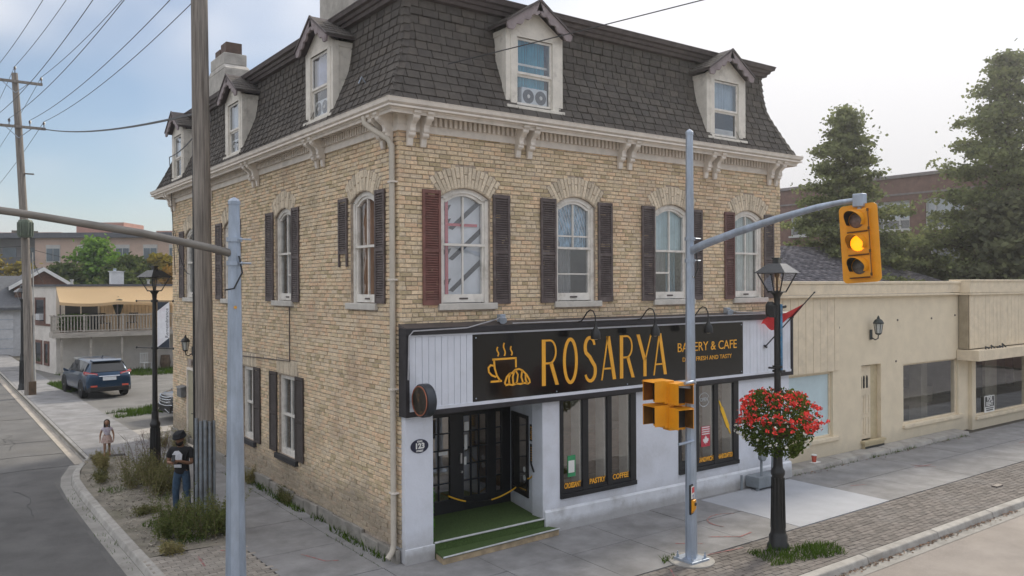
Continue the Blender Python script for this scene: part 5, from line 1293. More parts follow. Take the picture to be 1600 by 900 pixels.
# push button on the right pole
pb = thing('push_button', 'black and yellow crossing push button with small red sign on the right pole', 'push button', (4.03, -3.02, 1.10), math.radians(20))
q = MB(); q.box(-.07, .07, .0, .04, -.26, .26); q.build('backing', black_metal, pb, bevel=.02)
q = MB(); q.hexa([(-.06, -.05, -.16), (.06, -.05, -.16), (.06, -.001, -.24), (-.06, -.001, -.24), (-.06, -.05, .0), (.06, -.05, .0), (.06, -.001, .0), (-.06, -.001, .0)]); q.build('button_box', sig_yellow, pb, bevel=.012)
q = MB(); q.lathe((0, -.05, -.07), [(.032, 0), (.028, .02), (0, .026)], 12, (0, -1, 0)); q.build('button', black_metal, pb)
q = MB(); q.box(-.058, .058, -.012, -.001, .02, .23); q.build('sign_plate', white_letter, pb)
q = MB(); q.box(-.05, .05, -.016, -.0125, .12, .215); q.build('red_symbol', mat('red_print', (.65, .08, .08), .5, .05, 5), pb)
q = MB(); q.lathe((.0, -.0125, .07), [(.022, 0), (.022, .003)], 10, (0, -1, 0)); q.box(-.012, .012, -.0155, -.0125, .025, .065); q.build('walker_print', mat('blue_print', (.10, .12, .30), .5, .05, 5), pb)
# left pole with its arm over the side road
lp_ = thing('traffic_pole', 'thick galvanized traffic pole before the side wall, its dark arm reaching left', 'traffic pole', (-3.18, -1.1, .0), group='galvanized traffic poles')
base_plate(lp_, .26); octo(lp_, .155, .078, 5.98); bands(lp_, (5.46, 5.13), .10)
ap_ = [(-.05, 0, 5.27), (-.3, 0, 5.33), (-1.2, 0, 5.51), (-2.6, 0, 5.71), (-4.2, 0, 5.88), (-6, 0, 6.0)]
q = MB(); q.tube(ap_, [.058, .056, .052, .047, .042, .035], 10); q.build('mast_arm', mat('weathered_arm', (.20, .185, .165), .5, .15, 6, metal=.4, stretch=(.3, 1, 1)), lp_, smooth=True)
q = MB(); q.tube([(.03, -.1, 5.23), (.06, -.15, 5.0), (-.05, -.13, 4.78), (-.16, -.08, 4.76)], .012, 6); q.build('cable', black_metal, lp_)
q = MB(); q.lathe((-.03, -.115, 4.52), [(.022, 0), (.022, .015)], 10, (0, -1, 0)); q.build('bolt', mat('orange_bolt', (.6, .3, .05), .5, .1, 5), lp_)
# ================================================================ street lamps
def lamp_post(label, loc, H, rz=0, basket=False):
    o = thing('street_lamp', label, 'street lamp', loc, rz, 'black lantern street lamps')
    q = MB(); q.lathe((0, 0, 0), [(.20, 0), (.20, .05), (.165, .10), (.165, .22), (.14, .26), (.135, .30), (.115, .55), (.105, 1.30), (.125, 1.34), (.125, 1.40), (.09, 1.46), (.085, 1.52), (.08, 1.7)], 18); q.build('base', black_metal, o, smooth=True)
    q = MB()
    for k in range(12):
        a = k*math.pi/6; q.tube([(.125*math.cos(a), .125*math.sin(a), .36), (.108*math.cos(a), .108*math.sin(a), 1.28)], .012, 5)
    q.build('flute', black_metal, o)
    q = MB(); q.lathe((0, 0, 1.55), [(.065, 0), (.052, H-.75-1.55)], 14); q.build('shaft', black_metal, o, smooth=True)
    L = H-.80
    q = MB(); q.lathe((0, 0, L), [(.055, 0), (.06, .08), (.075, .11), (.11, .16), (.165, .175)], 14); q.build('lantern_seat', black_metal, o, smooth=True)
    b0, t0, z0, z1 = .115, .255, L+.175, L+.52
    q = MB()
    for sx in (-1, 1):
        for sy in (-1, 1): q.tube([(sx*b0, sy*b0, z0), (sx*t0, sy*t0, z1)], .013, 6)
    for (h_, r_) in ((z0, b0), (z1, t0)):
        c4 = [(-r_, -r_, h_), (r_, -r_, h_), (r_, r_, h_), (-r_, r_, h_)]
        for k in range(4): q.tube([c4[k], c4[(k+1) % 4]], .014, 6)
    lt = q.build('lantern_frame', black_metal, o)
    q = MB()
    for k in range(4):
        c = [(-1, -1), (1, -1), (1, 1), (-1, 1)]; a, b = c[k], c[(k+1) % 4]
        q.quad((a[0]*b0, a[1]*b0, z0), (b[0]*b0, b[1]*b0, z0), (b[0]*t0, b[1]*t0, z1), (a[0]*t0, a[1]*t0, z1))
    q.build('lantern_glass', glass_mat('lantern_glass', (.95, .95, .95), .04), lt)
    q = MB(); e_ = .30; t1 = .12; zt = H-.11
    q.hexa([(-e_, -e_, z1), (e_, -e_, z1), (e_, e_, z1), (-e_, e_, z1), (-t1, -t1, zt), (t1, -t1, zt), (t1, t1, zt), (-t1, t1, zt)]); q.box(-.055, .055, -.055, .055, zt, H-.02); q.box(-.07, .07, -.07, .07, H-.03, H)
    q.build('hood', mat('glossy_black_hood', (.018, .02, .022), .22, .1, 5, spec=.6), o)
    q = MB(); q.lathe((0, 0, z0), [(.02, 0), (.02, .26), (.045, .28), (.045, .36), (.0, .37)], 10); q.build('lamp_tube', mat('lamp_tube', (.05, .05, .05), .4, .1, 5), o)
    return o
lr = lamp_post('black lantern street lamp with a hanging flower ball on the front pavers', (5.94, -3.37, 0), 5.29, math.radians(9))
q = MB(); q.lathe((-.06, .10, 4.22), [(.07, 0), (.09, .05), (.09, .2), (.05, .27)], 12); q.box(-.16, -.04, -.02, .08, 4.20, 4.42); q.tube([(.05, -.04, 4.38), (.15, -.09, 4.40)], .03, 8); q.build('outlet_box', black_metal, lr)
q = MB(); q.box(.045, .06, -.075, .03, 3.2, 4.44); q.box(-.01, .048, -.078, -.064, 3.2, 4.44); q.build('edge_on_banner', mat('blue_banner_print', (.05, .17, .30), .6, .35, 5, dirt=(.25, .28, .32, .9), dirt_scale=6), lr)
q = MB()
for z in (3.22, 3.3): q.lathe((0, 0, z), [(.09, -.02), (.09, .02)], 10)
q.tube([(-.1, 0, 3.28), (-.1, .12, 3.28)], .02, 6); q.tube([(.1, -.1, 3.22), (0, 0, 3.22)], .02, 6); q.build('banner_clamp', black_metal, lr)
q = MB(); q.lathe((0, 0, 1.86), [(.07, -.012), (.07, .012)], 14); q.build('pale_tape', mat('pale_blue_tape', (.30, .40, .45), .5, .05, 5), lr)
ll = lamp_post('black lantern street lamp rising from the weed bush beside the side road', (-1.92, 9.29, 0), 5.34, math.radians(24))
q = MB()
for z in (4.46, 3.28):
    q.tube([(-.62, .0, z), (.62, .0, z)], .014, 6); q.lathe((-.62, 0, z), [(.0, -.04), (.03, 0), (0, .04)], 8, (1, 0, 0)); q.lathe((.62, 0, z), [(.0, -.04), (.03, 0), (0, .04)], 8, (1, 0, 0)); q.lathe((0, 0, z), [(.085, -.03), (.085, .03)], 10)
bno = thing('lamp_banner', 'white and dark banner with the word Remembrance hung beside the left street lamp', 'banner', (-1.92, 9.29, 3.28), math.radians(-60))
ba = q.build('banner_arm', black_metal, ll); ba.rotation_euler = (0, 0, math.radians(-60-24))
bw_ = .40
q = MB(); q.box(.10, .10+bw_, -.006, .006, .02, 1.16); q.build('cloth', mat('banner_white', (.80, .80, .83), .7, .06, 3, dirt=(.70, .58, .64, .6), dirt_scale=2.5, dirt_pos=(.5, .7)), bno)
nv_ = mat('banner_slate', (.045, .055, .075), .7, .1, 4)
for yy in (-.0065, .0065):
    q = MB(); d_ = -.002 if yy < 0 else .002
    q.prism([(.10, yy, 1.16), (.10+bw_, yy, 1.16), (.10, yy, .93)], (0, d_, 0)); q.build('dark_corner', nv_, bno); q = MB(); q.prism([(.10+bw_, yy, .02), (.10, yy, .02), (.10+bw_, yy, .27)], (0, d_, 0)); q.build('dark_corner', nv_, bno)
put_text('Remembrance', .155, mat('slate_ink', (.05, .05, .07), .6, .05, 5), bno, (.10+bw_-.075, -.007, .63), (math.pi/2, -math.pi/2, 0), ext=.001, xs=.82)
lf_ = lamp_post('distant black lantern street lamp beside the leaning wooden pole with the transformer', (-2.69, 32.3, 0), 4.9, .2)
# hanging flower ball
fbk = thing('flower_basket', 'hanging ball of red and white flowers with trailing leaves around the right street lamp', 'flower basket', (5.94, -3.37, 2.35))
rs = random.Random(4); q = MB(); leafV = []; leafF = []; redV = []; redF = []; whV = []; whF = []
def add_leaf(V, F, c, l, w2, up=.2):
    u = Vector((rs.gauss(0, 1), rs.gauss(0, 1), rs.gauss(up, .8))).normalized()*l; v_ = u.orthogonal().normalized(); v_ = (Matrix.Rotation(rs.uniform(0, 6.28), 3, u) @ v_)*w2; b = len(V)
    V += [tuple(c-u*.5), tuple(c+v_), tuple(c+u*.5), tuple(c-v_)]; F.append([b, b+1, b+2, b+3])
def rad(zz):   # silhouette: wide top, narrowing ragged bottom
    t = max(-1, min(1, (zz+.06)/.60)); return .22+.45*(1-t*t)**.55
for k in range(5200):
    zz = rs.uniform(-.64, .50); a = rs.uniform(0, 6.28); r = rad(zz)*math.sqrt(rs.uniform(.35, 1.0))*(1+.30*noise.noise((math.cos(a)*2, math.sin(a)*2, zz*3)))
    if r < .09: r = .12
    c = Vector((r*math.cos(a), r*math.sin(a), zz+rs.gauss(0, .02)))
    add_leaf(leafV, leafF, c, rs.uniform(.045, .085), rs.uniform(.014, .026))
for k in range(250):
    zz = rs.uniform(-.16, .5); a = rs.uniform(0, 6.28); r = rad(zz)*rs.uniform(.88, 1.12)*(1+.30*noise.noise((math.cos(a)*2, math.sin(a)*2, zz*3))); c = Vector((r*math.cos(a), r*math.sin(a), zz))
    for j in range(9): add_leaf(redV, redF, c+Vector((rs.gauss(0, .022), rs.gauss(0, .022), rs.gauss(0, .018))), rs.uniform(.035, .06), rs.uniform(.016, .026), 0)
for k in range(70):
    zz = rs.uniform(-.46, .05); a = rs.uniform(0, 6.28); r = rad(zz)*1.04*(1+.30*noise.noise((math.cos(a)*2, math.sin(a)*2, zz*3))); c = Vector((r*math.cos(a), r*math.sin(a), zz))
    for j in range(5): add_leaf(whV, whF, c+Vector((rs.gauss(0, .012), rs.gauss(0, .012), rs.gauss(0, .010))), .042, .018, 0)
link('foliage', mesh_raw('foliage', leafV, leafF, leaf_mat('basket_leaf', (.03, .065, .015), (.15, .19, .04), .3)), fbk)
link('red_flowers', mesh_raw('red_flowers', redV, redF, mat('red_petal', (.80, .055, .045), .6, .1, 9, rnd=.25)), fbk, 'stuff'); link('white_flowers', mesh_raw('white_flowers', whV, whF, mat('white_petal', (.75, .75, .68), .6, .05, 9)), fbk, 'stuff')
q = MB(); q.lathe((0, 0, -.25), [(.08, -.12), (.22, -.06), (.28, .05), (.30, .2), (.085, .2)], 18); q.build('liner', mat('coir_liner', (.07, .05, .03), .9, .2, 9), fbk)
q = MB()
for a in range(0, 360, 60): q.tube([(.29*math.cos(math.radians(a)), .29*math.sin(math.radians(a)), -.05), (.07*math.cos(math.radians(a)), .07*math.sin(math.radians(a)), .55)], .006, 5)
q.build('hanger', black_metal, fbk)
# ================================================================ wooden utility poles and wires
wood = mat('weathered_pole_wood', (.25, .222, .195), .9, .22, 9, bump=.8, bscale=30, stretch=(3, 3, .12), dirt=(.11, .092, .078, .8), dirt_scale=3.0, dirt_pos=(.54, .66))
up1 = thing('utility_pole', 'weathered wooden utility pole with steel conduits at its foot, before the side wall', 'utility pole', (-1.84, 5.25, 0), group='wooden utility poles')
q = MB(); q.tube([(0, 0, -.2), (-.01, 0, 3), (-.04, .0, 8), (-.07, .0, 12), (-.09, 0, 15.0)], [.215, .20, .178, .165, .15], 20); q.build('pole', wood, up1, smooth=True)
q = MB()
cz = mat('galvanized_conduit', (.26, .29, .32), .5, .12, 5, metal=.4, dirt=(.14, .13, .12, .6), dirt_scale=3)
vd = Vector((CAM.x+1.84, CAM.y-5.25, 0)).normalized(); sdv = Vector((-vd.y, vd.x, 0))
for s_, rr in ((-.155, .034), (-.07, .034), (.015, .036), (.105, .036), (.19, .03)):
    cpos = vd*math.sqrt(max(.01, .245**2-s_*s_))-sdv*-s_
    q = MB(); q.tube([cpos+Vector((0, 0, 0)), cpos+Vector((0, 0, 2.02+random.uniform(-.06, .06)))], rr, 10); q.tube([cpos+Vector((0, 0, .9)), cpos+Vector((0, 0, .95))], rr*1.15, 10); q.build('conduit', cz, up1)
q = MB(); q.tube([vd*.1-sdv*.2, vd*.1-sdv*.2+Vector((0, 0, 4.8)), vd*.05-sdv*.19+Vector((0, 0, 8.3))], .02, 6); q.build('black_riser', black_metal, up1)
q = MB()
for z in (1.2, 1.85): q.lathe((0, 0, z), [(.215, -.02), (.215, .02)], 18)
q.build('strap', cz, up1)
def crossarm(o, z, half, ins, y=0):
    q = MB(); q.box(-half, half, -.24+y, -.13+y, z-.06, z+.06); a_ = q.build('crossarm', wood, o)
    q = MB(); q.tube([(-.5, -.19+y, z-.02), (0, -.16+y, z-.5)], .015, 5); q.tube([(.5, -.19+y, z-.02), (0, -.16+y, z-.5)], .015, 5); q.build('brace', galv, o)
    q = MB()
    for x in ins: q.lathe((x, -.185+y, z+.06), [(.02, 0), (.02, .10), (.05, .11), (.035, .15), (.055, .17), (.03, .22), (0, .23)], 10)
    q.build('insulator', mat('brown_insulator', (.05, .035, .035), .3, .1, 5), o)
crossarm(up1, 14.2, 1.15, (-1.05, .55, 1.05)); crossarm(up1, 12.0, 1.15, (-1.05, -.4, .55, 1.05))
up2 = thing('utility_pole', 'leaning wooden utility pole with two crossarms and a green transformer, far along the side road', 'utility pole', (-2.62, 30.0, 0), group='wooden utility poles')
q = MB(); q.tube([(0, 0, -.2), (-.05, 0, 4), (-.14, 0, 7), (-.38, 0, 12), (-.52, 0, 14.4)], [.20, .185, .17, .15, .125], 16); q.build('pole', wood, up2, smooth=True)
q = MB(); q.tube([(.19, -.05, 0), (.17, -.06, 3.6)], .05, 8); q.tube([(.24, -.02, 0), (.14, -.02, 6.4)], .025, 6); q.build('conduit', mat('pale_conduit', (.42, .42, .40), .6, .1, 4), up2)
q = MB(); q.box(-.05, .25, -.2, .1, 0, .6); q.build('brown_boot', mat('brown_boot', (.12, .08, .05), .8, .2, 5), up2)
for z, xo in ((14.0, -.5), (12.0, -.38)):
    q = MB(); q.box(xo-.98, xo+1.05, -.22, -.11, z-.055, z+.055); q.build('crossarm', wood, up2)
    q = MB(); q.tube([(xo-.55, -.17, z), (xo, -.14, z-.5)], .018, 5); q.tube([(xo+.55, -.17, z), (xo, -.14, z-.5)], .018, 5); q.build('brace', galv, up2)
q = MB()
for x, z in ((-.52, 14.4), (.5, 14.06), (-1.35, 14.06), (.6, 12.06), (.05, 12.06), (-.75, 12.06), (-1.3, 12.06)): q.lathe((x, -.16, z), [(.02, 0), (.02, .12), (.055, .13), (.035, .17), (.06, .19), (.03, .26), (0, .27)], 10)
q.build('insulator', MATS['brown_insulator'], up2)
q = MB(); q.lathe((-.17, -.42, 7.05), [(.27, 0), (.29, .04), (.29, .72), (.25, .78), (.1, .80)], 20); tr = q.build('transformer', mat('green_grey_transformer', (.10, .125, .09), .5, .12, 5), up2, smooth=True)
q = MB()
for k in range(14):
    a = k*2*math.pi/14; c = Vector((-.17+.30*math.cos(a), -.42+.30*math.sin(a), 0)); q.tube([c+Vector((0, 0, 7.12)), c+Vector((0, 0, 7.72))], .028, 6)
q.build('cooling_fin', MATS['green_grey_transformer'], tr)
q = MB(); q.box(-.68, .34, -.3, -.2, 7.26, 7.36); q.box(-.16, .2, -.2, -.05, 9.9, 9.95); q.build('side_arm', wood, up2)
wire_m = mat('black_cable', (.03, .03, .032), .5, .1, 5)
def wire(a, b, sag, r=.010, label='', n=16):
    mb = MB(); mb.tube(cat_pts(a, b, sag, n), r, 4, cap=False); o = mb.build('overhead_wire', wire_m, None); tag(o, label, 'wire', 'overhead wires of the utility poles'); return o
P2 = lambda x, z: (-2.62+x, 29.84, z+.27); P1 = lambda x, z: (-1.9+x, 5.06, z+.29)
for (x2, z2), (x1, z1), nm in (((-.52, 14.4), (-.09, 15.0), 'topmost thin wire from the tip of the far leaning pole to the near pole'),
        ((.5, 14.06), (1.05, 14.2), 'thin wire from the right end of the leaning pole upper crossarm to the near pole'),
        ((-1.35, 14.06), (-1.05, 14.2), 'thin wire from the left end of the leaning pole upper crossarm to the near pole'),
        ((.6, 12.06), (1.05, 12), 'thin wire from the right end of the leaning pole lower crossarm to the near pole'),
        ((.05, 12.06), (.55, 12), 'thin wire from the lower crossarm right of the leaning pole shaft to the near pole'),
        ((-.75, 12.06), (-.4, 12), 'thin wire from the lower crossarm left of the leaning pole shaft to the near pole'),
        ((-1.3, 12.06), (-1.05, 12), 'thin wire from the left end of the leaning pole lower crossarm to the near pole')):
    wire(P2(x2, z2), P1(x1, z1), .45, .011, nm)
for x2, z2, nm in ((-.52, 14.4, 'tip of the leaning pole'), (.5, 14.06, 'upper crossarm right end'), (-1.35, 14.06, 'upper crossarm left end'), (.6, 12.06, 'lower crossarm right end'), (-1.3, 12.06, 'lower crossarm left end')):
    wire(P2(x2, z2), (-4.0+x2, 68, z2-1.2), .6, .011, 'thin wire running away along the side road from the '+nm)
wire((-2.1, 29.8, 12.0), (-1.96, 5.1, 8.45), .25, .03, 'thick black cable dropping from the far leaning pole to the near pole')
wire((-1.8, 5.25, 8.3), (-.28, 14.6, 8.9), .12, .015, 'black service cable from the near wooden pole to the farthest side dormer')
wire((-.28, 14.6, 8.9), (-.05, 14.9, 5.2), -.1, .014, 'black cable hanging down the side wall from the farthest dormer')
wire((-.06, 14.9, 6.6), (-.05, 13.2, 5.2), .35, .012, 'looping black cable on the side wall near the back corner')
wire((-2.6, 29.9, 6.6), (-1.0, 39.4, 5.1), .2, .014, 'black wire from the transformer pole to the roof of the white house')
wire((-2.6, 29.9, 6.7), (-14, 36, 6.9), .3, .014, 'black wire leaving the transformer pole to the left edge of the view')
wire((-2.6, 29.9, 5.9), (-15, 34, 5.6), .3, .014, 'lower black wire leaving the transformer pole to the left edge of the view')
wire((-2.4, 29.9, 6.5), (9.5, 36.5, 4.75), .3, .012, 'pale thin wire crossing before the awning of the white house')
w_ = wire((.94, -.1, 8.77), (12.9, -15.9, 11.95), .05, .010, 'thin service wire rising from the mansard roof across the nearest front dormer to the right')
hk = MB(); hk.tube([(.0, 1.25, 8.55), (-.10, 1.25, 8.67), (-.14, 1.28, 8.55)], .015, 5); hk.build('wire_hook', galv, bld)
# wall lantern and mailbox on the side wall, wall lantern on the cream shop
def wall_lantern(label, loc, rz, sc, m_):
    o = thing('wall_lantern', label, 'wall lantern', loc, rz, 'wall lanterns'); o.scale = (sc, sc, sc)
    q = MB(); q.box(-.05, .05, -.02, .0, -.16, .10); q.tube([(0, -.02, -.10), (0, -.12, -.16), (0, -.2, -.12), (0, -.21, -.02)], .016, 6); q.build('arm', m_, o, smooth=True)
    q = MB(); q.lathe((0, -.21, 0), [(.04, -.03), (.075, .0), (.08, .02)], 10); q.lathe((0, -.21, .26), [(.13, 0), (.135, .02), (.09, .10), (.04, .13), (.03, .17), (.01, .21)], 10)
    for k in range(6):
        a = k*math.pi/3; q.tube([(.075*math.cos(a), -.21+.075*math.sin(a), .02), (.11*math.cos(a), -.21+.11*math.sin(a), .26)], .008, 5)
    q.build('cage', m_, o)
    q = MB(); q.lathe((0, -.21, .02), [(.068, 0), (.10, .24)], 10); q.build('frosted_glass', mat('frosted_glass', (.50, .52, .50), .3, .05, 5), o); return o
wall_lantern('black wall lantern above the side door of the brick building', (-.01, 13.05, 2.9), -math.pi/2, 1.0, black_metal)
mbx = thing('mailbox', 'grey metal mailbox on the brick wall beyond the side door', 'mailbox', (-.02, 14.0, 1.56))
q = MB(); q.box(-.16, 0, -.24, .24, -.16, .12); q.build('body', mat('grey_mailbox', (.16, .165, .17), .5, .1, 5, metal=.3), mbx, bevel=.01)
q = MB(); q.hexa([(-.19, -.26, .12), (0, -.26, .12), (0, .26, .12), (-.19, .26, .12), (-.17, -.26, .15), (0, -.26, .19), (0, .26, .19), (-.17, .26, .15)]); q.build('lid', MATS['grey_mailbox'], mbx)
# ================================================================ cream shop building on the right
cream = mat('cream_stucco', (.73, .635, .475), .85, .03, 2.5, splash=(.42, .38, .30, .5, .8), bump=.2, bscale=40, dirt=(.64, .555, .42, .4), dirt_scale=.6)
cream2 = mat('cream_board_paint', (.71, .61, .455), .7, .05, 4, dirt=(.50, .44, .34, .4), dirt_scale=1.5)
cb = thing('cream_shop_building', 'low cream shop building with flat parapet and empty windows, right of the brick building', 'building', (10.95, .36, 0))
O = Vector((10.95, .36, 0)); CT = lambda q: q-O
CY = .36
wl = MB(CT)
def cw(x0, x1, z0, z1, y=CY): wl.box(x0, x1, y, y+.25, z0, z1)
ops = [(10.95, 13.55, .62, 2.40), (14.95, 15.98, .0, 2.48), (17.22, 20.63, .55, 2.38)]
us_ = [10.9, 10.95, 13.55, 14.95, 15.98, 17.22, 20.63, 21.3]
for a, b in zip(us_, us_[1:]):
    o_ = [o for o in ops if o[0] <= a and b <= o[1]]
    if o_: 
        if o_[0][2] > 0: cw(a, b, 0, o_[0][2])
        cw(a, b, o_[0][3], 4.5)
    else: cw(a, b, 0, 4.5)
cw(21.3, 21.56, -.02, 2.3, CY-.12); cw(21.56, 25.6, -.02, .40, CY-.12); cw(25.6, 26.1, -.02, 2.3, CY-.12); cw(26.1, 30, -.02, .4, CY-.12); cw(30, 34, -.02, 2.3, CY-.12); cw(21.3, 34, 2.3, 2.7, CY)
wl.box(33.8, 34, CY+.25, 9, 0, 4.8); wl.box(10.92, 11.1, CY+.25, 9, 0, 4.5); wl.box(10.92, 34, 8.8, 9, 0, 4.6)
cwall = wl.build('wall', cream, cb)
rf = MB(CT); rf.box(10.92, 34, CY+.26, 8.8, 4.40, 4.5); rf.build('roof', mat('flat_roof_gravel', (.2, .19, .18), .95, .1, 4), cb)
pp = MB(CT); pp.box(10.9, 20.55, CY-.10, CY+.24, 4.52, 4.80); pp.box(10.9, 20.56, CY-.13, CY+.26, 4.80, 4.88); pp.box(10.9, 20.55, CY-.14, CY+.02, 4.44, 4.50); pp.build('parapet', cream2, cb, bevel=.01)
pp = MB(CT); pp.box(20.56, 34, CY-.42, CY+.24, 4.50, 4.86); pp.box(20.55, 34, CY-.45, CY+.26, 4.86, 4.93); pp.box(20.55, 34, CY-.44, CY, 4.43, 4.49); pp.build('parapet', cream2, cb, bevel=.01)
me = ub.data('siding_board'); me.materials.append(cream2)
def board(x0, x1, y, z0, z1):
    o = link('siding_board', me, cb); o.location = Vector(((x0+x1)/2, y+random.uniform(-.003, .003), (z0+z1)/2))-O; o.scale = (x1-x0-.014, .035, z1-z0)
x = 10.95
while x < 13.7: board(x, min(x+.33, 13.82), CY-.015, 2.43, 4.44); x += .33
x = 20.62
while x < 33.5: board(x, x+.27, CY-.36, 2.70, 4.43); x += .27
q = MB(CT); q.box(20.6, 33.9, CY-.33, CY-.02, 2.69, 4.44); q.build('panel_box', mat('cream_dark_gap', (.32, .27, .19), .8, .1, 3), cb)
q = MB(CT); q.box(20.50, 34, CY-1.05+.35, CY-.01, 2.32, 2.66); q.build('canopy', cream2, cb, bevel=.012)
q = MB(CT)
for x in (21.3, 21.7, 22.1, 22.3, 22.5): q.tube([(x, CY-.55, 2.66), (x+.1, CY-.5, 2.74+.05*math.sin(x*9)), (x+.25, CY-.55, 2.67)], .025, 5)
q.build('loose_cable', black_metal, cb)
# windows and door
pale = mat('pale_blue_blind', (.52, .64, .68), .6, .04, 2)
def fixed_window(x0, x1, z0, z1, y, fill=None, name='window'):
    f = MB(CT); t = .06
    f.box(x0, x0+t, y+.08, y+.2, z0, z1); f.box(x1-t, x1, y+.08, y+.2, z0, z1); f.box(x0+t, x1-t, y+.08, y+.2, z1-t, z1); f.box(x0+t, x1-t, y+.08, y+.2, z0, z0+t)
    f.box(x0-.05, x1+.25, y-.07, y+.08, z0-.10, z0-.002)
    w_ = f.build(name, cream2, cb, bevel=.008)
    g = MB(CT); g.quad((x0+t, y+.12, z0+t), (x1-t, y+.12, z0+t), (x1-t, y+.12, z1-t), (x0+t, y+.12, z1-t)); g.build('pane', fill or shop_glass, w_); return w_
fixed_window(10.97, 13.55, .62, 2.40, CY, pale); wn1 = fixed_window(17.22, 20.63, .55, 2.38, CY); wn2 = fixed_window(21.56, 25.6, .40, 2.3, CY-.12); fixed_window(26.1, 30, .40, 2.3, CY-.12)
it = MB(CT); it.box(11.1, 33.8, 4.5, 4.6, 0, 3.0); it.box(11.1, 33.8, CY+.25, 4.5, 2.9, 3.0); it.box(11.1, 33.8, CY+.3, 4.5, .05, .1); it.build('room', mat('dim_room', (.13, .135, .125), .9, .15, 1.5), cb)
it = MB(CT); it.box(20.0, 20.4, CY+.9, CY+1.3, .1, 2.9); it.box(19.0, 19.1, 2.2, 2.3, .1, 2.9); it.box(24.4, 25.3, 1.2, 1.3, .1, 2.9); it.box(22.9, 24.6, 3.2, 3.6, .3, .9); it.build('room_column', mat('pale_room_column', (.42, .38, .30), .8, .08, 2), cb)
dr = MB(CT); y0 = CY+.12; dr.box(15.0, 15.62, y0, y0+.05, .34, 2.44)
door = dr.build('door', cream2, cb)
q = MB(CT)
for x0, x1 in ((15.08, 15.28), (15.34, 15.54)):
    for z0, z1 in ((.45, .98), (1.06, 1.62)):
        q.box(x0, x1, y0-.012, y0-.001, z0, z0+.03); q.box(x0, x1, y0-.012, y0-.001, z1-.03, z1); q.box(x0, x0+.03, y0-.012, y0-.001, z0+.03, z1-.03); q.box(x1-.03, x1, y0-.012, y0-.001, z0+.03, z1-.03)
q.build('panel_moulding', cream2, door)
q = MB(CT)
for x in (15.12, 15.28, 15.44): q.prism([(x-.05, y0-.003, 1.80), (x+.05, y0-.003, 1.80), (x+.05, y0-.003, 2.10), (x+.03, y0-.003, 2.16), (x-.03, y0-.003, 2.16), (x-.05, y0-.003, 2.10)], (0, .002, 0))
q.build('light', mat('dark_door_light', (.02, .022, .022), .15, .1, 4), door)
q = MB(CT); q.box(15.62, 15.98, y0-.0, y0+.2, 0, 2.48); q.box(14.95, 15.0, y0, y0+.1, 0, 2.48); q.box(14.95, 15.98, CY-.1, CY+.24, .0, .26); q.box(14.9, 16.02, CY-.14, CY+.0, .27, .335); q.build('door_surround', mat('cream_door_surround', (.50, .42, .27), .7, .06, 4), door)
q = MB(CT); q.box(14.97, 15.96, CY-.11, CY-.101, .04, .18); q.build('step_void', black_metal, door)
# plinth strip of old concrete at the foot of the wall
pst = MB(); 
for a, b in ((10.92, 13.2), (13.2, 15.6), (15.6, 18.0), (18.0, 20.3)): pst.hexa([(a+.01, -.17, -.05), (b-.01, -.17, -.05), (b-.01, .355, -.05), (a+.01, .355, -.05), (a+.01, -.12, .11), (b-.01, -.12, .10), (b-.01, .355, .125), (a+.01, .355, .125)])
struct('concrete_ledge', pst, curb_m, bevel=.02)
for (x, z) in ((16.9, 3.72), (18.9, 3.72), (20.4, 3.78), (12.2, 3.6), (13.84, 3.6), (16.8, 2.5)):
    q = MB(CT); q.lathe((x, CY, z), [(.03, -.0), (.03, .02)], 8, (0, -1, 0)); q.build('wall_anchor', dark_trim, cb)
rs_ = thing('rent_sign', 'small black and white for rent sign standing inside the right shop window', 'sign', (22.65, CY-.06, .72))
q = MB(); q.box(-.36, .36, -.008, .008, -.28, .28); q.build('card', white_letter, rs_); q = MB(); q.box(-.32, .32, -.011, -.0085, -.09, .25); q.build('black_field', black_metal, rs_)
put_text('FOR', .20, white_letter, rs_, (0, -.013, .165), bold=.008, ext=.001); put_text('RENT', .20, white_letter, rs_, (0, -.013, 0.0), bold=.008, ext=.001)
q = MB(); q.box(-.28, .28, -.011, -.0085, -.16, -.13); q.box(-.24, .24, -.011, -.0085, -.23, -.19); q.build('small_print', black_metal, rs_)
wall_lantern('black wall lantern with frosted glass on the cream shop front above its door', (15.42, CY-.02, 3.38), 0, 1.1, mat('verdigris_black', (.03, .04, .04), .5, .1, 5))
# crushed cup on the ledge
cu_ = thing('paper_cup', 'red and white paper cup lying on the concrete ledge of the cream building', 'cup', (12.3, .12, .12))
q = MB(); q.lathe((0, 0, 0), [(.05, 0), (.07, .18)], 12); q.build('cup_body', mat('red_cup', (.45, .08, .05), .6, .15, 20), cu_); q = MB(); q.lathe((0, 0, .18), [(.075, 0), (.075, .02), (.06, .03)], 12); q.build('lid', white_letter, cu_); q = MB(); q.box(-.14, .16, -.10, .06, .0, .012); q.build('napkin', white_letter, cu_)
st_ = MB(); st_.box(-.16, .16, -.07, .07, 0, .03); s_ = st_.build('iron_cover', dark_trim, None, bevel=.01); s_.location = (13.9, -3.7, .0); tag(s_, 'small dark iron cover lying in the pavers right of the flower lamp', 'utility cover')
# ================================================================ grey roofed house behind
gh = thing('grey_roof_house', 'house with a grey shingled hip roof behind the cream building', 'house', (20, 9, 0))
HT = lambda q: q-Vector((20, 9, 0))
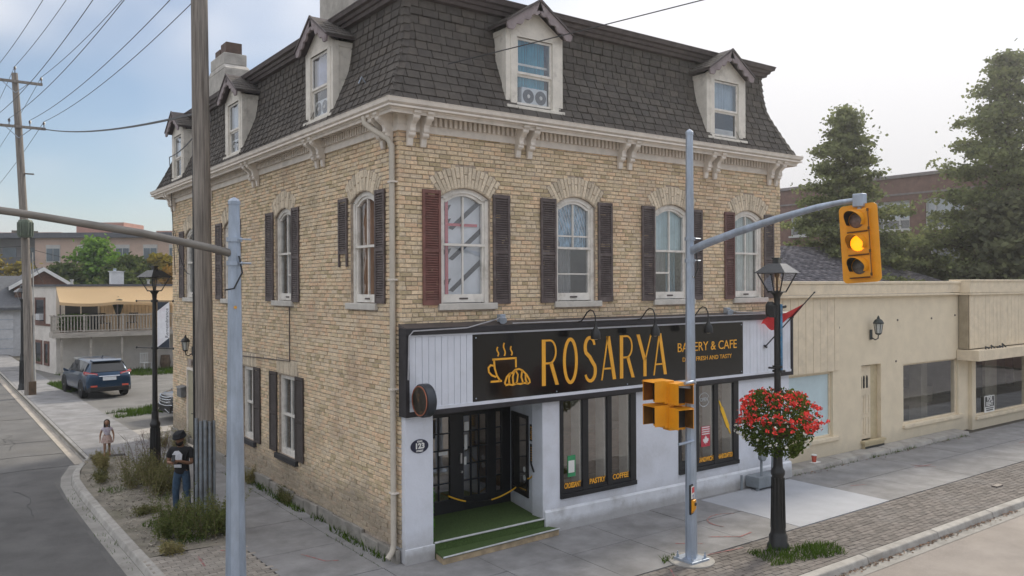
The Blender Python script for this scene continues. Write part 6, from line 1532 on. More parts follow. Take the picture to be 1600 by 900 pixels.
# hip roof: ridge, four slopes
x0, x1, y0, y1, ze, zr = 11.2, 32.5, 5.2, 15.2, 4.5, 6.55
ra, rb_ = Vector((16.0, 10.2, zr)), Vector((28.6, 10.2, zr))
c4 = [Vector((x0, y0, ze)), Vector((x1, y0, ze)), Vector((x1, y1, ze)), Vector((x0, y1, ze))]
q = MB(HT); q.f += []; q.poly([c4[0], c4[1], rb_, ra]); q.poly([c4[1], c4[2], rb_]); q.poly([c4[2], c4[3], ra, rb_]); q.poly([c4[3], c4[0], ra])
grey_sh = mat('grey_shingle', (.135, .13, .145), .92, .14, 8, bump=.5, bscale=90, ramp=[(0, (.6, .6, .62)), (.5, (1, 1, 1)), (1, (1.5, 1.45, 1.4))])
gr_ = q.build('roof', grey_sh, gh)
V = []; F = []
def tabs(P0, P1, R0, R1, rows):   # courses from eave edge P0-P1 to ridge R0-R1
    for r in range(rows):
        t0, t1 = r/rows, (r+1)/rows; a0, b0 = P0.lerp(R0, t0), P1.lerp(R1, t0); a1, b1 = P0.lerp(R0, t1), P1.lerp(R1, t1); L_ = (b0-a0).length
        n = max(1, int(L_/.45)); nrm_ = (b0-a0).cross(a1-a0).normalized()
        if nrm_.z < 0: nrm_ = -nrm_
        for k in range(n):
            s0, s1 = k/n, (k+1)/n-.012; h_ = random.uniform(.02, .04); b = len(V)
            q4 = [a0.lerp(b0, s0), a0.lerp(b0, s1), a1.lerp(b1, s1), a1.lerp(b1, s0)]
            V.extend([tuple(HT(x)+nrm_*.002) for x in q4]+[tuple(HT(x)+nrm_*hh) for x, hh in zip(q4, (h_, h_, .008, .008))])
            for f in ((4, 5, 6, 7), (0, 1, 5, 4), (1, 2, 6, 5), (3, 0, 4, 7)): F.append([b+i for i in f])
tabs(c4[0], c4[1], ra, rb_, 28); tabs(c4[1], c4[2], rb_, rb_, 22)
link('shingle_field', mesh_raw('shingle_field', V, F, grey_sh), gr_, kind='stuff')
q = MB(HT); q.box(x0+.4, x1-.4, y0+.5, y1-.5, 0, ze+.05); q.build('wall', mat('brown_siding', (.2, .15, .10), .8, .1, 3), gh)
q = MB(HT); q.box(x0, x1, y0-.04, y0+.02, ze-.16, ze+.02); q.box(x1-.02, x1+.04, y0, y1, ze-.16, ze+.02); q.build('eave_board', dark_trim, gh)
# ================================================================ red brick school building
school_b = mat('dark_red_brick', (.165, .098, .082), .9, .1, 3, bump=.3, bscale=30, rnd=0, dirt=(.12, .072, .062, .5), dirt_scale=.4)
sc = thing('brick_school', 'long dark red brick building with tall pale windows behind the trees', 'building', (44, 12, 0))
ST = lambda q: Vector((q.y*-1+44, q.x, q.z))-Vector((44, 12, 0))       # (along Y, out towards -X, up)
wins = [(y, y+2.35) for y in (-6.0, -2.6, .8, 4.2, 7.6, 11.0, 14.35, 17.6, 20.7, 24.2, 28, 31.5)]
ops = [(a, b, 8.25, 10.1) for a, b in wins]+[(a+.3, b-.3, 4.2, 7.4) for a, b in wins]
mb = MB(ST)
us_ = sorted({-10., 36.} | {x for o in ops for x in o[:2]})
for a, b in zip(us_, us_[1:]):
    m_ = (a+b)/2; z = 0
    for c, d in sorted((o[2], o[3]) for o in ops if o[0] < m_ < o[1]):
        mb.box(a, b, -.4, 0, z, c); z = d
    mb.box(a, b, -.4, 0, z, 11.55)
mb.box(-10, 36, -15, -.4, 11.2, 11.4); mb.box(-10, -9.6, -15, -.4, 0, 11.5); mb.box(35.6, 36, -15, -.4, 0, 11.5)
mb.build('wall', school_b, sc)
mb = MB(ST); mb.box(-10, 36, -.5, .12, 11.55, 11.75); mb.box(-10, 36, 0.001, .06, 10.45, 10.56); mb.build('coping', mat('grey_coping', (.20, .18, .18), .8, .1, 3), sc)
wf = mat('school_window_frame', (.50, .50, .49), .6, .05, 4); blind = mat('school_blind', (.42, .45, .47), .7, .06, 2)
mb = MB(ST); mb.box(-9.5, 35.5, -1.4, -1.3, 0, 11); mb.build('room_back', mat('dim_room', (.13, .135, .125)), sc)
for a, b in wins:
    f = MB(ST); z0, z1 = 8.25, 10.1
    for x in (a, a+(b-a)*.27, a+(b-a)*.73, b-.08): f.box(x, x+.08, -.2, -.1, z0, z1)
    f.box(a, b, -.199, -.101, z0, z0+.08); f.box(a, b, -.199, -.101, z1-.08, z1); f.box(a, b, -.198, -.102, 8.85, 8.92); f.box(a-.1, b+.1, -.1, .1, z0-.12, z0-.002)
    w_ = f.build('window', wf, sc)
    g = MB(ST); g.quad((a, -.15, z0), (b, -.15, z0), (b, -.15, z1), (a, -.15, z1)); g.build('pane', glass, w_)
    g = MB(ST); g.box(a, b, -.3, -.28, 8.9, z1); g.build('blind', blind, w_)
    g = MB(ST); g.box(a+.3, b-.3, -.2, -.1, 4.2, 4.3); g.box(a+.3, a+.4, -.2, -.1, 4.3, 7.4); g.box(b-.4, b-.3, -.2, -.1, 4.3, 7.4); w2_ = g.build('window', wf, sc)
    g = MB(ST); g.quad((a+.3, -.15, 4.2), (b-.3, -.15, 4.2), (b-.3, -.15, 7.4), (a+.3, -.15, 7.4)); g.build('pane', glass, w2_)
# ================================================================ white house with the deck and awning
wh_m = mat('house_stucco', (.66, .62, .57), .85, .05, 2, bump=.15, bscale=40, dirt=(.50, .47, .42, .5), dirt_scale=.8)
ho = thing('white_house', 'two storey off white house with a tan awning over a long wooden deck', 'house', (-.4, 39.4, 0))
O2 = Vector((-.4, 39.4, 0)); H2 = lambda q: q-O2
sk = lambda y: -.4-.157*(y-39.4)                      # slightly turned side wall
q = MB(H2); q.hexa([(-.4, 39.4, -.05), (14, 39.4, -.05), (14, 46, -.05), (sk(46), 46, -.05), (-.4, 39.4, 4.88), (14, 39.4, 4.88), (14, 46, 4.88), (sk(46), 46, 4.88)]); q.build('wall', wh_m, ho)
q = MB(H2); q.hexa([(-.5, 39.3, 4.88), (14.1, 39.3, 4.88), (14.1, 46.1, 4.88), (sk(46)-.1, 46.1, 4.88), (-.5, 39.3, 5.0), (14.1, 39.3, 5.0), (14.1, 46.1, 5.0), (sk(46)-.1, 46.1, 5.0)]); rfh = q.build('roof', mat('dark_roof_edge', (.10, .105, .12), .7, .1, 4), ho)
q = MB(H2); q.box(2.72, 3.40, 41, 41.7, 5.0, 5.75); q.box(2.66, 3.46, 40.95, 41.75, 5.75, 5.80); ch_ = q.build('chimney', mat('white_chimney', (.66, .67, .68), .8, .05, 3), rfh); q = MB(H2); q.lathe((2.95, 41.3, 5.8), [(.09, 0), (.09, .15)], 8); q.build('flue', galv, rfh)
q = MB(H2)
for x in (.5, 4.6, 7): q.lathe((x, 40.2, 5.0), [(.07, 0), (.07, .2), (.1, .22), (.1, .28)], 8)
q.build('vent', mat('pale_vent', (.5, .5, .48), .6, .05, 4), rfh)
# side windows with brown frames
brf = mat('brown_frame', (.16, .085, .065), .7, .1, 4)
def side_win(y0, y1, z0, z1, m_, lab=None):
    S = lambda y, o, z: H2(Vector((sk(y)-o, y, z)))
    f = MB(); t = .14
    for (a, b, c, d) in ((y0, y0+t, z0, z1), (y1-t, y1, z0, z1), (y0+t, y1-t, z1-t, z1), (y0+t, y1-t, z0, z0+t)):
        f.hexa([S(a, -.02, c), S(b, -.02, c), S(b, .06, c), S(a, .06, c), S(a, -.02, d), S(b, -.02, d), S(b, .06, d), S(a, .06, d)])
    w_ = f.build('window', m_, ho, label=lab)
    g = MB(); g.quad(S(y0+t, .02, z0+t), S(y1-t, .02, z0+t), S(y1-t, .02, z1-t), S(y0+t, .02, z1-t)); g.build('pane', mat('dark_pane', (.03, .035, .04), .1, .1, 4, spec=.6), w_)
    return w_
sw_ = side_win(41.3, 43.2, 2.75, 4.25, brf)
q = MB(); S = lambda y, o, z: H2(Vector((sk(y)-o, y, z))); q.hexa([S(41.6, .03, 2.95), S(42.3, .03, 2.95), S(42.3, .25, 2.95), S(41.6, .25, 2.95), S(41.6, .03, 3.3), S(42.3, .03, 3.3), S(42.3, .25, 3.3), S(41.6, .25, 3.3)]); q.build('window_unit', ac_m, sw_)
q = MB(); q.hexa([S(39.5, .005, 2.62), S(45.9, .005, 2.62), S(45.9, .05, 2.62), S(39.5, .05, 2.62), S(39.5, .005, 2.75), S(45.9, .005, 2.75), S(45.9, .05, 2.75), S(39.5, .05, 2.75)]); q.build('brown_band', brf, ho)
side_win(41.9, 43.3, .35, 1.75, brf); side_win(40.6, 41.5, .35, 1.75, brf)
# deck
deck_m = mat('greyed_deck_wood', (.42, .385, .34), .85, .12, 4, stretch=(.5, 3, 3), dirt=(.2, .175, .145, .5), dirt_scale=1.5)
DY0, DY1 = 38.0, 39.38
q = MB(H2); q.box(-.72, 13, DY0, DY1, 2.22, 2.34); q.box(-.72, 13, DY0-.03, DY0+.02, 2.05, 2.32); q.box(-.75, -.7, DY0, DY1, 2.05, 2.32); dk = q.build('deck', deck_m, ho)
me_b = ub.data('baluster'); me_b.materials.append(deck_m)
x = -.62
while x < 12.9:
    o = link('baluster', me_b, dk); o.location = H2(Vector((x, DY0+.02, 2.80))); o.scale = (.045, .035, .86); x += .155
for yy in [38.2+.17*k for k in range(7)]:
    o = link('baluster', me_b, dk); o.location = H2(Vector((-.68, yy, 2.80))); o.scale = (.035, .045, .86)
q = MB(H2); q.box(-.74, 13, DY0-.04, DY0+.06, 3.23, 3.29); q.box(-.74, -.63, DY0+.06, DY1, 3.23, 3.29); q.box(-.7, 13, DY0-.0, DY0+.04, 2.40, 2.45); q.build('rail', deck_m, dk)
q = MB(H2)
for x in (-.68, .8, 2.78, 4.9, 7, 9.5): q.box(x-.05, x+.05, DY0-.03, DY0+.07, 2.34, 3.33)
for x in (-.30, 1.15, 2.75, 4.6, 7.0, 9.5): q.box(x-.05, x+.05, DY0+.1, DY0+.2, -.05, 2.05)
q.build('post', deck_m, dk)
# awning
aw = MB(H2); aw.hexa([(-.35, 39.35, 4.93), (6.2, 39.35, 4.93), (6.2, 39.39, 4.93), (-.35, 39.39, 4.93)]*1+[(-.35, 39.35, 4.95), (6.2, 39.35, 4.95), (6.2, 39.39, 4.95), (-.35, 39.39, 4.95)]) if False else None
aw = MB(H2); n = 26
for seg, (xa, xb) in enumerate(((-.40, 2.50), (2.50, 9.0))):
    K = 20; g_ = {}
    for i in range(K+1):
        for j in range(5):
            s_, t = i/K, j/4; x = xa+(xb-xa)*s_; y = 39.36-1.35*t; z = 4.90-.88*t-.08*math.sin(math.pi*t)-.10*math.sin(math.pi*s_)*t
            g_[i, j] = aw.p((x, y, z))
    for i in range(K):
        for j in range(4): aw.f.append([g_[i, j], g_[i+1, j], g_[i+1, j+1], g_[i, j+1]])
    fr_ = [aw.p((xa+(xb-xa)*i/K, 38.0, 3.86-.10*math.sin(math.pi*i/K))) for i in range(K+1)]
    for i in range(K): aw.f.append([g_[i, 4], g_[i+1, 4], fr_[i+1], fr_[i]])
awn_m = leaf_mat('tan_awning', (.74, .54, .32), (.80, .60, .37), .4); aw.build('awning', awn_m, ho, smooth=True, merge=True)
q = MB(H2)
for x in (-.36, 2.5, 6.4): q.tube([(x, 38.05, 3.9), (x, 38.05, 3.29)], .035, 6)
q.build('awning_post', dark_trim, ho)
q = MB(H2); q.box(.0, 1.76, 39.33, 39.39, 2.4, 3.95); pd_ = q.build('patio_door', mat('dark_pane', (.03, .035, .04)), ho)
q = MB(H2); q.box(.80, .86, 39.30, 39.34, 2.4, 3.95); q.box(1.70, 1.78, 39.30, 39.34, 2.4, 3.95); q.box(-.04, .03, 39.30, 39.34, 2.4, 3.95); q.build('frame', win_paint, pd_)
q = MB(H2)
for k in range(30): q.box(1.85+k*.2, 2.03+k*.2, 39.34, 39.385, 2.35, 4.85)
q.build('siding', mat('tan_siding', (.66, .54, .38), .8, .06, 3), ho)
# things on and under the deck
def patio_chair(label, loc, rz, m_):
    o = thing('patio_chair', label, 'chair', loc, rz, 'chairs on the deck'); q = MB(); q.box(-.25, .25, -.25, .25, .42, .46); q.build('seat', m_, o)
    q = MB()
    for k in range(5): q.box(-.23+k*.11, -.19+k*.11, .22, .25, .46, .95)
    q.box(-.25, .25, .22, .26, .95, 1.0); q.build('backrest', m_, o)
    for x in (-.22, .22):
        for y in (-.22, .22): l_ = MB(); l_.box(x-.02, x+.02, y-.02, y+.02, 0, .42); l_.build('leg', m_, o)
    return o
patio_chair('dark patio chair on the deck left of the closed parasol', (1.9, 38.7, 2.34), .4, black_metal)
patio_chair('dark patio chair on the deck right of the closed parasol', (3.4, 38.7, 2.34), -.5, black_metal)
patio_chair('white garden chair standing on the grass under the deck', (4.1, 38.6, -.02), .3, white_letter)
pr_ = thing('closed_parasol', 'dark parasol hanging folded above the deck rail of the white house', 'parasol', (2.62, 38.5, 2.34))
q = MB(); q.tube([(0, 0, 0), (0, 0, 1.95)], .025, 6); q.build('pole', black_metal, pr_)
q = MB(); q.lathe((0, 0, .95), [(.06, -.12), (.16, .1), (.32, .62), (.40, .80), (.1, .9)], 9); q.build('canopy', mat('dark_green_cloth', (.02, .028, .022), .8, .15, 6), pr_)
pl_ = thing('potted_plants', 'leafy green pot plants behind the deck balusters at its left end', 'plants', (.2, 38.5, 2.34)); rs = random.Random(8); V = []; F = []
for k in range(900):
    c = Vector((rs.uniform(-.6, .9), rs.uniform(-.25, .3), rs.uniform(.1, 1.0))); u = Vector((rs.gauss(0, 1), rs.gauss(0, 1), rs.gauss(.4, .6))).normalized()*.10; v_ = u.orthogonal().normalized()*.03; b = len(V); V += [tuple(c-u), tuple(c+v_), tuple(c+u), tuple(c-v_)]; F.append([b, b+1, b+2, b+3])
link('foliage', mesh_raw('foliage', V, F, leaf_mat('pot_leaf', (.03, .07, .015), (.12, .2, .04))), pl_)
q = MB()
for x in (-.4, 0, .45): q.lathe((x, 0, 0), [(.12, 0), (.16, .25)], 10)
q.build('pot', mat('pot_clay', (.2, .1, .06), .8, .1, 5), pl_)
ut = thing('utility_box', 'white waste box standing by the house wall behind the blue car', 'box', (.9, 39.0, -.03)); q = MB(); q.box(-.4, .4, -.3, .3, 0, .85); q.build('body', mat('waste_box', (.45, .47, .42), .6, .08, 4), ut, bevel=.02); q = MB(); q.box(-.45, .45, -.34, .34, .85, .95); q.build('lid', white_letter, ut)
hd = thing('red_hydrant_ball', 'small red valve ball on the grass under the deck at right', 'valve', (6.2, 38.8, .0)); q = MB(); q.lathe((0, 0, 0), [(.08, 0), (.08, .3), (.18, .38), (.22, .52), (.16, .66), (.0, .72)], 12); q.build('body', mat('hydrant_red', (.45, .05, .05), .5, .1, 5), hd, smooth=True)
br_ = thing('brown_barrel', 'brown wooden barrel planter under the deck', 'barrel', (5.2, 38.7, .0)); q = MB(); q.lathe((0, 0, 0), [(.25, 0), (.3, .35), (.25, .8)], 14); q.build('staves', mat('barrel_wood', (.14, .10, .07), .8, .2, 8), br_)
# ================================================================ farther background, left
def gable_house(name, label, loc, wdt, dep_, ze, zr, wm, rm, tm, group=None, rz=0):
    o = thing(name, label, 'house', loc, rz, group)
    q = MB(); q.prism([(-wdt/2, 0, -.3), (wdt/2, 0, -.3), (wdt/2, 0, ze), (0, 0, zr), (-wdt/2, 0, ze)], (0, dep_, 0)); q.build('wall', wm, o)
    q = MB()
    for s_ in (-1, 1): q.hexa([(0, -.35, zr+.05), (s_*(wdt/2+.4), -.35, ze-.25), (s_*(wdt/2+.4), dep_+.3, ze-.25), (0, dep_+.3, zr+.05), (0, -.35, zr+.2), (s_*(wdt/2+.4), -.35, ze-.1), (s_*(wdt/2+.4), dep_+.3, ze-.1), (0, dep_+.3, zr+.2)])
    r_ = q.build('roof', rm, o)
    q = MB()
    for s_ in (-1, 1): q.hexa([(0, -.42, zr-.08), (s_*(wdt/2+.42), -.42, ze-.38), (s_*(wdt/2+.42), -.352, ze-.38), (0, -.352, zr-.08), (0, -.42, zr+.2), (s_*(wdt/2+.42), -.42, ze-.1), (s_*(wdt/2+.42), -.352, ze-.1), (0, -.352, zr+.2)])
    q.build('rake_board', tm, o); return o
white_t = mat('white_trim', (.68, .68, .67), .6, .04, 4)
dgrey = mat('dark_grey_roof', (.10, .105, .115), .85, .12, 6, bump=.3, bscale=40)
gable_house('gabled_house', 'house with white gable trim and a brown gable front behind the white house', (1.05, 58, 0), 2.3*1.6, 8, 5.0, 6.15, mat('brown_gable', (.15, .075, .05), .8, .12, 5), dgrey, white_t)
g2 = thing('grey_roof_garage', 'low white building with a long dark grey roof at the left edge of the view', 'garage', (-3.2, 57, 0))
q = MB(); q.box(-7, 2.9, 0, 9, -.3, 3.35); q.build('wall', mat('white_board_wall', (.46, .47, .49), .7, .06, 4), g2)
q = MB(); q.hexa([(-7.4, -.5, 3.2), (3.2, -.5, 3.2), (3.2, 4.5, 5.55), (-7.4, 4.5, 5.55), (-7.4, -.5, 3.4), (3.2, -.5, 3.4), (3.2, 4.5, 5.75), (-7.4, 4.5, 5.75)]); q.hexa([(-7.4, 9.5, 3.2), (3.2, 9.5, 3.2), (3.2, 4.5, 5.55), (-7.4, 4.5, 5.55), (-7.4, 9.5, 3.4), (3.2, 9.5, 3.4), (3.2, 4.5, 5.75), (-7.4, 4.5, 5.75)]); rg = q.build('roof', dgrey, g2)
q = MB(); q.box(-.6, 2.2, -.06, .02, -.2, 2.9); 
gd = q.build('garage_door', mat('pale_garage_door', (.52, .53, .55), .6, .05, 4), g2)
q = MB()
for k in range(4): q.box(-.6, 2.2, -.08, -.061, .4+k*.7, .44+k*.7)
q.build('panel_seam', galv, gd); q = MB(); q.box(.6, .95, -.1, -.062, 1.7, 2.0); q.build('light', black_metal, gd)
q = MB(); q.box(-4.5, -.9, -2.4, -.05, 2.2, 2.5); q.build('canopy', dgrey, g2); q = MB(); q.tube([(-1.3, -2.2, -.3), (-1.3, -2.2, 2.2)], .12, 8); q.build('yellow_post', mat('yellow_post', (.62, .42, .06), .6, .1, 4), g2)
q = MB(); q.prism([(-2.2, 1.0, 5.2), (.2, 1.0, 5.2), (-1.0, 1.0, 6.2)], (0, 3, 0)); dmr = q.build('roof_gable', dgrey, g2)
q = MB()
for s_ in (-1, 1): q.hexa([(-1.0, .9, 6.15), (-1+s_*1.4, .9, 5.1), (-1+s_*1.4, .98, 5.1), (-1, .98, 6.15), (-1.0, .9, 6.38), (-1+s_*1.4, .9, 5.33), (-1+s_*1.4, .98, 5.33), (-1, .98, 6.38)])
q.build('gable_trim', white_t, dmr)
dm = thing('blue_bin', 'blue bin standing before the low white building at the left edge', 'bin', (-4.4, 55.6, 0)); q = MB(); q.box(-.6, .6, -.4, .4, 0, 1.3); q.build('body', mat('bin_blue', (.02, .05, .16), .5, .1, 5), dm, bevel=.05); q = MB(); q.box(-.65, .65, -.45, .45, 1.3, 1.4); q.build('lid', MATS['bin_blue'], dm)
# low apartment block far behind
ab = thing('apartment_block', 'long low tan and grey apartment block far behind the trees at left', 'building', (3, 90, 0))
X = Vector((.809, -.588, 0)).normalized(); Yd = Vector((.588, .809, 0)).normalized()
base = Vector((0.2, 92.0, 0))-Vector((3, 90, 0))
AT = lambda q: base+X*q.x-Yd*q.y+Vector((0, 0, q.z))       # (along, out towards us, up)
tan_b = mat('tan_block_brick', (.50, .37, .30), .85, .06, 1); grey_p = mat('grey_panel', (.20, .19, .185), .8, .08, 1); wtrim = mat('block_trim', (.48, .47, .45), .7, .04, 2)
bays = [(-16, -7.0, grey_p), (-7.0, -1.0, grey_p), (-1.0, 4.4, grey_p), (4.4, 20.4, tan_b), (20.4, 34, grey_p)]
for a, b, m_ in bays:
    q = MB(AT); q.box(a, b-.02, -12, (0 if m_ is tan_b else -1.0), 0, 10.2); q.build('wall', m_, ab)
q = MB(AT); q.box(-16.3, 34.3, -12.3, .5, 10.2, 10.75); q.build('roof_edge', mat('dark_roof_edge', (.10, .105, .12)), ab)
q = MB(AT); q.box(7.3, 12.6, -8, -3, 10.75, 12.1); q.box(-2, 5.0, -7, -4, 10.75, 11.1); q.box(15.8, 20, -7, -4, 10.75, 11.2); q.build('roof_plant', mat('plant_room_brick', (.46, .25, .20), .85, .06, 1), ab)
ddp = mat('dark_pane', (.03, .035, .04))
gpane = mat('block_pane', (.10, .13, .16), .12, .2, .6, spec=.6)
for z0 in (7.7, 4.9):
    for x in (5.7, 9.1, 13.2, 16.2, 19.0):
        f = MB(AT); f.box(x-.08, x+1.45, .0, .06, z0-.15, z0+1.75); w_ = f.build('window', wtrim, ab); g = MB(AT); g.box(x, x+.65, .06, .09, z0, z0+1.35); g.box(x+.72, x+1.37, .06, .09, z0, z0+1.35); g.build('pane', gpane, w_)
    for x in (-14, -10, -5.5, -3.2, .3, 2.4, 22, 24.6, 27.5, 30.5):
        g = MB(AT); g.box(x, x+1.5, -1.0, -.95, z0-.3, z0+1.5); g.build('window', gpane, ab)
    for a, b, m_ in bays:
        if m_ is grey_p:
            g = MB(AT); g.box(a+.1, b-.1, -1.0, .3, z0-.75, z0-.45); bl = g.build('balcony', wtrim, ab); g = MB(AT); g.box(a+.1, b-.1, .24, .28, z0-.45, z0+.45); g.build('railing', mat('rail_grey', (.10, .10, .105), .6, .1, 3), bl)
q = MB(AT); q.box(4.4, 20.35, .001, .12, 3.4, 4.0); q.build('stone_band', wtrim, ab)
# ================================================================ trees
bark = mat('tree_bark', (.085, .065, .05), .95, .2, 6, bump=.6, bscale=25)
def tree(name, label, loc, h, crown_fn, zb, lm, n, leaf, seed, nl=46, trunk_r=.22, group='trees', clump=.55, lean=0., core=.35, flat=.55):
    rs = random.Random(seed); o = thing(name, label, 'tree', loc, 0, group)
    q = MB(); q.tube([(0, 0, -.1), (.05*lean, .02, h*.35), (.1*lean, .05, h*.7), (.12*lean, .03, h*.97)], [trunk_r, trunk_r*.75, trunk_r*.4, trunk_r*.1], 10); q.build('trunk', bark, o)
    lb = MB(); cl = []
    for k in range(nl):
        t = (k+rs.random())/nl; z = zb+(h-zb)*t; R = crown_fn(t)*rs.uniform(.6, 1.12); a = k*2.4+rs.uniform(-.4, .4); up = rs.uniform(-.08, .28)*R
        p0 = Vector((.1*lean*z/h, .03, max(.4, z-.25*R))); p1 = Vector((R*math.cos(a), R*math.sin(a), z+up)); pm_ = p0.lerp(p1, .5)+Vector((0, 0, .12*R))
        lb.tube([p0, pm_, p1], [trunk_r*.22*(1-t*.7), trunk_r*.13*(1-t*.6), .015], 5, cap=False)
        m_ = max(2, int(R/.45))
        for j in range(m_+1):
            s_ = core+(1-core)*j/m_; c = p0.lerp(pm_, s_*2) if s_ < .5 else pm_.lerp(p1, s_*2-1)
            cl.append((c+Vector((rs.gauss(0, .15), rs.gauss(0, .15), rs.gauss(0, .05)))*R*.3, clump*rs.uniform(.6, 1.25)))
            for jj in range(2): cl.append((c+Vector((rs.gauss(0, .3), rs.gauss(0, .3), rs.gauss(0, .07)))*R*.6, clump*rs.uniform(.35, .8)))
    lb.build('limbs', bark, o)
    V = []; F = []; per = max(4, n//len(cl))
    for c, r in cl:
        for k in range(per):
            d = Vector((rs.gauss(0, 1), rs.gauss(0, 1), rs.gauss(0, flat))); p_ = c+d*r*.55
            l = leaf*rs.uniform(.6, 1.3); u = Vector((rs.gauss(0, 1), rs.gauss(0, 1), rs.gauss(-.2, .6))).normalized()*l; v_ = u.orthogonal().normalized(); v_ = (Matrix.Rotation(rs.uniform(0, 6.28), 3, u.normalized()) @ v_)*l*.42; b = len(V)
            V += [tuple(p_-u*.5), tuple(p_+v_), tuple(p_+u*.6), tuple(p_-v_)]; F.append([b, b+1, b+2, b+3])
    link('crown', mesh_raw('crown', V, F, lm), o); return o
maple = leaf_mat('dark_tree_leaf', (.10, .12, .07), (.27, .30, .12), .45)
darkl = leaf_mat('dull_leaf', (.09, .10, .07), (.20, .215, .11), .4)  # duller green leaves of the bushy dark trees
greenl = leaf_mat('fresh_green_leaf', (.08, .17, .025), (.22, .36, .06), .3); yell = leaf_mat('yellow_leaf', (.16, .15, .025), (.36, .27, .05), .25); oliv = leaf_mat('olive_leaf', (.05, .085, .025), (.14, .16, .05), .25); rust = leaf_mat('rusty_leaf', (.22, .12, .03), (.36, .22, .05), .25)
tree('tall_tree', 'tall dark conical tree behind the amber traffic signal', (28.6, 9.2, 0), 12.9, lambda t: .2+2.95*min(1, (1-t)*1.25)**.8, 3.0, maple, 40000, .165, 1, 78, .24, 'dark trees behind the cream building', .58, 0., .4, .5)
tree('tall_tree', 'tallest dark tree at the right edge, layered like a spruce', (36.2, 5.3, 0), 15.9, lambda t: .2+4.3*min(1, (1-t)*1.3)**.8, 3.0, maple, 50000, .185, 2, 92, .3, 'dark trees behind the cream building', .7, 0., .4, .5)
tree('dark_tree', 'low bushy dark tree between the two tall trees behind the cream parapet', (33.2, 9.0, 0), 6.3, lambda t: 2.9*math.sqrt(max(.05, 1-t)), 2.0, darkl, 14000, .28, 3, 50, .2, 'dark trees behind the cream building', .7)
tree('dark_tree', 'low bushy dark tree under the tallest tree at the right edge', (33.8, 4.3, 0), 8.8, lambda t: 3.0*math.sqrt(max(.05, 1-t)), 2.0, darkl, 15000, .28, 4, 50, .2, 'dark trees behind the cream building', .7)
tree('dark_tree', 'rounded dark tree cut off by the right edge behind the parapet', (37.5, 1.3, 0), 8.6, lambda t: 3.2*math.sqrt(max(.05, 1-t)), 2.0, darkl, 14000, .28, 5, 50, .2, 'dark trees behind the cream building', .7)
tree('dark_tree', 'small dark tree showing just right of the amber traffic signal', (30.0, 12.6, 0), 6.2, lambda t: 2.6*math.sqrt(max(.05, 1-t)), 1.5, darkl, 11000, .28, 6, 44, .2, 'dark trees behind the cream building', .7)
tree('small_tree', 'small yellowish green tree top at the corner of the far brick building', (33.5, 17.5, 0), 6.9, lambda t: .9*math.sqrt(max(.05, 1-t)), 3.0, greenl, 1800, .25, 7, 16, .1, 'dark trees behind the cream building', .4)
GB = 'trees before the far apartment block'
tree('leafy_tree', 'bright green broad tree before the far tan apartment block', (5.9, 66, 0), 8.8, lambda t: 2.6*math.sqrt(max(.04, 1-t*t)), 2.6, greenl, 10000, .34, 11, 44, .25, GB, .85)
tree('leafy_tree', 'darker green tree at the lower left of the bright green one', (3.4, 64.5, 0), 6.6, lambda t: 2.0*math.sqrt(max(.04, 1-t*t)), 2.0, oliv, 7000, .34, 12, 36, .2, GB, .8)
tree('leafy_tree', 'olive green tree overlapping the right side of the bright green one', (8.2, 63, 0), 7.3, lambda t: 2.2*math.sqrt(max(.04, 1-t*t)), 2.0, oliv, 7500, .34, 13, 36, .2, GB, .8)
tree('leafy_tree', 'yellow tree left of the brick building, above the lantern', (10.7, 64, 0), 7.6, lambda t: 2.0*math.sqrt(max(.04, 1-t*t)), 2.2, yell, 7000, .34, 14, 36, .2, GB, .8)
tree('leafy_tree', 'rusty orange tree just above the lantern by the brick wall', (10.6, 58, 0), 6.3, lambda t: 1.8*math.sqrt(max(.04, 1-t*t)), 2.0, rust, 5500, .34, 15, 30, .2, GB, .8)
tree('leafy_tree', 'yellow green tree at the left edge beside the leaning pole', (-2.6, 74, 0), 8.3, lambda t: 2.9*math.sqrt(max(.04, 1-t*t)), 2.5, yell, 8000, .4, 16, 40, .2, GB, .9)
tree('leafy_tree', 'small golden tree right of the leaning pole', (1.2, 74, 0), 6.9, lambda t: 1.5*math.sqrt(max(.04, 1-t*t)), 2.5, yell, 4500, .36, 17, 28, .2, GB, .8)
tree('leafy_tree', 'dark olive tree over the chimney of the white house', (6.4, 58, 0), 6.0, lambda t: 2.4*math.sqrt(max(.04, 1-t*t)), 1.5, oliv, 7000, .34, 18, 34, .2, GB, .8)
tree('leafy_tree', 'yellow green tree far back at the left edge of the side road', (-8.5, 92, 0), 9, lambda t: 3.8*math.sqrt(max(.04, 1-t*t)), 1.5, oliv, 7000, .45, 19, 36, .2, GB, 1.0)
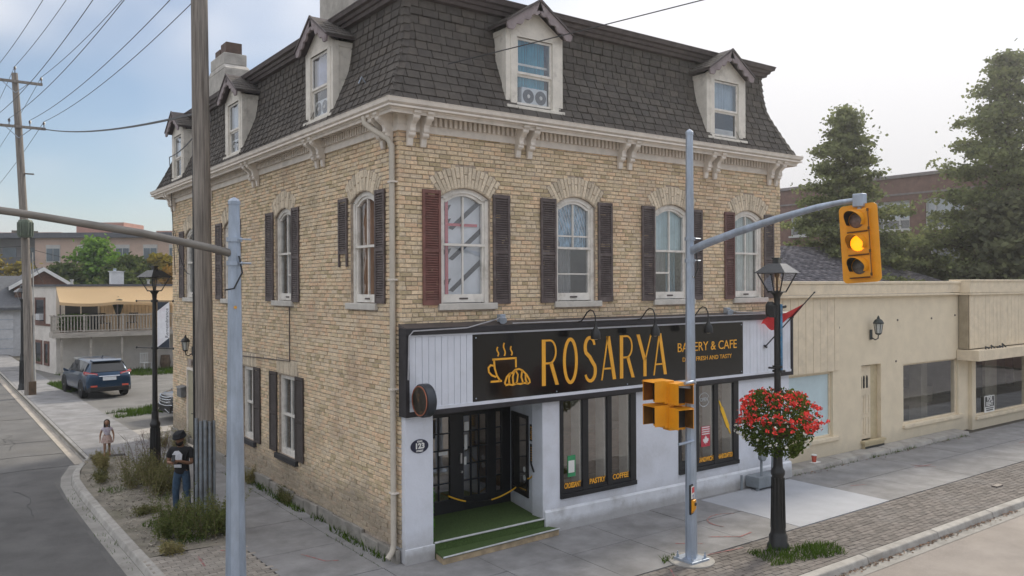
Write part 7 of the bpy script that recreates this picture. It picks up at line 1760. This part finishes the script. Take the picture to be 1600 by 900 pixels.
# ================================================================ cars (x forward, y left)
tyre_m = mat('tyre_rubber', (.018, .018, .018), .85, .15, 9); rim_m = mat('alloy_rim', (.28, .29, .30), .3, .1, 8, metal=.8)
car_glass = mat('car_glass', (.012, .014, .016), .06, .1, 3, spec=.7); chrome = mat('chrome', (.60, .61, .63), .15, .05, 5, metal=1)
tail_red = mat('tail_light_red', (.42, .03, .035), .2, .15, 20, spec=.6); plate_w = mat('plate_white', (.66, .68, .70), .5, .03, 5); black_pl = mat('black_plastic', (.022, .022, .023), .6, .1, 6)
def car(label, loc, rz, paint, st, ws, wheel_x, r=.36, cab=(0, 0), hw=.93):
    o = thing('parked_car', label, 'car', loc, rz, 'cars parked in the gravel yard')
    def sec(s_):
        x, zb, wsil, zbelt, wb, zr, wr = s_; zr = max(zr, zbelt+.012)
        return [(x, wsil*.86, zb), (x, wsil, zb+.10), (x, wsil*1.0+.0, zb+.5*(zbelt-zb)), (x, wb, zbelt-.10), (x, wb*.965, zbelt), (x, wr+.015, zr-.07*min(1, (zr-zbelt)*5)), (x, wr*.86, zr-.012), (x, wr*.45, zr+.008), (x, 0, zr+.014)]
    q = MB(); prev = None
    for s_ in st:
        h = sec(s_); ring = [q.p(p) for p in h]+[q.p((x, -y, z)) for x, y, z in h[-2::-1]]
        if prev:
            for k in range(len(ring)-1): q.f.append([prev[k], prev[k+1], ring[k+1], ring[k]])
            q.f.append([prev[-1], prev[0], ring[0], ring[-1]])
        else: q.f.append(ring[::-1])
        prev = ring
    q.f.append(prev)
    body = q.build('body', paint, o, smooth=True)
    sub = body.modifiers.new('round', 'SUBSURF'); sub.levels = 1; sub.render_levels = 1
    # side windows: quads between belt and roof on the cabin stations
    for sg_ in (-1, 1):
        for a, b in ws:
            q = MB(); s0, s1 = sec(st[a]), sec(st[b])
            P = lambda s_, t: Vector((s_[4][0], sg_*(s_[4][1]*(1-t)+s_[5][1]*t+.012), s_[4][2]*(1-t)+s_[5][2]*t))
            p = [P(s0, .08), P(s1, .08), P(s1, .97), P(s0, .97)]; c = sum(p, Vector())/4; p = [c+(v-c)*.95 for v in p]
            q.prism(p, (0, sg_*.012, 0)); q.build('side_window', car_glass, body)
    for x in wheel_x:
        for sg_ in (-1, 1):
            y = sg_*(hw-.10)
            q = MB(); q.lathe((x, y-sg_*.13, r), [(r*.6, 0), (r*.93, 0), (r, .04), (r, .21), (r*.93, .25), (r*.62, .25)], 22, (0, sg_, 0)); wh = q.build('wheel', tyre_m, o, smooth=True)
            q = MB(); q.lathe((x, y+sg_*.10, r), [(r*.64, 0), (r*.62, .02), (r*.5, -.01), (r*.15, .0), (r*.12, .025), (0, .03)], 20, (0, sg_, 0)); q.build('rim', rim_m, wh, smooth=True)
            q = MB(); n = 14
            for k in range(n):
                a0, a1 = math.pi*k/n, math.pi*(k+1)/n; P = lambda a, rr, yy: (x+rr*math.cos(a), yy, r+rr*math.sin(a))
                ya, yb2 = sg_*(hw-.02), sg_*(hw+.022)
                q.hexa([P(a0, r+.02, ya), P(a1, r+.02, ya), P(a1, r+.10, ya), P(a0, r+.10, ya), P(a0, r+.02, yb2), P(a1, r+.02, yb2), P(a1, r+.09, yb2), P(a0, r+.09, yb2)])
            q.build('wheel_arch', black_pl, o)
    return o, body
suv_st = [(-2.40, .46, .74, .80, .72, .83, .6), (-2.36, .34, .88, .98, .86, 1.0, .72), (-2.27, .32, .92, 1.06, .90, 1.10, .80), (-2.08, .30, .93, 1.09, .915, 1.44, .70), (-1.86, .28, .935, 1.10, .92, 1.63, .66), (-1.3, .26, .94, 1.09, .93, 1.685, .67), (-.5, .25, .94, 1.07, .93, 1.70, .68),
          (.30, .25, .94, 1.05, .93, 1.675, .67), (.75, .25, .94, 1.04, .925, 1.50, .66), (1.18, .25, .94, 1.03, .92, 1.13, .74), (1.35, .25, .94, 1.02, .91, 1.06, .78), (1.9, .26, .93, .97, .88, 1.01, .74), (2.22, .30, .90, .88, .82, .92, .66), (2.38, .36, .80, .72, .72, .74, .55)]
blue_p = mat('metallic_blue_paint', (.010, .042, .092), .28, .08, 3, metal=.35, coat=.5, spec=.5)
suv, sb_ = car('metallic blue sport utility car parked with its rear to the side road', (-.15, 28.9, -.02), math.radians(95), blue_p, suv_st, [(4, 5), (5, 6), (6, 7), (7, 8)], (-1.48, 1.42), .37)
q = MB(); q.hexa([(-2.22, -.72, 1.14), (-2.22, .72, 1.14), (-1.93, .62, 1.56), (-1.93, -.62, 1.56), (-2.27, -.72, 1.15), (-2.27, .72, 1.15), (-1.98, .62, 1.57), (-1.98, -.62, 1.57)]); q.build('rear_window', car_glass, sb_, bevel=.02)
q = MB(); q.hexa([(-1.80, -.64, 1.60), (-1.80, .64, 1.60), (-2.08, .58, 1.585), (-2.08, -.58, 1.585), (-1.80, -.64, 1.68), (-1.80, .64, 1.68), (-2.09, .58, 1.625), (-2.09, -.58, 1.625)]); q.build('spoiler', blue_p, sb_, bevel=.02)
for sg_ in (-1, 1):
    q = MB(); q.hexa([(-2.34, sg_*.46, 1.02), (-2.22, sg_*.93, 1.06), (-1.95, sg_*.945, 1.08), (-2.1, sg_*.46, 1.02), (-2.325, sg_*.46, 1.10), (-2.19, sg_*.935, 1.19), (-1.95, sg_*.94, 1.20), (-2.1, sg_*.46, 1.10)]); q.build('tail_light', tail_red, sb_, bevel=.015)
    q = MB(); q.hexa([(-2.35, sg_*.50, 1.05), (-2.24, sg_*.93, 1.10), (-2.2, sg_*.93, 1.10), (-2.3, sg_*.50, 1.05), (-2.345, sg_*.50, 1.07), (-2.235, sg_*.94, 1.14), (-2.2, sg_*.94, 1.14), (-2.3, sg_*.50, 1.07)]); q.build('reverse_light', mat('pale_lens', (.6, .45, .45), .2, .05, 5), sb_)
    q = MB(); q.box(-2.435, -2.39, sg_*.63-.13, sg_*.63+.13, .53, .60); q.build('reflector', mat('reflector_red', (.65, .12, .08), .3, .1, 9), sb_, bevel=.01)
    q = MB(); q.hexa([(.62, sg_*.93, 1.02), (.78, sg_*.93, 1.02), (.80, sg_*1.12, 1.06), (.64, sg_*1.12, 1.06), (.62, sg_*.93, 1.10), (.78, sg_*.93, 1.10), (.78, sg_*1.13, 1.2), (.62, sg_*1.13, 1.2)]); q.build('mirror', blue_p, suv, bevel=.03)
q = MB(); q.hexa([(-2.43, -.80, .33), (-2.43, .80, .33), (-2.2, .93, .30), (-2.2, -.93, .30), (-2.435, -.78, .50), (-2.435, .78, .50), (-2.2, .95, .62), (-2.2, -.95, .62)]); q.build('rear_bumper', black_pl, suv, bevel=.02)
q = MB(); q.hexa([(-2.425, -.27, .80), (-2.425, .27, .80), (-2.39, .27, .80), (-2.39, -.27, .80), (-2.40, -.27, .95), (-2.40, .27, .95), (-2.36, .27, .95), (-2.36, -.27, .95)]); q.build('licence_plate', plate_w, suv)
q = MB(); q.hexa([(-2.41, -.42, .97), (-2.41, .42, .97), (-2.3, .42, .97), (-2.3, -.42, .97), (-2.385, -.42, 1.0), (-2.385, .42, 1.0), (-2.3, .42, 1.0), (-2.3, -.42, 1.0)]); q.build('chrome_strip', chrome, suv)
q = MB(); q.tube([(-1.2, 0, 1.70), (-1.35, 0, 1.80)], .02, 6); q.build('aerial_fin', blue_p, suv)
# dark cars parked behind the brick building, noses showing
nav = mat('black_car_paint', (.012, .015, .022), .2, .08, 3, metal=.1, coat=.35, spec=.5)
bk_st = [(-2.3, .4, .80, .85, .78, .9, .6), (-2.2, .3, .9, 1.02, .88, 1.05, .7), (-1.9, .28, .93, 1.08, .91, 1.5, .66), (-1.2, .26, .94, 1.08, .93, 1.68, .67), (.2, .25, .94, 1.05, .93, 1.66, .67), (.7, .25, .94, 1.04, .925, 1.46, .66), (1.15, .25, .94, 1.04, .92, 1.12, .74), (1.4, .25, .94, 1.02, .91, 1.07, .8), (1.9, .28, .93, .99, .89, 1.03, .78), (2.2, .30, .91, .94, .85, .97, .70), (2.36, .36, .84, .80, .76, .82, .6)]
bc, bb_ = car('black car with chrome grille bars, its nose showing past the brick building back corner', (2.85, 18.95, -.02), math.radians(184), nav, bk_st, [(2, 3), (3, 4), (4, 5)], (-1.45, 1.40), .36)
q = MB()
for k, z in enumerate((.88, .79, .70)): q.tube([(2.28-.0*k, -.62, z+.03), (2.40, -.35, z), (2.42, 0, z-.005), (2.40, .35, z), (2.28, .62, z+.03)], .017, 6)
q.tube([(2.20, -.86, .42), (2.38, -.6, .36), (2.42, -.3, .46)], .016, 6); q.tube([(2.20, .86, .42), (2.38, .6, .36), (2.42, .3, .46)], .016, 6); q.tube([(2.30, -.75, .62), (2.42, -.3, .585), (2.42, .3, .585), (2.30, .75, .62)], .018, 6); q.build('chrome_bar', chrome, bb_)
q = MB(); q.hexa([(2.30, -.55, .64), (2.30, .55, .64), (2.2, .55, .64), (2.2, -.55, .64), (2.335, -.55, .9), (2.335, .55, .9), (2.2, .55, .9), (2.2, -.55, .9)]); q.hexa([(2.37, -.7, .33), (2.37, .7, .33), (2.2, .7, .33), (2.2, -.7, .33), (2.40, -.72, .56), (2.40, .72, .56), (2.2, .72, .56), (2.2, -.72, .56)]); q.build('grille', black_pl, bb_)
for sg_ in (-1, 1):
    q = MB(); q.hexa([(2.32, sg_*.56, .80), (2.12, sg_*.88, .83), (2.0, sg_*.88, .83), (2.1, sg_*.56, .80), (2.29, sg_*.56, .91), (2.08, sg_*.885, .94), (2.0, sg_*.88, .94), (2.1, sg_*.56, .91)]); q.build('headlight', mat('headlight_glass', (.30, .32, .36), .1, .1, 8, spec=.8), bb_, bevel=.01)
dc_st = [(a, b+.0, c, d*.92, e, f*.88, g) for a, b, c, d, e, f, g in bk_st]
dc, db_ = car('dark blue car behind the black one, only its hood showing past the brick corner', (3.75, 21.1, -.02), math.radians(183), mat('dark_blue_paint', (.015, .02, .035), .2, .08, 3, metal=.1, coat=.35, spec=.5), dc_st, [(2, 3), (3, 4), (4, 5)], (-1.45, 1.40), .33)
for sg_ in (-1, 1):
    q = MB(); q.hexa([(2.30, sg_*.5, .70), (2.1, sg_*.86, .75), (2.0, sg_*.86, .75), (2.1, sg_*.5, .70), (2.28, sg_*.5, .80), (2.07, sg_*.86, .86), (2.0, sg_*.86, .86), (2.1, sg_*.5, .80)]); q.build('headlight', MATS['headlight_glass'], db_, bevel=.01)
# ================================================================ people
def skin_mesh(name, chains, material, parent, levels=2):
    """chains: list of lists of (pos, radius[, radius2]); joints with equal positions are shared; the first point is the root"""
    V = []; Rr = []; E = []; key = {}
    for ch in chains:
        prev = None
        for it in ch:
            p, r = it[0], it[1]; r2 = it[2] if len(it) > 2 else r; k = tuple(round(c, 4) for c in p)
            if k not in key: key[k] = len(V); V.append(p); Rr.append((r, r2))
            i = key[k]
            if prev is not None and prev != i: E.append((prev, i))
            prev = i
    me = bpy.data.meshes.new(name); me.from_pydata(V, E, []); me.materials.append(material); o = link(name, me, parent)
    md = o.modifiers.new('skin', 'SKIN'); md.use_smooth_shade = True; md.branch_smoothing = .6
    if not me.skin_vertices: me.attributes.new('skin', 'FLOAT', 'POINT') if False else None
    sv = me.skin_vertices[0].data if me.skin_vertices else None
    if sv is None:
        bpy.context.view_layer.objects.active = o
        bm = bmesh.new(); bm.from_mesh(me); bm.verts.layers.skin.verify(); bm.to_mesh(me); bm.free(); sv = me.skin_vertices[0].data
    for i, s_ in enumerate(sv): s_.radius = Rr[i]; s_.use_root = (i == 0)
    s2 = o.modifiers.new('smooth', 'SUBSURF'); s2.levels = levels; s2.render_levels = levels
    return o
def sphere_pts(mb, c, rx, ry, rz, n=16, m_=10, fn=None):
    idx = []
    for j in range(m_+1):
        th = math.pi*j/m_; row = []
        for i in range(n):
            a = 2*math.pi*i/n; d = Vector((math.sin(th)*math.cos(a), math.sin(th)*math.sin(a), math.cos(th))); k = fn(d) if fn else 1
            row.append(mb.p((c[0]+rx*d.x*k, c[1]+ry*d.y*k, c[2]+rz*d.z*k)))
        idx.append(row)
    for j in range(m_):
        for i in range(n): mb.f.append([idx[j][i], idx[j][(i+1) % n], idx[j+1][(i+1) % n], idx[j+1][i]])
def face_fn(d):    # front is -y: brow, nose, chin
    k = 1.0
    if d.y < 0:
        k += .16*math.exp(-((d.x)/.16)**2-((d.z+.12)/.20)**2)*(-d.y) + .04*math.exp(-((d.z-.2)/.12)**2) - .05*math.exp(-((abs(d.x)-.35)/.15)**2-((d.z-.02)/.12)**2)
        k += .05*math.exp(-(d.x/.3)**2-((d.z+.85)/.25)**2)
    if d.z < -.3: k *= 1-.12*abs(d.x)
    return k
def hand_chains(w_, d, side, sc):   # wrist point, pointing direction, sideways direction
    d = Vector(d).normalized(); side = Vector(side).normalized(); up_ = d.cross(side); w_ = Vector(w_); ch = []
    palm = w_+d*.055*sc; ch.append([(tuple(w_), .024*sc, .018*sc), (tuple(palm), .036*sc, .017*sc)])
    for k, (o_, l_) in enumerate(((-.028, .066), (-.009, .076), (.010, .070), (.027, .055))):
        b = w_+d*.085*sc+side*o_*sc; m1 = b+d*l_*.5*sc+up_*.008*sc; m2 = b+d*l_*.85*sc+up_*.034*sc
        ch.append([(tuple(palm), .036*sc, .017*sc), (tuple(b), .0095*sc), (tuple(m1), .0088*sc), (tuple(m2), .0075*sc)])
    t0 = w_+d*.03*sc-side*.03*sc; ch.append([(tuple(palm), .036*sc, .017*sc), (tuple(t0), .012*sc), (tuple(t0+d*.035*sc-side*.016*sc+up_*.014*sc), .0105*sc), (tuple(t0+d*.06*sc-side*.014*sc+up_*.03*sc), .008*sc)])
    return ch
skin_b = mat('brown_skin', (.20, .105, .062), .6, .06, 9); skin_l = mat('light_brown_skin', (.30, .17, .11), .6, .06, 9)
# --- man with turban, facing the camera's left, looking at his phone
man = thing('person', 'man in dark turban, black printed shirt and jeans looking down beside the wooden pole', 'person', (-2.24, 5.52, 0), math.radians(-38))
S_ = 1.0
hip, waist, chest, neck = (0, .02, .93), (0, .0, 1.08), (0, -.02, 1.30), (0, -.03, 1.47)
def leg(s_, fy): return [(hip, .15, .12), ((s_*.095, .01+fy*.2, .86), .092), ((s_*.11, -.01+fy*.6, .49), .062), ((s_*.115, .03+fy, .10), .045)]
legs = [leg(-1, -.03), leg(1, .04)]
arms = []
for s_ in (-1, 1):
    el = (s_*.25, -.06, 1.10); wr = (s_*.085, -.30, 1.17+.02*s_)
    arms.append([(chest, .16, .11), ((s_*.19, -.01, 1.40), .062), ((s_*.235, -.01, 1.30), .053), (el, .043), ((s_*.17, -.18, 1.135), .038), (wr, .027)])
torso = [(hip, .15, .12), (waist, .15, .115), (chest, .16, .11), (neck, .058), ((0, -.045, 1.56), .055), ((0, -.055, 1.63), .075)]
feet = [[((s_*.115, .03+f, .10), .045), ((s_*.12, -.03+f, .05), .045, .04), ((s_*.13, -.13+f, .04), .042, .03)] for s_, f in ((-1, -.03), (1, .04))]
ch = [torso]+legs+arms+feet
for s_ in (-1, 1): ch += hand_chains((s_*.085, -.30, 1.17+.02*s_), (-s_*.75, -.55, .12), (0, .3, 1), 1.0)
skin_mesh('body', ch, skin_b, man)
q = MB(); sphere_pts(q, (0, -.075, 1.62), .078, .098, .118, 20, 14, face_fn); hd_ = q.build('head', skin_b, man, smooth=True, merge=True)
hd_.location = Vector((0, -.02, -.0)); hd_.rotation_euler = (math.radians(12), 0, 0); hd_.location = (0, .32, .035)
q = MB()
for s_ in (-1, 1): sphere_pts(q, (s_*.030, -.158, 1.635), .012, .008, .006, 8, 6)
q.build('eyes', mat('dark_eye', (.02, .015, .012), .3, .1, 5), hd_); q = MB(); q.ribbon([(-.028, -.168, 1.565), (0, -.176, 1.568), (.028, -.168, 1.565)], .010, (0, -1, 0), .003); q.build('mouth', mat('lip', (.20, .08, .06), .6, .1, 5), hd_)
q = MB()
for s_ in (-1, 1): sphere_pts(q, (s_*.080, -.06, 1.615), .012, .022, .032, 8, 6)
q.build('ears', skin_b, hd_)
q = MB(); sphere_pts(q, (0, -.098, 1.565), .078, .082, .085, 18, 10, lambda d: 1 if (d.z < .15) else .8); q.build('beard', mat('black_beard', (.015, .012, .011), .9, .2, 30, bump=.6), hd_, smooth=True)
q = MB(); tb = mat('black_turban', (.016, .017, .02), .85, .2, 14, bump=.4, bscale=50)
sphere_pts(q, (0, -.06, 1.715), .125, .135, .085, 22, 10, lambda d: 1+.05*math.sin(d.z*14+d.x*5))
for k in range(4): q.tube([( (.118-.012*k)*math.cos(a), -.06+(.128-.012*k)*math.sin(a), 1.675+.027*k+.02*math.cos(a*1+k)*(-1)**k) for a in [i*2*math.pi/18 for i in range(19)]], .026, 6, cap=False)
q.build('turban', tb, hd_, smooth=True)
def grow(ch, d): return [[(p[0], p[1]+d, (p[2] if len(p) > 2 else p[1])+d) for p in c] for c in ch]
shirt = mat('black_tshirt', (.016, .016, .018), .85, .15, 9)
skin_mesh('tshirt', grow([[((0, .02, .84), .155, .125), (hip, .155, .125), (waist, .155, .12), (chest, .16, .11), ((0, -.03, 1.44), .075)]]+[[(chest, .16, .11), ((s_*.19, -.01, 1.40), .064), ((s_*.235, -.01, 1.30), .060), ((s_*.248, -.045, 1.18), .056)] for s_ in (-1, 1)], .018), shirt, man)
jeans = mat('blue_jeans', (.035, .068, .115), .85, .15, 14, dirt=(.08, .115, .155, .5), dirt_scale=6)
skin_mesh('jeans', grow([[((0, .01, 1.04), .15, .115), (hip, .15, .12)]]+[l_ for l_ in legs], .016), jeans, man)
q = MB()
for s_, f in ((-1, -.03), (1, .04)): q.hexa([(s_*.12-.05, .09+f, 0), (s_*.12+.05, .09+f, 0), (s_*.13+.048, -.18+f, 0), (s_*.13-.048, -.18+f, 0), (s_*.12-.04, .08+f, .10), (s_*.12+.04, .08+f, .10), (s_*.13+.035, -.16+f, .06), (s_*.13-.035, -.16+f, .06)])
q.build('shoes', mat('dark_shoe', (.03, .03, .03), .7, .1, 5), man, bevel=.02)
q = MB(); q.prism([(-.10, -.205, 1.16), (.09, -.205, 1.16), (.10, -.195, 1.30), (.02, -.195, 1.38), (-.06, -.195, 1.37), (-.11, -.195, 1.30)], (0, .03, 0)); q.box(-.07, .08, -.195, -.17, 1.03, 1.09); q.build('shirt_print', mat('white_print', (.55, .56, .60), .8, .1, 20), man)
ph = thing('mobile_phone', 'dark mobile phone held in both hands by the man in the turban', 'phone', (-2.24, 5.52, 0), math.radians(-38))
q = MB(); q.hexa([(-.035, -.40, 1.20), (.035, -.40, 1.20), (.035, -.385, 1.20), (-.035, -.385, 1.20), (-.035, -.36, 1.33), (.035, -.36, 1.33), (.035, -.35, 1.33), (-.035, -.35, 1.33)]); q.build('case', black_metal, ph, bevel=.004)
q = MB(); q.hexa([(-.03, -.386, 1.205), (.03, -.386, 1.205), (.03, -.383, 1.205), (-.03, -.383, 1.205), (-.03, -.351, 1.325), (.03, -.351, 1.325), (.03, -.348, 1.325), (-.03, -.348, 1.325)]); q.build('screen', mat('dark_screen', (.05, .06, .07), .1, .05, 5), ph)
# --- girl walking on the pavement
girl = thing('person', 'small girl with dark bobbed hair, pale shirt and patterned skirt walking on the pavement', 'person', (-2.33, 13.3, 0), math.radians(-12))
hip, waist, chest, neck = (0, 0, .50), (0, 0, .59), (0, -.01, .71), (0, -.01, .815)
g_legs = [[(hip, .085, .07), ((s_*.05, f*.3, .45), .052), ((s_*.058, f*.7-.01, .26), .038), ((s_*.06, f, .06), .026)] for s_, f in ((-1, -.06), (1, .05))]
g_arms = [[(chest, .085, .06), ((s_*.105, 0, .775), .034), ((s_*.15, .01, .66), .029), ((s_*.175, -.02, .56), .025), ((s_*.175, -.06, .45), .017)] for s_ in (-1, 1)]
g_feet = [[((s_*.06, f, .06), .026), ((s_*.06, f-.04, .03), .026), ((s_*.065, f-.10, .025), .024, .018)] for s_, f in ((-1, -.06), (1, .05))]
ch = [[(hip, .085, .07), (waist, .078, .06), (chest, .085, .06), (neck, .032), ((0, -.015, .86), .035)]]+g_legs+g_arms+g_feet
for s_ in (-1, 1): ch += hand_chains((s_*.175, -.06, .45), (s_*.02, -.12, -1), (0, -1, .1), .62)
skin_mesh('body', ch, skin_l, girl)
q = MB(); sphere_pts(q, (0, -.03, .92), .064, .076, .085, 18, 12, face_fn); gh_ = q.build('head', skin_l, girl, smooth=True, merge=True)
q = MB()
for s_ in (-1, 1): sphere_pts(q, (s_*.025, -.098, .925), .010, .006, .005, 8, 6)
q.build('eyes', MATS['dark_eye'], gh_); q = MB(); q.ribbon([(-.02, -.103, .875), (.02, -.103, .875)], .008, (0, -1, 0), .003); q.build('mouth', MATS['lip'], gh_)
q = MB(); sphere_pts(q, (0, -.005, .945), .078, .078, .078, 18, 10, lambda d: 1 if d.y > -.45 or d.z > .55 else .82)
for s_ in (-1, 1): q.hexa([(s_*.045, -.06, .80), (s_*.085, -.05, .80), (s_*.08, .05, .79), (s_*.03, .06, .79), (s_*.055, -.06, .96), (s_*.08, -.05, .96), (s_*.078, .05, .96), (s_*.03, .07, .96)])
q.build('hair', mat('dark_hair', (.018, .012, .010), .6, .2, 20), gh_, smooth=True)
skin_mesh('tshirt', grow([[((0, 0, .53), .085, .07), (waist, .082, .065), (chest, .085, .06), ((0, -.01, .795), .045)]]+[[(chest, .085, .06), ((s_*.105, 0, .775), .038), ((s_*.142, .008, .69), .036)] for s_ in (-1, 1)], .010), mat('pale_lilac_tshirt', (.50, .46, .52), .85, .12, 30, dirt=(.42, .30, .42, .5), dirt_scale=14), girl)
q = MB(); n = 20; rings = []
for (r_, z) in ((.092, .565), (.115, .50), (.145, .40), (.155, .345)): rings.append([q.p((r_*math.cos(2*math.pi*k/n)*(1+.06*math.sin(k*2.1)), r_*.85*math.sin(2*math.pi*k/n)*(1+.06*math.sin(k*2.1)), z)) for k in range(n)])
for A, B in zip(rings, rings[1:]):
    for k in range(n): q.f.append([A[k], A[(k+1) % n], B[(k+1) % n], B[k]])
q.build('skirt', mat('patterned_skirt', (.42, .30, .27), .85, .2, 30, dirt=(.55, .50, .45, .8), dirt_scale=22), girl, smooth=True)
q = MB()
for s_, f in ((-1, -.06), (1, .05)): q.box(s_*.063-.03, s_*.063+.03, f-.125, f+.035, 0, .022)
q.build('sandals', mat('sandal', (.35, .08, .08), .7, .1, 5), girl, bevel=.008)
# ================================================================ air
hz = MB(); hz.box(-260, 360, -260, 360, -1.2, 17.5)
hm = bpy.data.materials.new('haze_air'); hm.use_nodes = True; hm.node_tree.nodes.clear()
ho_ = hm.node_tree.nodes.new('ShaderNodeOutputMaterial'); hv = hm.node_tree.nodes.new('ShaderNodeVolumePrincipled')
hv.inputs['Color'].default_value = (.92, .94, .96, 1); hv.inputs['Density'].default_value = .0011; hv.inputs['Anisotropy'].default_value = .75
hm.node_tree.links.new(hv.outputs[0], ho_.inputs['Volume'])
hz.build('haze', hm, None, kind='stuff')
